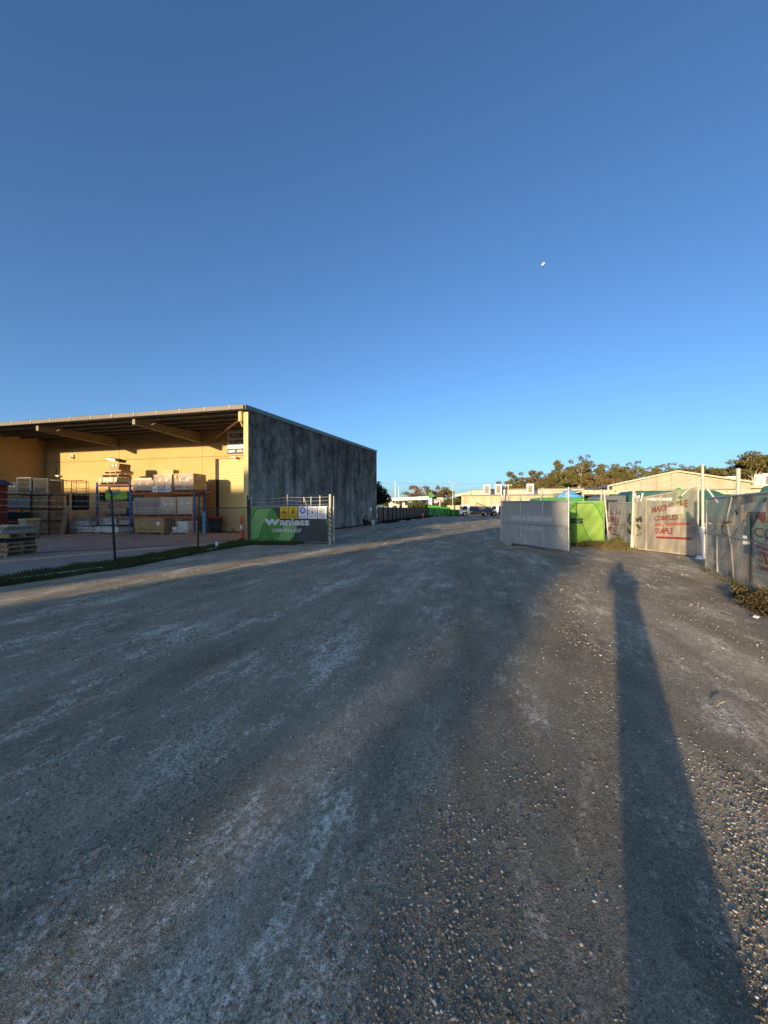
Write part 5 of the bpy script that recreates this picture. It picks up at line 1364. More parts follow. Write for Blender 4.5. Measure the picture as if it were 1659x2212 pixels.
# ---------------------------------------------------------------- trucks
def wheel(t, x, y, r=.48, w=.28):
    b = MB(); b.tube((x, y - w / 2, r), (x, y + w / 2, r), r, r, 18); o = b.build('wheel', M['tyre'], t)
    sg = -1 if y < 0 else 1
    b = MB(); b.tube((x, y + sg * w * .505, r), (x, y + sg * (w * .505 + .01), r), r * .58, r * .5, 14); b.build('rim', M['galv_light'], o)
    b = MB(); b.tube((x, y + sg * (w * .505 + .011), r), (x, y + sg * (w * .505 + .05), r), r * .2, r * .16, 8); b.build('hub', M['chassis'], o)
def truck(name, loc, rz, label, L, body, cabm='white_clean', H=2.55, W=2.2):
    """x runs from the nose (0) to the tail (L)"""
    t = thing(name, label, 'truck', loc, rz)
    cl = 1.95
    P = [(.05, .55), (0, .75), (.02, 1.35), (.28, H - .35), (.42, H - .05), (.65, H), (cl, H - .02), (cl, .62), (1.55, .62), (1.42, 1.0), (1.15, 1.12), (.80, 1.12), (.55, 1.0), (.45, .55)]
    b = MB(); b.prism(P, lambda a, c, tt: (a, tt, c), -W / 2 + .05, W / 2 - .05); b.build('cab', M[cabm], t, bevel=.03)
    for sg in (-1, 1):
        y = sg * (W / 2 - .045)
        b = MB(); b.prism([(.34, 1.42), (.48, H - .42), (.70, H - .30), (1.42, H - .30), (1.42, 1.50), (.9, 1.45)], lambda a, c, tt: (a, tt, c), y - .01, y + .01); b.build('side_window', M['glass_dark'], t)
        b = MB(); b.tube((.18, sg * (W / 2 + .16), H - .30), (.18, sg * (W / 2 + .16), 1.35), .06, n=6); b.tube((.2, sg * W / 2, H - .3), (.18, sg * (W / 2 + .16), H - .35), .02, n=5); b.build('mirror', M['black'], t)
        b = MB(); b.box(.0, .04, sg * .75 - .18, sg * .75 + .18, .82, 1.0); b.build('headlight', M['white_clean'], t)
        b = MB(); b.box(1.1, 1.22, y - .012, y + .012, 1.22, 1.27); b.build('door_handle', M['chassis'], t)
        b = MB(); letters(b, 'wanless', (lambda x, z: (x, y + sg * .012, z)) if sg < 0 else (lambda x, z: (1.9 - x, y + sg * .012, z)), .55, 1.35, 1.18, 1.34, .03); b.build('lettering', M['ink_navy'], t)
    b = MB(); b.hexa([(.005, -W / 2 + .2, 1.38), (.005, W / 2 - .2, 1.38), (.03, W / 2 - .2, 1.38), (.03, -W / 2 + .2, 1.38), (.255, -W / 2 + .22, H - .38), (.255, W / 2 - .22, H - .38), (.29, W / 2 - .22, H - .38), (.29, -W / 2 + .22, H - .38)]); b.build('windscreen', M['glass_dark'], t)
    b = MB(); b.box(-.06, .05, -W / 2 + .02, W / 2 - .02, .42, .72); b.build('bumper', M['white_paint'], t, bevel=.02)
    b = MB(); b.box(.5, L - .1, -.42, -.28, .62, .86); b.box(.5, L - .1, .28, .42, .62, .86); b.box(.9, 1.2, -.4, .4, .5, .62); b.build('chassis', M['chassis'], t)
    b = MB()
    for sg in (-1, 1): b.box(2.4, 3.5, sg * .95 - .15, sg * .95 + .15, .5, .95)
    b.build('fuel_tank', M['chassis'], t)
    for sg in (-1, 1):
        wheel(t, 1.0, sg * (W / 2 - .2)); wheel(t, L - 1.55, sg * (W / 2 - .22), .48, .42)
        b = MB(); b.prism([(L - 2.2, .95), (L - 2.0, 1.1), (L - 1.1, 1.1), (L - .9, .95), (L - 1.05, 1.02), (L - 1.95, 1.02)], lambda a, c, tt: (a, tt, c), sg * (W / 2 - .25) - .25, sg * (W / 2 - .25) + .25); b.build('mudguard', M['chassis'], t)
    if body == 'hook':
        b = MB(); b.prism([(2.1, 1.0), (2.1, 2.05), (2.5, 2.2), (5.3, 2.15), (L - .1, 1.5), (L - .3, .95)], lambda a, c, tt: (a, tt, c), -W / 2 + .1, W / 2 - .1); b.build('tipper_body', M['navy_paint'], t, bevel=.03)
        b = MB(); b.prism([(3.9, 1.55), (5.2, 1.60), (5.2, 1.95), (3.9, 1.95)], lambda a, c, tt: (a, tt, c), -W / 2 + .085, -W / 2 + .098); b.prism([(3.9, 1.38), (5.7, 1.42), (5.7, 1.52), (3.9, 1.48)], lambda a, c, tt: (a, tt, c), -W / 2 + .085, -W / 2 + .098); b.build('side_marking', M['board_grey'], t)
        b = MB(); b.tube((3.5, .3, 2.1), (3.55, .3, 2.75), .07, n=6); b.tube((3.55, .3, 2.75), (3.9, .3, 2.78), .07, n=6); b.tube((3.9, .3, 2.78), (5.6, .3, 2.2), .09, .07, 6); b.tube((2.2, -.5, 2.2), (3.5, -.3, 2.1), .05, n=6); b.tube((5.6, -.4, 2.15), (L - .2, -.4, 1.6), .06, n=6); b.build('hook_arm', M['chassis'], t)
        b = MB()
        for x in (3.0, 4.6, 5.0): b.box(x, x + .28, -W / 2 + .02, -W / 2 + .06, .78, 1.0)
        b.build('side_plate', M['white_paint'], t)
    elif body == 'garbage':
        b = MB(); b.prism([(2.1, .95), (2.1, 2.45), (2.5, 2.72), (L - 1.2, 2.72), (L - .4, 2.35), (L, 1.5), (L - .2, .9)], lambda a, c, tt: (a, tt, c), -W / 2, W / 2); b.build('body', M['truck_teal'], t, bevel=.05)
        for sg in (-1, 1):
            b = MB(); fn = (lambda x, z: (x, -W / 2 - .006, z)) if sg < 0 else (lambda x, z: (2 * 3.6 - x, W / 2 + .006, z))
            letters(b, 'wanless', fn, 3.0, 4.6, 2.08, 2.36, .04)
            b.add([fn(x, z) for x, z in ((2.50, 2.05), (2.60, 2.05), (2.72, 2.42), (2.62, 2.42))], [(0, 1, 2, 3)]); b.add([fn(x, z) for x, z in ((2.72, 2.05), (2.82, 2.05), (2.94, 2.55), (2.84, 2.55))], [(0, 1, 2, 3)])
            b.build('lettering', M['white_clean'], t)
        b = MB()
        for k in range(6): b.box(2.6 + k * .9, 2.68 + k * .9, -W / 2 - .05, W / 2 + .05, .98, 2.0)
        b.build('rib', M['truck_teal'], t)
        b = MB(); b.tube((4.75, -W / 2 - .18, 1.1), (4.8, -W / 2 - .18, 2.80), .09, n=6); b.tube((5.15, -W / 2 - .18, 1.1), (5.1, -W / 2 - .18, 2.72), .09, n=6); b.tube((4.8, -W / 2 - .18, 2.8), (5.5, -W / 2 - .2, 2.45), .10, .08, 6); b.box(4.7, 5.25, -W / 2 - .28, -W / 2 - .06, 2.3, 2.7); b.tube((4.75, -W / 2 - .18, 1.1), (5.15, -W / 2 - .18, 1.1), .09, n=6); b.build('lift_arm', M['skip_green'], t)
    return t
truck('hook_truck', (px(995.6, 85), 86.2, 0), R(-3), 'white cabbed truck with dark navy tipper body beside green bins', 6.9, 'hook')
truck('tipper_truck', (px(1060.5, 86), 88.0, 0), R(-3), 'white truck nose showing behind the navy bodied truck', 6.9, 'hook')
truck('garbage_truck', (13.6, 26.6, 0), R(-8), 'teal garbage truck behind the screened fence and far gate', 8.2, 'garbage', 'cab_grey', 2.45)
truck('garbage_truck', (12.4, 13.2, 0), R(-60), 'nearer teal garbage truck behind the nearest screened gate', 7.8, 'garbage', 'truck_teal', 2.3)
# blue tarp on the taller skip
t = thing('tarpaulin', 'pale blue tarpaulin lump lying on top of the higher green bin', 'tarpaulin', (13.6, 29.3, 2.38))
b = MB(); n = 12; m_ = 6
for j in range(m_):
    for i in range(n):
        a = 2 * math.pi * i / n; f = j / (m_ - 1); r = (1 - f ** 1.6) * .62 * (1 + .12 * math.sin(3 * a + 2 * j)) + .03
        b.v.append((1.6 * r * math.cos(a), .8 * r * math.sin(a), (.55 + .15 * math.sin(2 * a)) * f))
for j in range(m_ - 1):
    for i in range(n): b.f.append((j * n + i, j * n + (i + 1) % n, (j + 1) * n + (i + 1) % n, (j + 1) * n + i)); b.m.append(0)
b.build('sheet', M['blue_tube'], t, smooth=True)
# ---------------------------------------------------------------- open shed with cream fascia behind the gates
t = thing('open_shed', 'low open shed with a long cream fascia behind the trucks', 'shed', (24, 33, 0))
for k, (xa, xb) in enumerate(((16.4, 21.2), (21.26, 26.2), (26.26, 31.2), (31.26, 36.5))):
    MB().box(xa, xb, 32.9, 33.0, 2.78, 3.14).build('fascia_board', M['cream_far'], t, world=True)
b = MB()
for k in range(34):
    x = 16.8 + k * .57 + random.uniform(-.1, .1); w = random.uniform(.04, .14); z = 2.82 + random.uniform(0, .2); b.box(x, x + w, 32.889, 32.899, z, z + random.uniform(.03, .12))
b.build('rust_mark', M['rack_brown'], t, world=True)
for x in (16.5, 18.1, 22.4, 26.8, 31.2, 36.3):
    MB().box(x - .07, x + .07, 33.0, 33.14, 0, 2.9).build('post', M['cream_far'], t, world=True)
MB().hexa([(16.3, 33.01, 3.05), (36.6, 33.01, 3.05), (36.6, 39, 3.3), (16.3, 39, 3.3), (16.3, 33.01, 3.12), (36.6, 33.01, 3.12), (36.6, 39, 3.37), (16.3, 39, 3.37)]).build('roof', M['roof_sheet'], t, world=True)
MB().box(16.5, 36.4, 38.6, 38.8, 0, 3.1).build('back_wall', M['steel_cream'], t, world=True)
t = thing('gatepost_box', 'small pale gabled box standing before the open shed', 'box', (px(1311, 30), 30, 0))
MB().prism([(-.35, 0), (.35, 0), (.35, 2.45), (0, 2.75), (-.35, 2.45)], lambda a, c, tt: (a, tt, c), 0, .6).build('body', M['cream_far'], t)
# ---------------------------------------------------------------- gabled metal shed
t = thing('metal_shed', 'big gabled metal shed with cream end wall and side tinted blue grey as shade', 'shed', (41, 56, 0))
GA, GB = Vector((33.2, 58, 0)), Vector((49.7, 54, 0)); gu = (GB - GA); gl = gu.length; gu.normalize(); gn = Vector((-gu.y, gu.x, 0))
def gp(s, z, d=0.0): p = GA + gu * s + gn * d; return (p.x, p.y, z)
s_r = gl * .485; ze = 4.95; zr = 6.85; ze2 = 5.15
nS = 9                                       # wall sheets
for k in range(nS):
    a, c = gl * k / nS + .015, gl * (k + 1) / nS - .015
    def top(s): return ze + (zr - ze) * s / s_r if s < s_r else zr + (ze2 - zr) * (s - s_r) / (gl - s_r)
    poly = [(a, 0), (c, 0), (c, top(c) - .1)] + ([(s_r, zr - .1)] if a < s_r < c else []) + [(a, top(a) - .1)]
    MB().prism(poly, lambda q, z, tt: gp(q, z, tt), 0, .08).build('wall_sheet', M['clad'], t, world=True)
Ld = 34
MB().hexa([gp(.1, 0, .1), gp(.2, 0, .1), gp(.2, 0, Ld), gp(.1, 0, Ld), gp(.1, ze - .1, .1), gp(.2, ze - .1, .1), gp(.2, ze - .1, Ld), gp(.1, ze - .1, Ld)]).build('side_wall', M['clad_shaded'], t, world=True)
MB().hexa([gp(gl - .2, 0, .1), gp(gl - .1, 0, .1), gp(gl - .1, 0, Ld), gp(gl - .2, 0, Ld), gp(gl - .2, ze - .1, .1), gp(gl - .1, ze - .1, .1), gp(gl - .1, ze - .1, Ld), gp(gl - .2, ze - .1, Ld)]).build('side_wall', M['clad'], t, world=True)
def slab(sa, za, sb, zb, d0, d1, th): return [gp(sa, za, d0), gp(sb, zb, d0), gp(sb, zb, d1), gp(sa, za, d1), gp(sa, za + th, d0), gp(sb, zb + th, d0), gp(sb, zb + th, d1), gp(sa, za + th, d1)]
MB().hexa(slab(-.5, ze - .05, s_r, zr, -.2, Ld, .06)).build('roof_slope', M['clad_shaded'], t, world=True); MB().hexa(slab(s_r, zr, gl + .5, ze2 - .05, -.2, Ld, .06)).build('roof_slope', M['roof_sheet'], t, world=True)
MB().hexa(slab(-.5, ze - .10, s_r, zr - .05, -.3, -.21, .22)).build('barge_board', M['cream_far'], t, world=True); MB().hexa(slab(s_r, zr - .05, gl + .5, ze2 - .10, -.3, -.21, .22)).build('barge_board', M['cream_far'], t, world=True)
b = MB(); b.path([gp(-.55, ze + .05, -.3), gp(-.62, ze - .35, -.3), gp(-.4, ze - .85, -.3), gp(1.6, ze - .9, -.3)], .12, 8); b.build('gutter_pipe', M['cream_far'], t, world=True)
MB().hexa(slab(.2, 4.1, gl - 2.5, 4.15, -2.2, -.02, .12)).build('lean_to_roof', M['gutter'], t, world=True)
MB().hexa(slab(.25, 3.5, gl - 2.6, 3.55, -2.0, -1.9, .5)).build('lean_to_face', M['rack_brown'], t, world=True)
# low office right of it
t = thing('office_block', 'low pale flat roofed building at right with roof air units', 'building', (60, 62, 0))
MB().box(49.9, 82, 58, 74, 0, 4.6).build('wall', M['precast'], t, world=True)
MB().box(49.4, 83, 57.2, 75, 4.601, 4.95).build('roof_edge', M['cream_far'], t, world=True)
MB().hexa([(53.5, 56, 3.6), (66, 56, 3.6), (66, 57.9, 4.1), (53.5, 57.9, 4.1), (53.5, 56, 3.75), (66, 56, 3.75), (66, 57.9, 4.25), (53.5, 57.9, 4.25)]).build('awning', M['cream_far'], t, world=True)
for k in range(6):
    w = MB().box(51 + k * 4.6, 53.6 + k * 4.6, 57.95, 57.99, 1.2, 2.9).build('window', M['white_paint'], t, world=True); MB().box(51.1 + k * 4.6, 53.5 + k * 4.6, 57.93, 57.948, 1.3, 2.8).build('pane', M['glass_dark'], w, world=True)
def ac_unit(loc, label, w=1.7, h=2.3, rz=0):
    t = thing('air_unit', label, 'air conditioner', loc, rz, 'rooftop air units')
    MB().box(-w / 2, w / 2, -.8, .8, 0, h).build('housing', M['white_paint'], t, bevel=.03)
    MB().box(-w / 2 + .3, w / 2 - .3, -.815, -.801, .25, h - .4).build('grille_backing', M['grille'], t)
    sl = MB().box(-w / 2 + .3, w / 2 - .3, -.83, -.816, 0, .06).mesh('grille_slat', M['wood_grey'])
    for k in range(9): link('grille_slat', sl, t, (0, 0, .3 + k * (h - .75) / 9))
ac_unit((px(1574, 60), 60, 4.96), 'air unit on low office roof left of the right hand trees', 1.5, 1.5); ac_unit((px(1652, 60), 60, 4.96), 'air unit at the right picture edge on the low office roof', 1.9, 1.9)
# ---------------------------------------------------------------- long precast factory behind the trucks
t = thing('precast_factory', 'long cream precast factory with rust stained panels behind the trucks', 'factory', (30, 96, 0))
FA, FBv = Vector((18.9, 96, 0)), Vector((46, 88, 0)); fu = FBv - FA; fl = fu.length; fu.normalize(); fnn = Vector((-fu.y, fu.x, 0))
def fp(s, z, d=0.0): p = FA + fu * s + fnn * d; return (p.x, p.y, z)
nP = 9
for k in range(nP):
    a, c = fl * k / nP + .18, fl * (k + 1) / nP - .18
    MB().hexa([fp(a, 0, .12), fp(c, 0, .12), fp(c, 0, .4), fp(a, 0, .4), fp(a, 4.7, .12), fp(c, 4.7, .12), fp(c, 4.7, .4), fp(a, 4.7, .4)]).build('wall_panel', M['precast'], t, world=True)
for k in range(nP + 1):
    s = fl * k / nP
    MB().hexa([fp(s - .17, 0, 0), fp(s + .17, 0, 0), fp(s + .17, 0, .4), fp(s - .17, 0, .4), fp(s - .17, 4.7, 0), fp(s + .17, 4.7, 0), fp(s + .17, 4.7, .4), fp(s - .17, 4.7, .4)]).build('pilaster', M['cream_far'], t, world=True)
MB().hexa([fp(-.4, 4.72, -.25), fp(fl, 4.72, -.25), fp(fl, 4.72, 24), fp(-.4, 4.72, 24), fp(-.4, 5.0, -.25), fp(fl, 5.0, -.25), fp(fl, 5.25, 24), fp(-.4, 5.25, 24)]).build('roof', M['gutter'], t, world=True)
MB().hexa([fp(-.25, 0, .42), fp(-.05, 0, .42), fp(-.05, 0, 24), fp(-.25, 0, 24), fp(-.25, 4.7, .42), fp(-.05, 4.7, .42), fp(-.05, 4.7, 24), fp(-.25, 4.7, 24)]).build('side_wall', M['precast'], t, world=True)
MB().hexa([fp(1.5, 5.3, 9), fp(fl, 5.3, 9), fp(fl, 5.3, 22), fp(1.5, 5.3, 22), fp(1.5, 6.5, 9), fp(fl, 6.5, 9), fp(fl, 6.5, 22), fp(1.5, 6.5, 22)]).build('upper_storey', M['cream_far'], t, world=True)
MB().hexa([fp(1.2, 6.51, 8.7), fp(fl, 6.51, 8.7), fp(fl, 6.51, 22), fp(1.2, 6.51, 22), fp(1.2, 6.75, 8.7), fp(fl, 6.75, 8.7), fp(fl, 6.75, 22), fp(1.2, 6.75, 22)]).build('upper_roof', M['gutter'], t, world=True)
MB().hexa([fp(-3, 5.0, 12), fp(1.1, 5.3, 12), fp(1.1, 5.3, 18), fp(-3, 5.0, 18), fp(-3, 5.6, 12), fp(1.1, 6.3, 12), fp(1.1, 6.3, 18), fp(-3, 5.6, 18)]).build('side_gable', M['cream_far'], t, world=True)
arz = math.atan2(fu.y, fu.x)
for s, l in ((5.6, 'leftmost of three air units on the precast factory roof'), (8.3, 'middle of three air units on the precast factory roof'), (15.6, 'rightmost of three air units, above the thick gate post')):
    ac_unit(fp(s, 5.2, 4), l, 1.6, 2.4, arz)
# ---------------------------------------------------------------- service station canopy, signs, poles far down the lane
t = thing('station_canopy', 'white flat service station canopy beyond the brown fence', 'canopy', (px(880, 112), 112, 0))
MB().hexa([(px(836, 116), 116, 4.0), (px(928, 108), 108, 4.2), (px(928, 108), 122, 4.2), (px(836, 116), 128, 4.0), (px(836, 116), 116, 4.75), (px(928, 108), 108, 5.05), (px(928, 108), 122, 5.05), (px(836, 116), 128, 4.75)]).build('canopy_roof', M['white_paint'], t, world=True)
MB().hexa([(px(836, 116), 115.9, 4.35), (px(928, 108), 107.9, 4.57), (px(928, 108), 107.99, 4.57), (px(836, 116), 115.99, 4.35), (px(836, 116), 115.9, 4.42), (px(928, 108), 107.9, 4.64), (px(928, 108), 107.99, 4.64), (px(836, 116), 115.99, 4.42)]).build('fascia_line', M['gutter'], t, world=True)
for uu in (846, 872, 893, 922): MB().box(px(uu, 118) - .35, px(uu, 118) + .35, 118, 118.7, 0, 4.1).build('column', M['white_paint'], t, world=True)
t = thing('station_shop', 'low white shop with dark windows under the station canopy', 'shop', (px(866, 124), 124, 0))
MB().box(px(840, 124), px(905, 124), 124, 130, 0, 3.5).build('wall', M['cream_far'], t, world=True)
for a, c in ((843, 858), (861, 868), (871, 876), (879, 892)):
    w = MB().box(px(a, 124), px(c, 124), 123.9, 123.98, .9, 2.9).build('window', M['white_paint'], t, world=True); MB().box(px(a, 124) + .15, px(c, 124) - .15, 123.85, 123.89, 1.05, 2.75).build('pane', M['glass_dark'], w, world=True)
t = thing('pylon_sign', 'white station pylon with a green top panel above the green bins', 'sign', (px(929.5, 104), 104, 0))
MB().box(-.42, .42, -.25, .25, 0, 4.4).build('pillar', M['white_clean'], t); MB().box(-.42, .42, -.27, .27, 4.401, 5.9).build('top_panel', M['skip_green'], t); MB().box(.43, .9, -.15, .15, 4.7, 5.3).build('side_fin', M['skip_green'], t)
t = thing('price_board', 'dark striped price board beside the white station pylon', 'sign', (px(941, 105), 105, 0))
MB().box(-1.1, 1.1, -.15, .15, 3.0, 4.3).build('board', M['ink_navy'], t)
sl = MB().box(-1.0, 1.0, -.17, -.151, 0, .14).mesh('price_strip', M['white_clean'])
for k in range(3): link('price_strip', sl, t, (0, 0, 3.2 + k * .36))
MB().box(-.1, .1, -.1, .1, 0, 2.99).build('pole', M['galv'], t)
t = thing('shop_sign', 'white square sign with a red 7 behind the dark shrubs', 'sign', (px(949.5, 106), 106, 0))
MB().box(-.9, .9, -.15, .15, 2.6, 4.7).build('board', M['cream_far'], t); b = MB(); b.box(-.5, .5, -.17, -.151, 2.9, 4.2); b.build('panel', M['white_clean'], t)
b = MB(); letters(b, '7', lambda x, z: (x, -.175, z), -.28, .28, 3.1, 4.0, .05); b.build('lettering', M['red_sign'], t); MB().box(-.12, .12, -.1, .1, 0, 2.59).build('pole', M['galv'], t)
t = thing('bin_post', 'grey post standing between the far green skip bins', 'post', (px(949.2, 89), 88.4, 0)); MB().box(-.12, .12, -.12, .12, 0, 3.9).build('post', M['galv'], t)
t = thing('container', 'cream container between the low open bin and the trees', 'container', (px(985, 98), 98, 0)); MB().box(-2.2, 2.2, -1.2, 1.2, .15, 2.5).build('body', M['cream_far'], t); MB().box(-2.1, 2.1, -1.1, 1.1, 0, .149).build('base_frame', M['chassis'], t)
def lamp(loc, label, h, arms, r=.10):
    t = thing('street_lamp', label, 'street lamp', loc, 0, 'street lamps')
    MB().tube((0, 0, 0), (0, 0, h), r, r * .6, 8).build('pole', M['galv_light'], t)
    for dx in arms:
        sg = 1 if dx > 0 else -1
        MB().path([(0, 0, h), (dx * .5, 0, h + .35), (dx, 0, h + .5)], .05, 6).build('arm', M['galv_light'], t)
        MB().hexa([(dx - .1 * sg, -.15, h + .42), (dx + .7 * sg, -.12, h + .52), (dx + .7 * sg, .12, h + .52), (dx - .1 * sg, .15, h + .42), (dx - .1 * sg, -.15, h + .55), (dx + .7 * sg, -.1, h + .60), (dx + .7 * sg, .1, h + .60), (dx - .1 * sg, .15, h + .55)]).build('lamp_head', M['galv'], t)
lamp((px(978, 100), 100, 0), 'tall street lamp with two arms rising left of the precast factory', 7.9, (-.9, 1.1))
lamp((px(1194, 104), 104, 0), 'double armed street lamp in front of the dark trees', 5.7 + .7, (-2.0, 2.2), .12)
t = thing('power_pole', 'timber power pole with crossarm above the mesh gate', 'power pole', (px(1098, 104), 104, 0))
MB().tube((0, 0, 0), (0, 0, 8.0), .22, .16, 8).build('pole', M['cream_far'], t)
for z, w in ((7.7, .9), (4.9, 1.9)): MB().box(-w, w, -.08, .08, z, z + .2).build('crossarm', M['cream_far'], t)
b = MB()
for z, w in ((7.9, .9), (5.1, 1.9)):
    for x in (-w + .1, w - .1): b.lathe([(.07, 0), (.1, .1), (.05, .25)], 6, (x, 0, z))
b.build('insulator', M['galv'], t)
t = thing('power_line', 'thin power line drooping across the sky above the station', 'power line', (px(930, 150), 150, 9.5))
b = MB(); strand(b, (px(690, 150), 150, pz(1035, 150)), (px(1110, 150), 150, pz(1042, 150)), 1.1, .03, 14); b.build('cable', M['chassis'], t, world=True)
t = thing('power_line', 'lower faint power line over the station canopy', 'power line', (px(930, 160), 160, 7))
b = MB(); strand(b, (px(690, 160), 160, pz(1055, 160)), (px(1000, 160), 160, pz(1060, 160)), .8, .025, 14); b.build('cable', M['chassis'], t, world=True)
for uu, vv, l in ((853.6, 1039, 'taller thin mast left of the bare crowned tree'), (861.2, 1050, 'shorter thin mast left of the bare crowned tree')):
    t = thing('mast', l, 'mast', (px(uu, 140), 140, 0), 0, 'thin masts'); MB().tube((0, 0, 0), (0, 0, pz(vv, 140)), .10, .05, 6).build('pole', M['galv'], t)
# ---------------------------------------------------------------- moon
t = thing('moon', 'small pale gibbous moon high in the blue sky', 'moon', (px(1172, 2500), 2500, pz(574, 2500)))
bm_me = MB(); prof = [(14.6 * math.sin(math.pi * k / 10), -14.6 * math.cos(math.pi * k / 10)) for k in range(11)]; bm_me.lathe([(max(r, .01), z) for r, z in prof], 18)
mo = bm_me.build('disc', M['moon'], t, smooth=True); mo.scale = (.74, .95, 1.0); mo.rotation_euler = (0, R(38), 0)
# ---------------------------------------------------------------- trees
def leaf_clumps(centres, n_per, size, seed, flat=.7, droop=0.0):
    """numpy leaf faces in a shell round each clump centre -> verts, faces"""
    g = np.random.default_rng(seed)
    V, Fc = [], []
    base = 0
    for (cx, cy, cz, r) in centres:
        n = max(6, int(n_per * r * r))
        d = g.normal(size=(n, 3)); d /= np.linalg.norm(d, axis=1)[:, None]
        rad = r * (0.45 + 0.62 * g.random(n) ** .6)
        p = d * rad[:, None]; p[:, 2] *= flat
        p += np.array([cx, cy, cz])
        a = g.normal(size=(n, 3)); a /= np.linalg.norm(a, axis=1)[:, None]
        b = np.cross(a, g.normal(size=(n, 3))); b /= (np.linalg.norm(b, axis=1)[:, None] + 1e-9)
        s = size * (.6 + .8 * g.random(n))[:, None]
        q = np.stack([p - a * s - b * s * .45, p + a * s * .9 - b * s * .5, p + a * s * 1.1 + b * s * .45, p - a * s * .7 + b * s * .5], 1)
        V.append(q.reshape(-1, 3))
    V = np.concatenate(V); k = len(V) // 4
    return V, np.arange(4 * k).reshape(-1, 4)
def crown_mesh(name, centres, n_per, size, seed, m, flat=.7):
    V, Fc = leaf_clumps(centres, n_per, size, seed, flat)
    me = bpy.data.meshes.new(name); me.from_pydata(V.tolist(), [], Fc.tolist()); me.materials.append(m); return me
def make_tree(seed, H, spread, trunk_f, limbs, clumps_per, cr, leafm, trunkm, n_per=42, size=.30, flat=.62, bare=0):
    """branching trunk with limbs that end in clumps; returns trunk mesh and crown mesh"""
    g = random.Random(seed)
    b = MB(); cl = []
    top = Vector((g.uniform(-.3, .3), g.uniform(-.3, .3), H * trunk_f)); r0 = H * .020
    mid = top * .5 + Vector((g.uniform(-.3, .3), g.uniform(-.3, .3), 0))
    b.path([(0, 0, 0), tuple(mid), tuple(top)], [r0, r0 * .85, r0 * .7], 7)
    for i in range(limbs):
        a = 2 * math.pi * (i + g.uniform(-.3, .3)) / limbs
        f = g.uniform(.55, 1.0); st = mid.lerp(top, g.uniform(.2, 1.0))
        rr = spread * f; zz = H * (g.uniform(.62, .98) - .16 * f * f)
        e = Vector((math.cos(a) * rr, math.sin(a) * rr, zz)); k = st.lerp(e, .5) + Vector((0, 0, H * .06))
        b.path([tuple(st), tuple(k), tuple(e)], [r0 * .5, r0 * .35, r0 * .12], 5)
        for j in range(clumps_per):
            q = k.lerp(e, g.uniform(.2, 1.05)) + Vector((g.gauss(0, cr * .7), g.gauss(0, cr * .7), g.uniform(-.5, .6) * cr))
            cl.append((q.x, q.y, q.z, cr * g.uniform(.55, 1.15)))
            b.tube(tuple(k.lerp(e, .6)), tuple(q), r0 * .14, r0 * .05, 4, False)
        for j in range(bare):
            q = e + Vector((g.gauss(0, 1.0), g.gauss(0, 1.0), g.uniform(.3, 2.0))); b.tube(tuple(e), tuple(q), r0 * .10, r0 * .03, 4, False)
    for j in range(limbs // 2):
        cl.append((g.gauss(0, spread * .3), g.gauss(0, spread * .3), H * g.uniform(.78, .96), cr * g.uniform(.7, 1.1)))
    return b.mesh('trunk', M[trunkm]), crown_mesh('crown', cl, n_per, size, seed, M[leafm], flat)
protos = {
    'tall': make_tree(3, 17, 4.2, .55, 10, 8, 1.15, 'leaf_euc', 'trunk', 80, .18),
    'wide': make_tree(11, 14, 6.0, .42, 12, 8, 1.0, 'leaf_euc', 'trunk', 100, .18),
    'brown': make_tree(19, 13.5, 5.4, .42, 12, 7, 1.0, 'leaf_euc_brown', 'trunk', 100, .18),
    'sparse': make_tree(27, 18, 4.0, .60, 10, 7, 1.05, 'leaf_euc', 'trunk', 74, .17),
    'round': make_tree(35, 12, 5.2, .35, 14, 8, 1.0, 'leaf_euc', 'trunk', 100, .18),
    'bloom': make_tree(41, 12, 5.4, .40, 12, 4, 1.25, 'leaf_bloom', 'trunk', 30, .26, .62, 4),
    'dark': make_tree(53, 10, 3.4, .30, 12, 5, 1.3, 'leaf_dark', 'trunk_dark', 60, .24, .8),
    'airy': make_tree(71, 18, 4.0, .60, 9, 4, 1.0, 'leaf_euc', 'trunk', 21, .22),
    'shrub': make_tree(61, 5, 2.3, .20, 11, 4, .95, 'leaf_shrub', 'trunk_dark', 70, .2, .8),
}
def tree(kind_, u, v_top, Y, label, name='eucalypt_tree', cat='tree', group='trees behind the sheds', wide=1.0, x=None):
    tm, cm = protos[kind_]
    zmax = max(p.co.z for p in cm.vertices)
    h = pz(v_top, Y) / zmax
    t = thing(name, label, cat, (px(u, Y) if x is None else x, Y, 0), random.uniform(0, 6.28), group)
    t.scale = (h * wide, h * wide, h)
    link('trunk', tm, t); link('crown', cm, t)
    return t
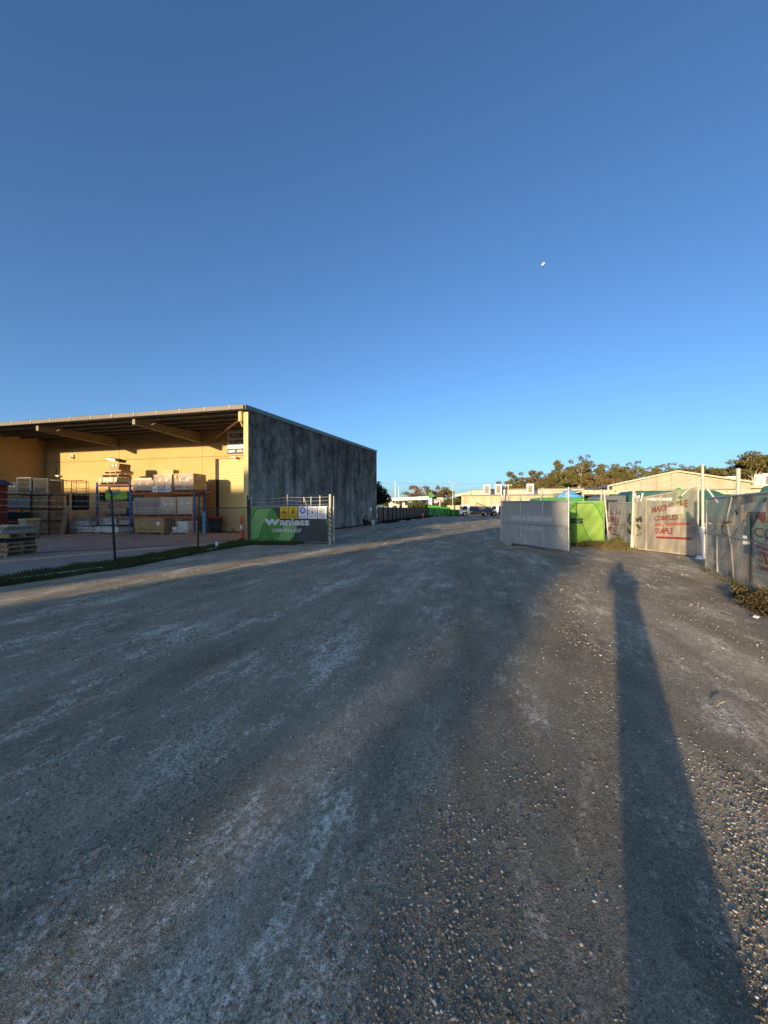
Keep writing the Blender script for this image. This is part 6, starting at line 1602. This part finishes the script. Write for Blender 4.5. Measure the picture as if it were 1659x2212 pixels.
TR = [
 ('wide', 1088, 1058, 150, 'low leafy eucalypt at the left end of the right hand tree belt', 1.1),
 ('round', 1108, 1036, 132, 'rounded eucalypt behind the power pole', 1.1),
 ('wide', 1128, 1018, 135, 'broad eucalypt with a flat top right of the power pole', 1.0),
 ('brown', 1150, 1026, 128, 'browner eucalypt between two greener ones above mesh gate', 1.2),
 ('wide', 1172, 1016, 138, 'dense eucalypt left of the double armed street lamp', 1.0),
 ('round', 1192, 1020, 126, 'olive eucalypt straight behind the double armed street lamp', 1.1),
 ('tall', 1214, 1006, 140, 'tall eucalypt shouldering up left of the tallest crown', 1.1),
 ('wide', 1232, 990, 134, 'thick crowned tall eucalypt just left of the highest tuft', .8),
 ('sparse', 1252, 983, 130, 'highest thin tufted eucalypt with a pale bare trunk', .8),
 ('wide', 1278, 1000, 138, 'eucalypt falling away right of the highest tuft', .8),
 ('brown', 1296, 1020, 125, 'brown eucalypt behind the shaded shed side', 1.1),
 ('sparse', 1312, 1000, 142, 'slender eucalypt above the left eave of the metal shed', 1.1),
 ('tall', 1334, 1005, 136, 'upright eucalypt a little right of the left shed eave', 1.0),
 ('sparse', 1362, 994, 128, 'dark peaked eucalypt standing highest over the shed roof', .9),
 ('wide', 1386, 1010, 140, 'spreading eucalypt right of the dark peaked one', .9),
 ('sparse', 1408, 1004, 150, 'airy eucalypt halfway along the shed roof slope', 1.0),
 ('sparse', 1436, 998, 146, 'open crowned eucalypt left of the shed ridge', 1.0),
 ('tall', 1462, 1010, 152, 'small crowned eucalypt peeping over the shed ridge', 1.0),
 ('sparse', 1492, 1002, 148, 'see through eucalypt left of the tallest pale post', 1.0),
 ('wide', 1479, 1010, 139, 'full crowned eucalypt just left of the tallest pale post', 1.0),
 ('wide', 1512, 1007, 141, 'full crowned eucalypt directly behind the tallest pale post', 1.0),
 ('round', 1541, 1011, 137, 'rounded eucalypt between the two right hand posts', 1.0),
 ('wide', 1566, 1009, 133, 'full crowned eucalypt above the low right end of shed roof', 1.1),
 ('round', 1590, 1004, 131, 'rounded eucalypt directly over the first office air unit', 1.1),
 ('brown', 1528, 1012, 150, 'low brown eucalypt right of the tallest pale post', 1.1),
 ('wide', 1552, 1010, 142, 'dense brown green eucalypt over the right shed slope', 1.0),
 ('brown', 1578, 1008, 135, 'brownish eucalypt left of the roof air units', 1.0),
 ('wide', 1604, 990, 118, 'big eucalypt leaning over the right hand air unit', 1.0),
 ('tall', 1628, 974, 112, 'highest bushy eucalypt near the right picture edge', 1.25),
 ('wide', 1658, 984, 116, 'eucalypt cut by the right picture edge', 1.0),
 ('round', 1690, 1000, 120, 'eucalypt just outside the right picture edge', 1.0),
]
for k_, u_, v_, Y_, l_, w_ in TR: tree(k_, u_, v_, Y_, l_, wide=w_)
# a low row of scrub closing the gaps under the crowns
for i, u_ in enumerate((1100, 1140, 1180, 1222, 1262, 1302, 1345, 1385, 1560, 1600, 1640)):
    tree('round', u_, 1050 - 6 * (i % 3), 122 + 4 * (i % 2), 'low undergrowth tree beneath the eucalypts, %s' % ('near the power pole', 'left of the street lamp', 'right of the first scrub tree by the lamp', 'under the tall tufted trunk', 'behind the skip bins', 'at the shed side wall', 'behind the left shed eave', 'behind the shed roof slope', 'behind the right shed slope', 'behind the air unit', 'by the right edge')[i], 'scrub_tree', 'tree', 'undergrowth trees', 1.3)
LT = 'trees beyond the service station'
tree('bloom', 905, 1046, 138, 'pinkish bare twigged tree behind the station canopy', 'bare_tree', 'tree', LT, 1.15)
tree('brown', 955, 1048, 142, 'brown domed tree right of the green topped pylon', 'domed_tree', 'tree', LT, 1.15)
tree('round', 838, 1074, 150, 'small olive tree just right of the dark tree', 'eucalypt_tree', 'tree', LT, 1.1)
tree('round', 869, 1076, 160, 'small round tree left of the bare twigged tree', 'eucalypt_tree', 'tree', LT)
tree('round', 853, 1085, 150, 'lowest little tree between the masts', 'eucalypt_tree', 'tree', LT)
tree('dark', 925, 1076, 125, 'dark tree under the bare twigged one', 'dark_tree', 'tree', LT, 1.0)
tree('dark', 806, 1033, 58, 'nearly black tree peeping past the end of grey wall', 'dark_tree', 'tree', LT, .95)
tree('dark', 798, 1045, 62, 'dark tree hidden mostly by the end of grey wall', 'dark_tree', 'tree', LT, .95)
SH = 'shrubs near the service station'
for u_, v_, Y_, l_, w_ in ((900, 1079, 90, 'bushy green shrub over the far end of brown fence', 1.0), (910, 1083, 92, 'smaller shrub right beside the bushy one at fence end', 1.0), (936, 1088, 98, 'low shrub behind the tallest far skip bin', 1.0),
                       (950, 1083, 99, 'leafy shrub below the red 7 sign', 1.0), (966, 1075, 104, 'dark tall shrub left of the street lamp pole', 1.0), (985, 1076, 106, 'dark shrub right of the street lamp pole', 1.0), (996, 1068, 112, 'shrub tucked against the precast factory corner', 1.0)):
    tree('shrub', u_, v_, Y_, l_, 'shrub', 'shrub', SH, w_)
# unseen trees added behind the photographer to break up the low sun
Lv = Vector((math.sin(R(SUN_AZ)), math.cos(R(SUN_AZ)), 0)); Pv = Vector((Lv.y, -Lv.x, 0))
def back_tree(proto, kk, ss, sx, h, l):
    tm, cm = protos[proto]; o = Pv * (kk * math.cos(R(SUN_AZ))) + Lv * ss
    t = thing('added_shade_tree', l, 'tree', tuple(o), kk, 'unseen trees added behind the camera'); z_ = max(p.co.z for p in cm.vertices); t.scale = (sx, sx, h / z_)
    link('trunk', tm, t); link('crown', cm, t)
back_tree('round', -2.0, -30.5, .16, 8.1, 'unseen dense tree added behind the camera to soften the shade edge')
back_tree('airy', -1.5, -32.0, .24, 7.6, 'unseen thin tree added right of the dense one to soften the shade')
for i, kk in enumerate((-.6, .9, 2.3, 3.8, 5.4, 7.2)):
    back_tree('airy', kk, -31 - (i % 2), .30, 4.5 + .3 * (i % 3), 'unseen airy tree added behind the camera to dim sun, %s' % ('nearest to the thin tree', 'second from the thin tree', 'third from the thin tree', 'third from the open end', 'second from the open end', 'at the open end')[i])

# ---------------------------------------------------------------- grass strip, weeds
def blades(name, polys, n, h0, h1, m, seed, parent=None, zf=lambda x, y: 0.0, w=.006, lean=.5):
    g = np.random.default_rng(seed); V = []
    areas = []
    for (a, b, c, d) in polys:
        areas.append(abs((b[0] - a[0]) * (d[1] - a[1]) - (b[1] - a[1]) * (d[0] - a[0])) + 1e-6)
    areas = np.array(areas) / sum(areas)
    for pl, ar in zip(polys, areas):
        k = int(n * ar); s = g.random(k)[:, None]; t = g.random(k)[:, None]
        a, b, c, d = [np.array(q) for q in pl]
        P = (a * (1 - s) + b * s) * (1 - t) + (d * (1 - s) + c * s) * t
        pat = .5 + .5 * np.sin(P[:, 0] * 3.1 + 1.7 * np.sin(P[:, 1] * 1.9)) * np.sin(P[:, 1] * 2.7 + P[:, 0])
        hh = (h0 + (h1 - h0) * g.random(k)) * (.45 + .9 * pat)
        an = g.random(k) * 6.283; ww = w * (.6 + g.random(k))
        ln = hh * lean * (g.random(k) * 2 - .4); la = g.random(k) * 6.283
        x, y = P[:, 0], P[:, 1]; z = np.array([zf(p, q) for p, q in zip(x, y)])
        v0 = np.stack([x - np.cos(an) * ww, y - np.sin(an) * ww, z - .005], 1); v1 = np.stack([x + np.cos(an) * ww, y + np.sin(an) * ww, z - .005], 1)
        v2 = np.stack([x + np.cos(la) * ln, y + np.sin(la) * ln, z + hh], 1)
        V.append(np.stack([v0, v1, v2], 1).reshape(-1, 3))
    V = np.concatenate(V); me = bpy.data.meshes.new(name); me.from_pydata(V.tolist(), [], np.arange(len(V)).reshape(-1, 3).tolist()); me.materials.append(M[m])
    return link(name, me, parent)
EDGE_IN = [(-9.3, 4.0), (-8.75, 7.8), (-8.05, 11.75), (-7.5, 15.76), (-6.9, 19.0)]
EDGE_OUT = [(-8.3, 4.0), (-7.70, 7.8), (-6.75, 10.6), (-6.35, 14.6), (-5.7, 17.2)]
strips = [((*a, 0)[:2], (*b, 0)[:2], (*d, 0)[:2], (*c, 0)[:2]) for a, b, c, d in zip(EDGE_IN[:-1], EDGE_IN[1:], EDGE_OUT[:-1], EDGE_OUT[1:])]
strips.append(((-6.9, 18.9), (-5.7, 17.2), (-3.9, 17.0), (-3.6, 18.0)))
kind(blades('grass_strip', strips, 46000, .03, .13, 'grass', 5, zf=lambda x, y: .02, w=.008), 'stuff')
sv = MB()
for s_ in strips: sv.add([(x, y, .016) for x, y in s_], [(0, 1, 2, 3)])
kind(sv.build('verge_soil', M['soil']), 'structure')
ws = []
for k in range(8):
    y = 24 + k * 2.5; x = -6.79 + .256 * (y - 20)
    ws.append(((x + .05, y), (x + .69, y + 2.5), (x + 1.35 - .05 * k, y + 2.5), (x + .6, y)))
kind(blades('wall_grass', ws, 9000, .03, .16, 'grass', 6, w=.012), 'stuff')
fs_ = []
for k in range(10):
    p = E0.lerp(E1, k / 10); q = E0.lerp(E1, (k + 1) / 10); fs_.append(((p.x + .1, p.y), (q.x + .1, q.y), (q.x + 1.3, q.y), (p.x + 1.4, p.y)))
kind(blades('lane_weeds', fs_, 9000, .05, .38, 'leaf_dark', 8, w=.03), 'stuff')
kind(blades('verge_weeds', [((7.9, 16.6), (9.6, 16.5), (9.7, 17.5), (7.9, 17.6)), ((8.5, 15.0), (9.9, 14.8), (9.9, 16.6), (8.6, 16.6))], 9000, .03, .22, 'weed', 9, w=.010), 'stuff')
kind(blades('fence_weeds', [((6.7, 7.4), (7.1, 7.2), (8.5, 9.9), (8.0, 10.1)), ((10.1, 12.0), (10.6, 12.0), (10.3, 15.0), (9.8, 15.0))], 1800, .03, .16, 'weed', 10, w=.006), 'stuff')
def weed(loc, label, r, h, n, seed, m='weed', size=.03):
    g = random.Random(seed); t = thing('weed_clump', label, 'weed', loc, 0, 'weeds by the right hand gates')
    b = MB(); cl = []
    for k in range(n):
        a = g.uniform(0, 6.28); q = r * g.random() ** .6; hh = h * g.uniform(.4, 1) * (1.1 - .6 * q / r)
        e = (q * math.cos(a), q * math.sin(a), hh); b.path([(e[0] * .25, e[1] * .25, 0), (e[0] * .75, e[1] * .75, hh * .7), e], [.006, .004, .002], 4)
        for j in range(3): cl.append((e[0] * (.6 + .2 * j), e[1] * (.6 + .2 * j), hh * (.45 + .25 * j), .11 * (1 + r)))
    b.build('stem', M['trunk_dark'], t)
    V, Fc = leaf_clumps(cl, 2200, size, seed, .6); me = bpy.data.meshes.new('foliage'); me.from_pydata(V.tolist(), [], Fc.tolist()); me.materials.append(M[m]); link('foliage', me, t)
    return t
weed((6.05, 6.2, 0), 'largest brown weed clump at right picture edge', .42, .22, 40, 3, 'weed_dry', .016)
weed((5.75, 5.75, 0), 'low weed clump in front of the largest one at right edge', .30, .12, 26, 4, 'weed_dry', .014)
weed((6.35, 6.75, 0), 'weed clump between the right edge clump and nearest gate', .34, .22, 26, 5, 'weed', .016)
weed((9.3, 15.6, 0), 'weed clump at the foot of the broad gate post', .35, .32, 20, 6, 'weed', .02)
weed((8.55, 16.7, 0), 'yellowish weed clump under the lime banner', .5, .16, 26, 7, 'weed', .02)
weed((9.75, 16.6, 0), 'dark weed clump below the leaning pole', .4, .42, 22, 8, 'leaf_shrub', .02)
# painted edging timbers in the grass
def edging(a, b_, label, w=.07):
    a, b_ = Vector((*a, 0)), Vector((*b_, 0)); d = b_ - a; t = thing('edging_strip', label, 'edging', tuple(a), math.atan2(d.y, d.x), 'white edging pieces in the grass strip')
    MB().box(0, d.length, -w / 2, w / 2, .01, .065).build('strip', M['white_paint'], t, bevel=.008)
edging((-8.0, 8.54), (-7.28, 10.25), 'long white edging strip lying in grass at the left', .09)
edging((-6.78, 12.75), (-6.70, 13.8), 'short white edging strip farther along the grass', .08)
edging((-6.85, 11.9), (-6.80, 12.3), 'white edging stub between long and short strips', .07)
edging((-6.55, 14.7), (-6.45, 15.4), 'farthest white edging piece near the second post', .08)
t = thing('marker_stub', 'small white stub peg in grass before the roller door', 'peg', (-6.72, 16.0, 0)); MB().lathe([(.06, 0), (.06, .2), (.03, .24)], 8).build('peg', M['white_clean'], t)
t = thing('stick', 'pale dry stick lying on the gravel at lower right', 'stick', (2.67, 3.14, .012), .5)
b = MB(); b.path([(-.07, 0, 0), (-.01, .008, .004), (.05, -.004, .006), (.085, .006, .002)], [.004, .005, .004, .002], 5); b.tube((-.01, .008, .004), (.02, .035, .01), .003, .0015, 4); b.build('twig', M['wood_pale'], t)
t = thing('paper_scrap', 'white paper scrap beside the right edge weeds', 'paper', (5.28, 5.62, .015), .4)
b = MB(); b.add([(-.06, -.03, .0), (0, -.035, .025), (.06, -.02, .005), (.055, .03, .015), (-.01, .03, .03), (-.05, .035, .008)], [(0, 1, 4, 5), (1, 2, 3, 4)]); b.build('scrap', M['paper'], t)
t = thing('white_rag', 'white rag lying in the dip between the two screened gates', 'rag', (9.6, 12.1, .03), 1.0)
b = MB(); b.lathe([(.02, 0), (.11, .01), (.10, .07), (.04, .11)], 7); b.build('cloth', M['paper'], t)
# ---------------------------------------------------------------- loose stones
def stones(n, seed, ylo, yhi, smin, smax, name):
    g = np.random.default_rng(seed)
    # spread so that the picture density stays even: y ~ 1/y, x within the field of view
    y = ylo * (yhi / ylo) ** g.random(n); x = (g.random(n) * 2 - 1) * (y * 1.02 + .3)
    c = np.sin(x * 2.1 + 1.3 * np.sin(y * .6)) * np.sin((y - x * 3) * .55 + .8) + .6 * np.sin(x * 5.3 - y * 1.4) * np.sin(y * 2.9 + x)
    keep = (g.random(n) < np.clip(.05 + .72 * c, .09, 1)) & (x > -6.2 - .05 * y) & ((x < 6.2) | (y > 9)); x, y = x[keep], y[keep]; k = len(x)
    ico = []
    ph = (1 + 5 ** .5) / 2
    for a, b in ((-1, ph), (1, ph), (-1, -ph), (1, -ph)): ico += [(a, b, 0), (0, a, b), (b, 0, a)]
    I0 = np.array(ico) / 1.902
    from itertools import combinations
    fcs = []
    for a, b, c3 in combinations(range(12), 3):
        if all(abs(np.linalg.norm(I0[p] - I0[q]) - 1.0515) < .01 for p, q in ((a, b), (b, c3), (a, c3))): fcs.append((a, b, c3))
    F0 = np.array(fcs)
    nrm = np.cross(I0[F0[:, 1]] - I0[F0[:, 0]], I0[F0[:, 2]] - I0[F0[:, 0]]); fl = (nrm * I0[F0].mean(1)).sum(1) < 0; F0[fl] = F0[fl][:, ::-1]
    s = (smin * (smax / smin) ** (g.random(k) ** 3.2)) * np.clip(.75 + y * .05, .8, 1.6)
    sc3 = np.stack([s * (.75 + .6 * g.random(k)), s * (.75 + .6 * g.random(k)), s * (.45 + .35 * g.random(k))], 1)
    P = I0[None] * (1 + .28 * g.normal(size=(k, 12, 1))) * sc3[:, None]
    an = g.random(k) * 6.283; ca, sa = np.cos(an)[:, None], np.sin(an)[:, None]
    X = P[..., 0] * ca - P[..., 1] * sa + x[:, None]; Y = P[..., 0] * sa + P[..., 1] * ca + y[:, None]
    gz = np.array([ground_z(p, q) for p, q in zip(x, y)]); Z = P[..., 2] + (gz + sc3[:, 2] * .25)[:, None]
    V = np.stack([X, Y, Z], -1).reshape(-1, 3); Fc = (F0[None] + (np.arange(k) * 12)[:, None, None]).reshape(-1, 3)
    me = bpy.data.meshes.new(name); me.vertices.add(len(V)); me.vertices.foreach_set('co', V.astype(np.float32).ravel())
    me.loops.add(Fc.size); me.loops.foreach_set('vertex_index', Fc.astype(np.int32).ravel())
    me.polygons.add(len(Fc)); me.polygons.foreach_set('loop_start', np.arange(0, Fc.size, 3, dtype=np.int32)); me.polygons.foreach_set('loop_total', np.full(len(Fc), 3, dtype=np.int32))
    me.update(calc_edges=True); me.validate(); me.materials.append(M['stone'])
    kind(link(name, me), 'stuff')
stones(210000, 1, 1.0, 9.0, .0017, .0088, 'loose_gravel')
stones(45000, 2, 4.0, 20.0, .005, .016, 'loose_stones')
# ---------------------------------------------------------------- people
def skin_body(name, joints, edges, m, parent, sub=1):
    me = bpy.data.meshes.new(name); names = list(joints)
    me.from_pydata([joints[q][0] for q in names], [(names.index(a), names.index(b)) for a, b in edges], [])
    o = link(name, me, parent)
    md = o.modifiers.new('skin', 'SKIN')
    for i, q in enumerate(names):
        r = joints[q][1]; me.skin_vertices[0].data[i].radius = r if isinstance(r, tuple) else (r, r)
    me.skin_vertices[0].data[0].use_root = True
    md.use_smooth_shade = True
    s = o.modifiers.new('smooth', 'SUBSURF'); s.levels = sub; s.render_levels = sub
    me.materials.append(M[m])
    return o
def head(t, pos, yaw, m_hair='hair', cap=False):
    c, s_ = math.cos(yaw), math.sin(yaw)
    def P(x, y, z): return (pos[0] + x * c - y * s_, pos[1] + x * s_ + y * c, pos[2] + z)
    b = MB(); n = 14
    prof = [(.035, -.12), (.060, -.105), (.072, -.06), (.078, 0), (.078, .05), (.066, .09), (.035, .118), (.005, .125)]
    vs = []
    for r, z in prof:
        for i in range(n):
            a = 2 * math.pi * i / n; y = r * math.sin(a) * 1.22; x = r * math.cos(a)
            if y > .05 and -.06 < z < .0 and abs(x) < .02: y += .022
            vs.append(P(x, y, z))
    fs = [(j * n + i, j * n + (i + 1) % n, (j + 1) * n + (i + 1) % n, (j + 1) * n + i) for j in range(len(prof) - 1) for i in range(n)]
    b.add(vs, fs)
    for sx in (-1, 1): b.tube(P(sx * .076, -.005, -.03), P(sx * .084, -.015, .025), .016, .012, 6)
    hd = b.build('head', M['skin'], t, smooth=True)
    b = MB(); vs = []
    hp = [(.079, -.05), (.085, .0), (.086, .05), (.074, .10), (.04, .132), (.005, .138)]
    for r, z in hp:
        for i in range(n):
            a = 2 * math.pi * i / n; y = r * math.sin(a) * 1.22 - .008; x = r * math.cos(a)
            if math.sin(a) > .25 and z < .04: x *= .9; y = min(y, .02)
            vs.append(P(x, y, z))
    b.add(vs, [(j * n + i, j * n + (i + 1) % n, (j + 1) * n + (i + 1) % n, (j + 1) * n + i) for j in range(len(hp) - 1) for i in range(n)])
    b.build('hair', M[m_hair], t, smooth=True)
    b = MB()
    for sx in (-1, 1): b.lathe([(.004, -.006), (.010, 0), (.004, .006)], 8, P(sx * .03, .092, .005))
    b.build('eye', M['black'], hd); MB().box(-.022, .022, -.004, .004, -.004, .004, yaw, P(0, .088, -.065)).build('mouth', M['red_paint'], hd)
def hand(t, wrist, dir_, side, m='skin'):
    w = Vector(wrist); d = Vector(dir_).normalized(); up = Vector((0, 0, 1)); l = d.cross(up); l = l.normalized() if l.length > .1 else Vector((1, 0, 0)); nrm = l.cross(d)
    b = MB(); k0 = w + d * .02; k1 = w + d * .095
    b.hexa([tuple(k0 + l * a + nrm * c) for a, c in ((-.028, -.012), (.028, -.012), (.028, .012), (-.028, .012))] + [tuple(k1 + l * a + nrm * c) for a, c in ((-.040, -.011), (.040, -.011), (.040, .011), (-.040, .011))])
    for i, (o, ln) in enumerate(((-.030, .065), (-.010, .078), (.010, .073), (.030, .058))):
        p0 = k1 + l * o - d * .01; p1 = p0 + d * ln * .5 - nrm * .008; p2 = p1 + d * ln * .32 - nrm * .022; p3 = p2 + d * ln * .15 - nrm * .022
        b.path([tuple(p0), tuple(p1), tuple(p2), tuple(p3)], [.0095, .009, .0085, .007], 6)
    p0 = w + d * .04 + l * (.028 * side); p1 = p0 + l * (.028 * side) + d * .028 - nrm * .012; p2 = p1 + d * .03 - nrm * .012
    b.path([tuple(p0), tuple(p1), tuple(p2)], [.012, .0105, .008], 6)
    b.build('hand', M[m], t, smooth=True)
# the photographer, whose shadow falls across the gravel
t = thing('person', 'standing photographer in a long dark coat holding up a phone, behind camera', 'person', (0.02, -0.42, 0))
J = {'pelvis': ((0, 0, .96), (.165, .12)), 'waist': ((0, 0, 1.12), (.155, .11)), 'chest': ((0, -.01, 1.32), (.185, .125)), 'neckb': ((0, -.01, 1.48), (.10, .08)), 'neck': ((0, .01, 1.54), (.058, .058)), 'skull': ((0, .03, 1.60), (.055, .06))}
Eg = [('pelvis', 'waist'), ('waist', 'chest'), ('chest', 'neckb'), ('neckb', 'neck'), ('neck', 'skull')]
for sg, q in ((-1, 'l'), (1, 'r')):
    J.update({q + 'sh': ((sg * .20, -.01, 1.43), (.075, .075)), q + 'el': ((sg * .29, .04, 1.17), (.052, .052)), q + 'wr': ((sg * .11, .26, 1.40), (.034, .034)),
              q + 'hip': ((sg * .10, 0, .90), (.10, .10)), q + 'kn': ((sg * .12, .02, .50), (.068, .07)), q + 'an': ((sg * .14, 0, .09), (.048, .05)), q + 'toe': ((sg * .16, .15, .04), (.042, .035))})
    Eg += [('chest', q + 'sh'), (q + 'sh', q + 'el'), (q + 'el', q + 'wr'), ('pelvis', q + 'hip'), (q + 'hip', q + 'kn'), (q + 'kn', q + 'an'), (q + 'an', q + 'toe')]
skin_body('body', J, Eg, 'cloth_navy', t, 2)
b = MB(); n = 20
prof = [(.20, .14, 1.30), (.185, .135, 1.12), (.19, .155, .95), (.185, .16, .70), (.17, .155, .45), (.15, .14, .12)]
b.v = [(rx * math.cos(2 * math.pi * i / n) * (1 + .03 * math.sin(5 * i)), ry * math.sin(2 * math.pi * i / n) * (1 + .03 * math.cos(4 * i)), z) for rx, ry, z in prof for i in range(n)]
b.f = [(j * n + i, j * n + (i + 1) % n, (j + 1) * n + (i + 1) % n, (j + 1) * n + i) for j in range(len(prof) - 1) for i in range(n)]; b.m = [0] * len(b.f)
b.build('coat', M['cloth_black'], t, smooth=True)
head(t, (0, .05, 1.645), 0)
hand(t, (-.11, .26, 1.40), (.45, .55, .75), 1); hand(t, (.11, .26, 1.40), (-.45, .55, .75), -1)
t = thing('phone', 'black phone held up by the photographer', 'phone', (0, -.045, 1.545)); MB().box(-.037, .037, -.006, .002, -.10, .045).build('phone_body', M['black'], t, bevel=.004)
# the person resting against the grey wall
t = thing('person', 'person in black sitting on the ground against the grey wall end', 'person', (px(790, 37.2), 37.3, 0), R(-15))
J = {'pelvis': ((-.12, 0, .13), (.15, .13)), 'waist': ((-.18, 0, .30), (.14, .12)), 'chest': ((-.20, 0, .50), (.16, .13)), 'neckb': ((-.16, 0, .64), (.09, .08)), 'neck': ((-.12, 0, .70), (.055, .055)), 'skull': ((-.08, 0, .76), (.055, .055))}
Eg = [('pelvis', 'waist'), ('waist', 'chest'), ('chest', 'neckb'), ('neckb', 'neck'), ('neck', 'skull')]
for sg, q in ((-1, 'l'), (1, 'r')):
    J.update({q + 'sh': ((-.19, sg * .18, .58), (.07, .07)), q + 'el': ((.02, sg * .20, .40), (.05, .05)), q + 'wr': ((.18, sg * .06, .52), (.033, .033)),
              q + 'hip': ((-.06, sg * .10, .13), (.10, .10)), q + 'kn': ((.27, sg * .13, .42), (.068, .068)), q + 'an': ((.48, sg * .14, .09), (.046, .046)), q + 'toe': ((.62, sg * .15, .04), (.042, .035))})
    Eg += [('chest', q + 'sh'), (q + 'sh', q + 'el'), (q + 'el', q + 'wr'), ('pelvis', q + 'hip'), (q + 'hip', q + 'kn'), (q + 'kn', q + 'an'), (q + 'an', q + 'toe')]
skin_body('body', J, Eg, 'cloth_black', t, 1)
head(t, (-.05, 0, .80), R(-90)); hand(t, (.18, -.06, .52), (.5, .3, .6), 1); hand(t, (.18, .06, .52), (.5, -.3, .6), -1)
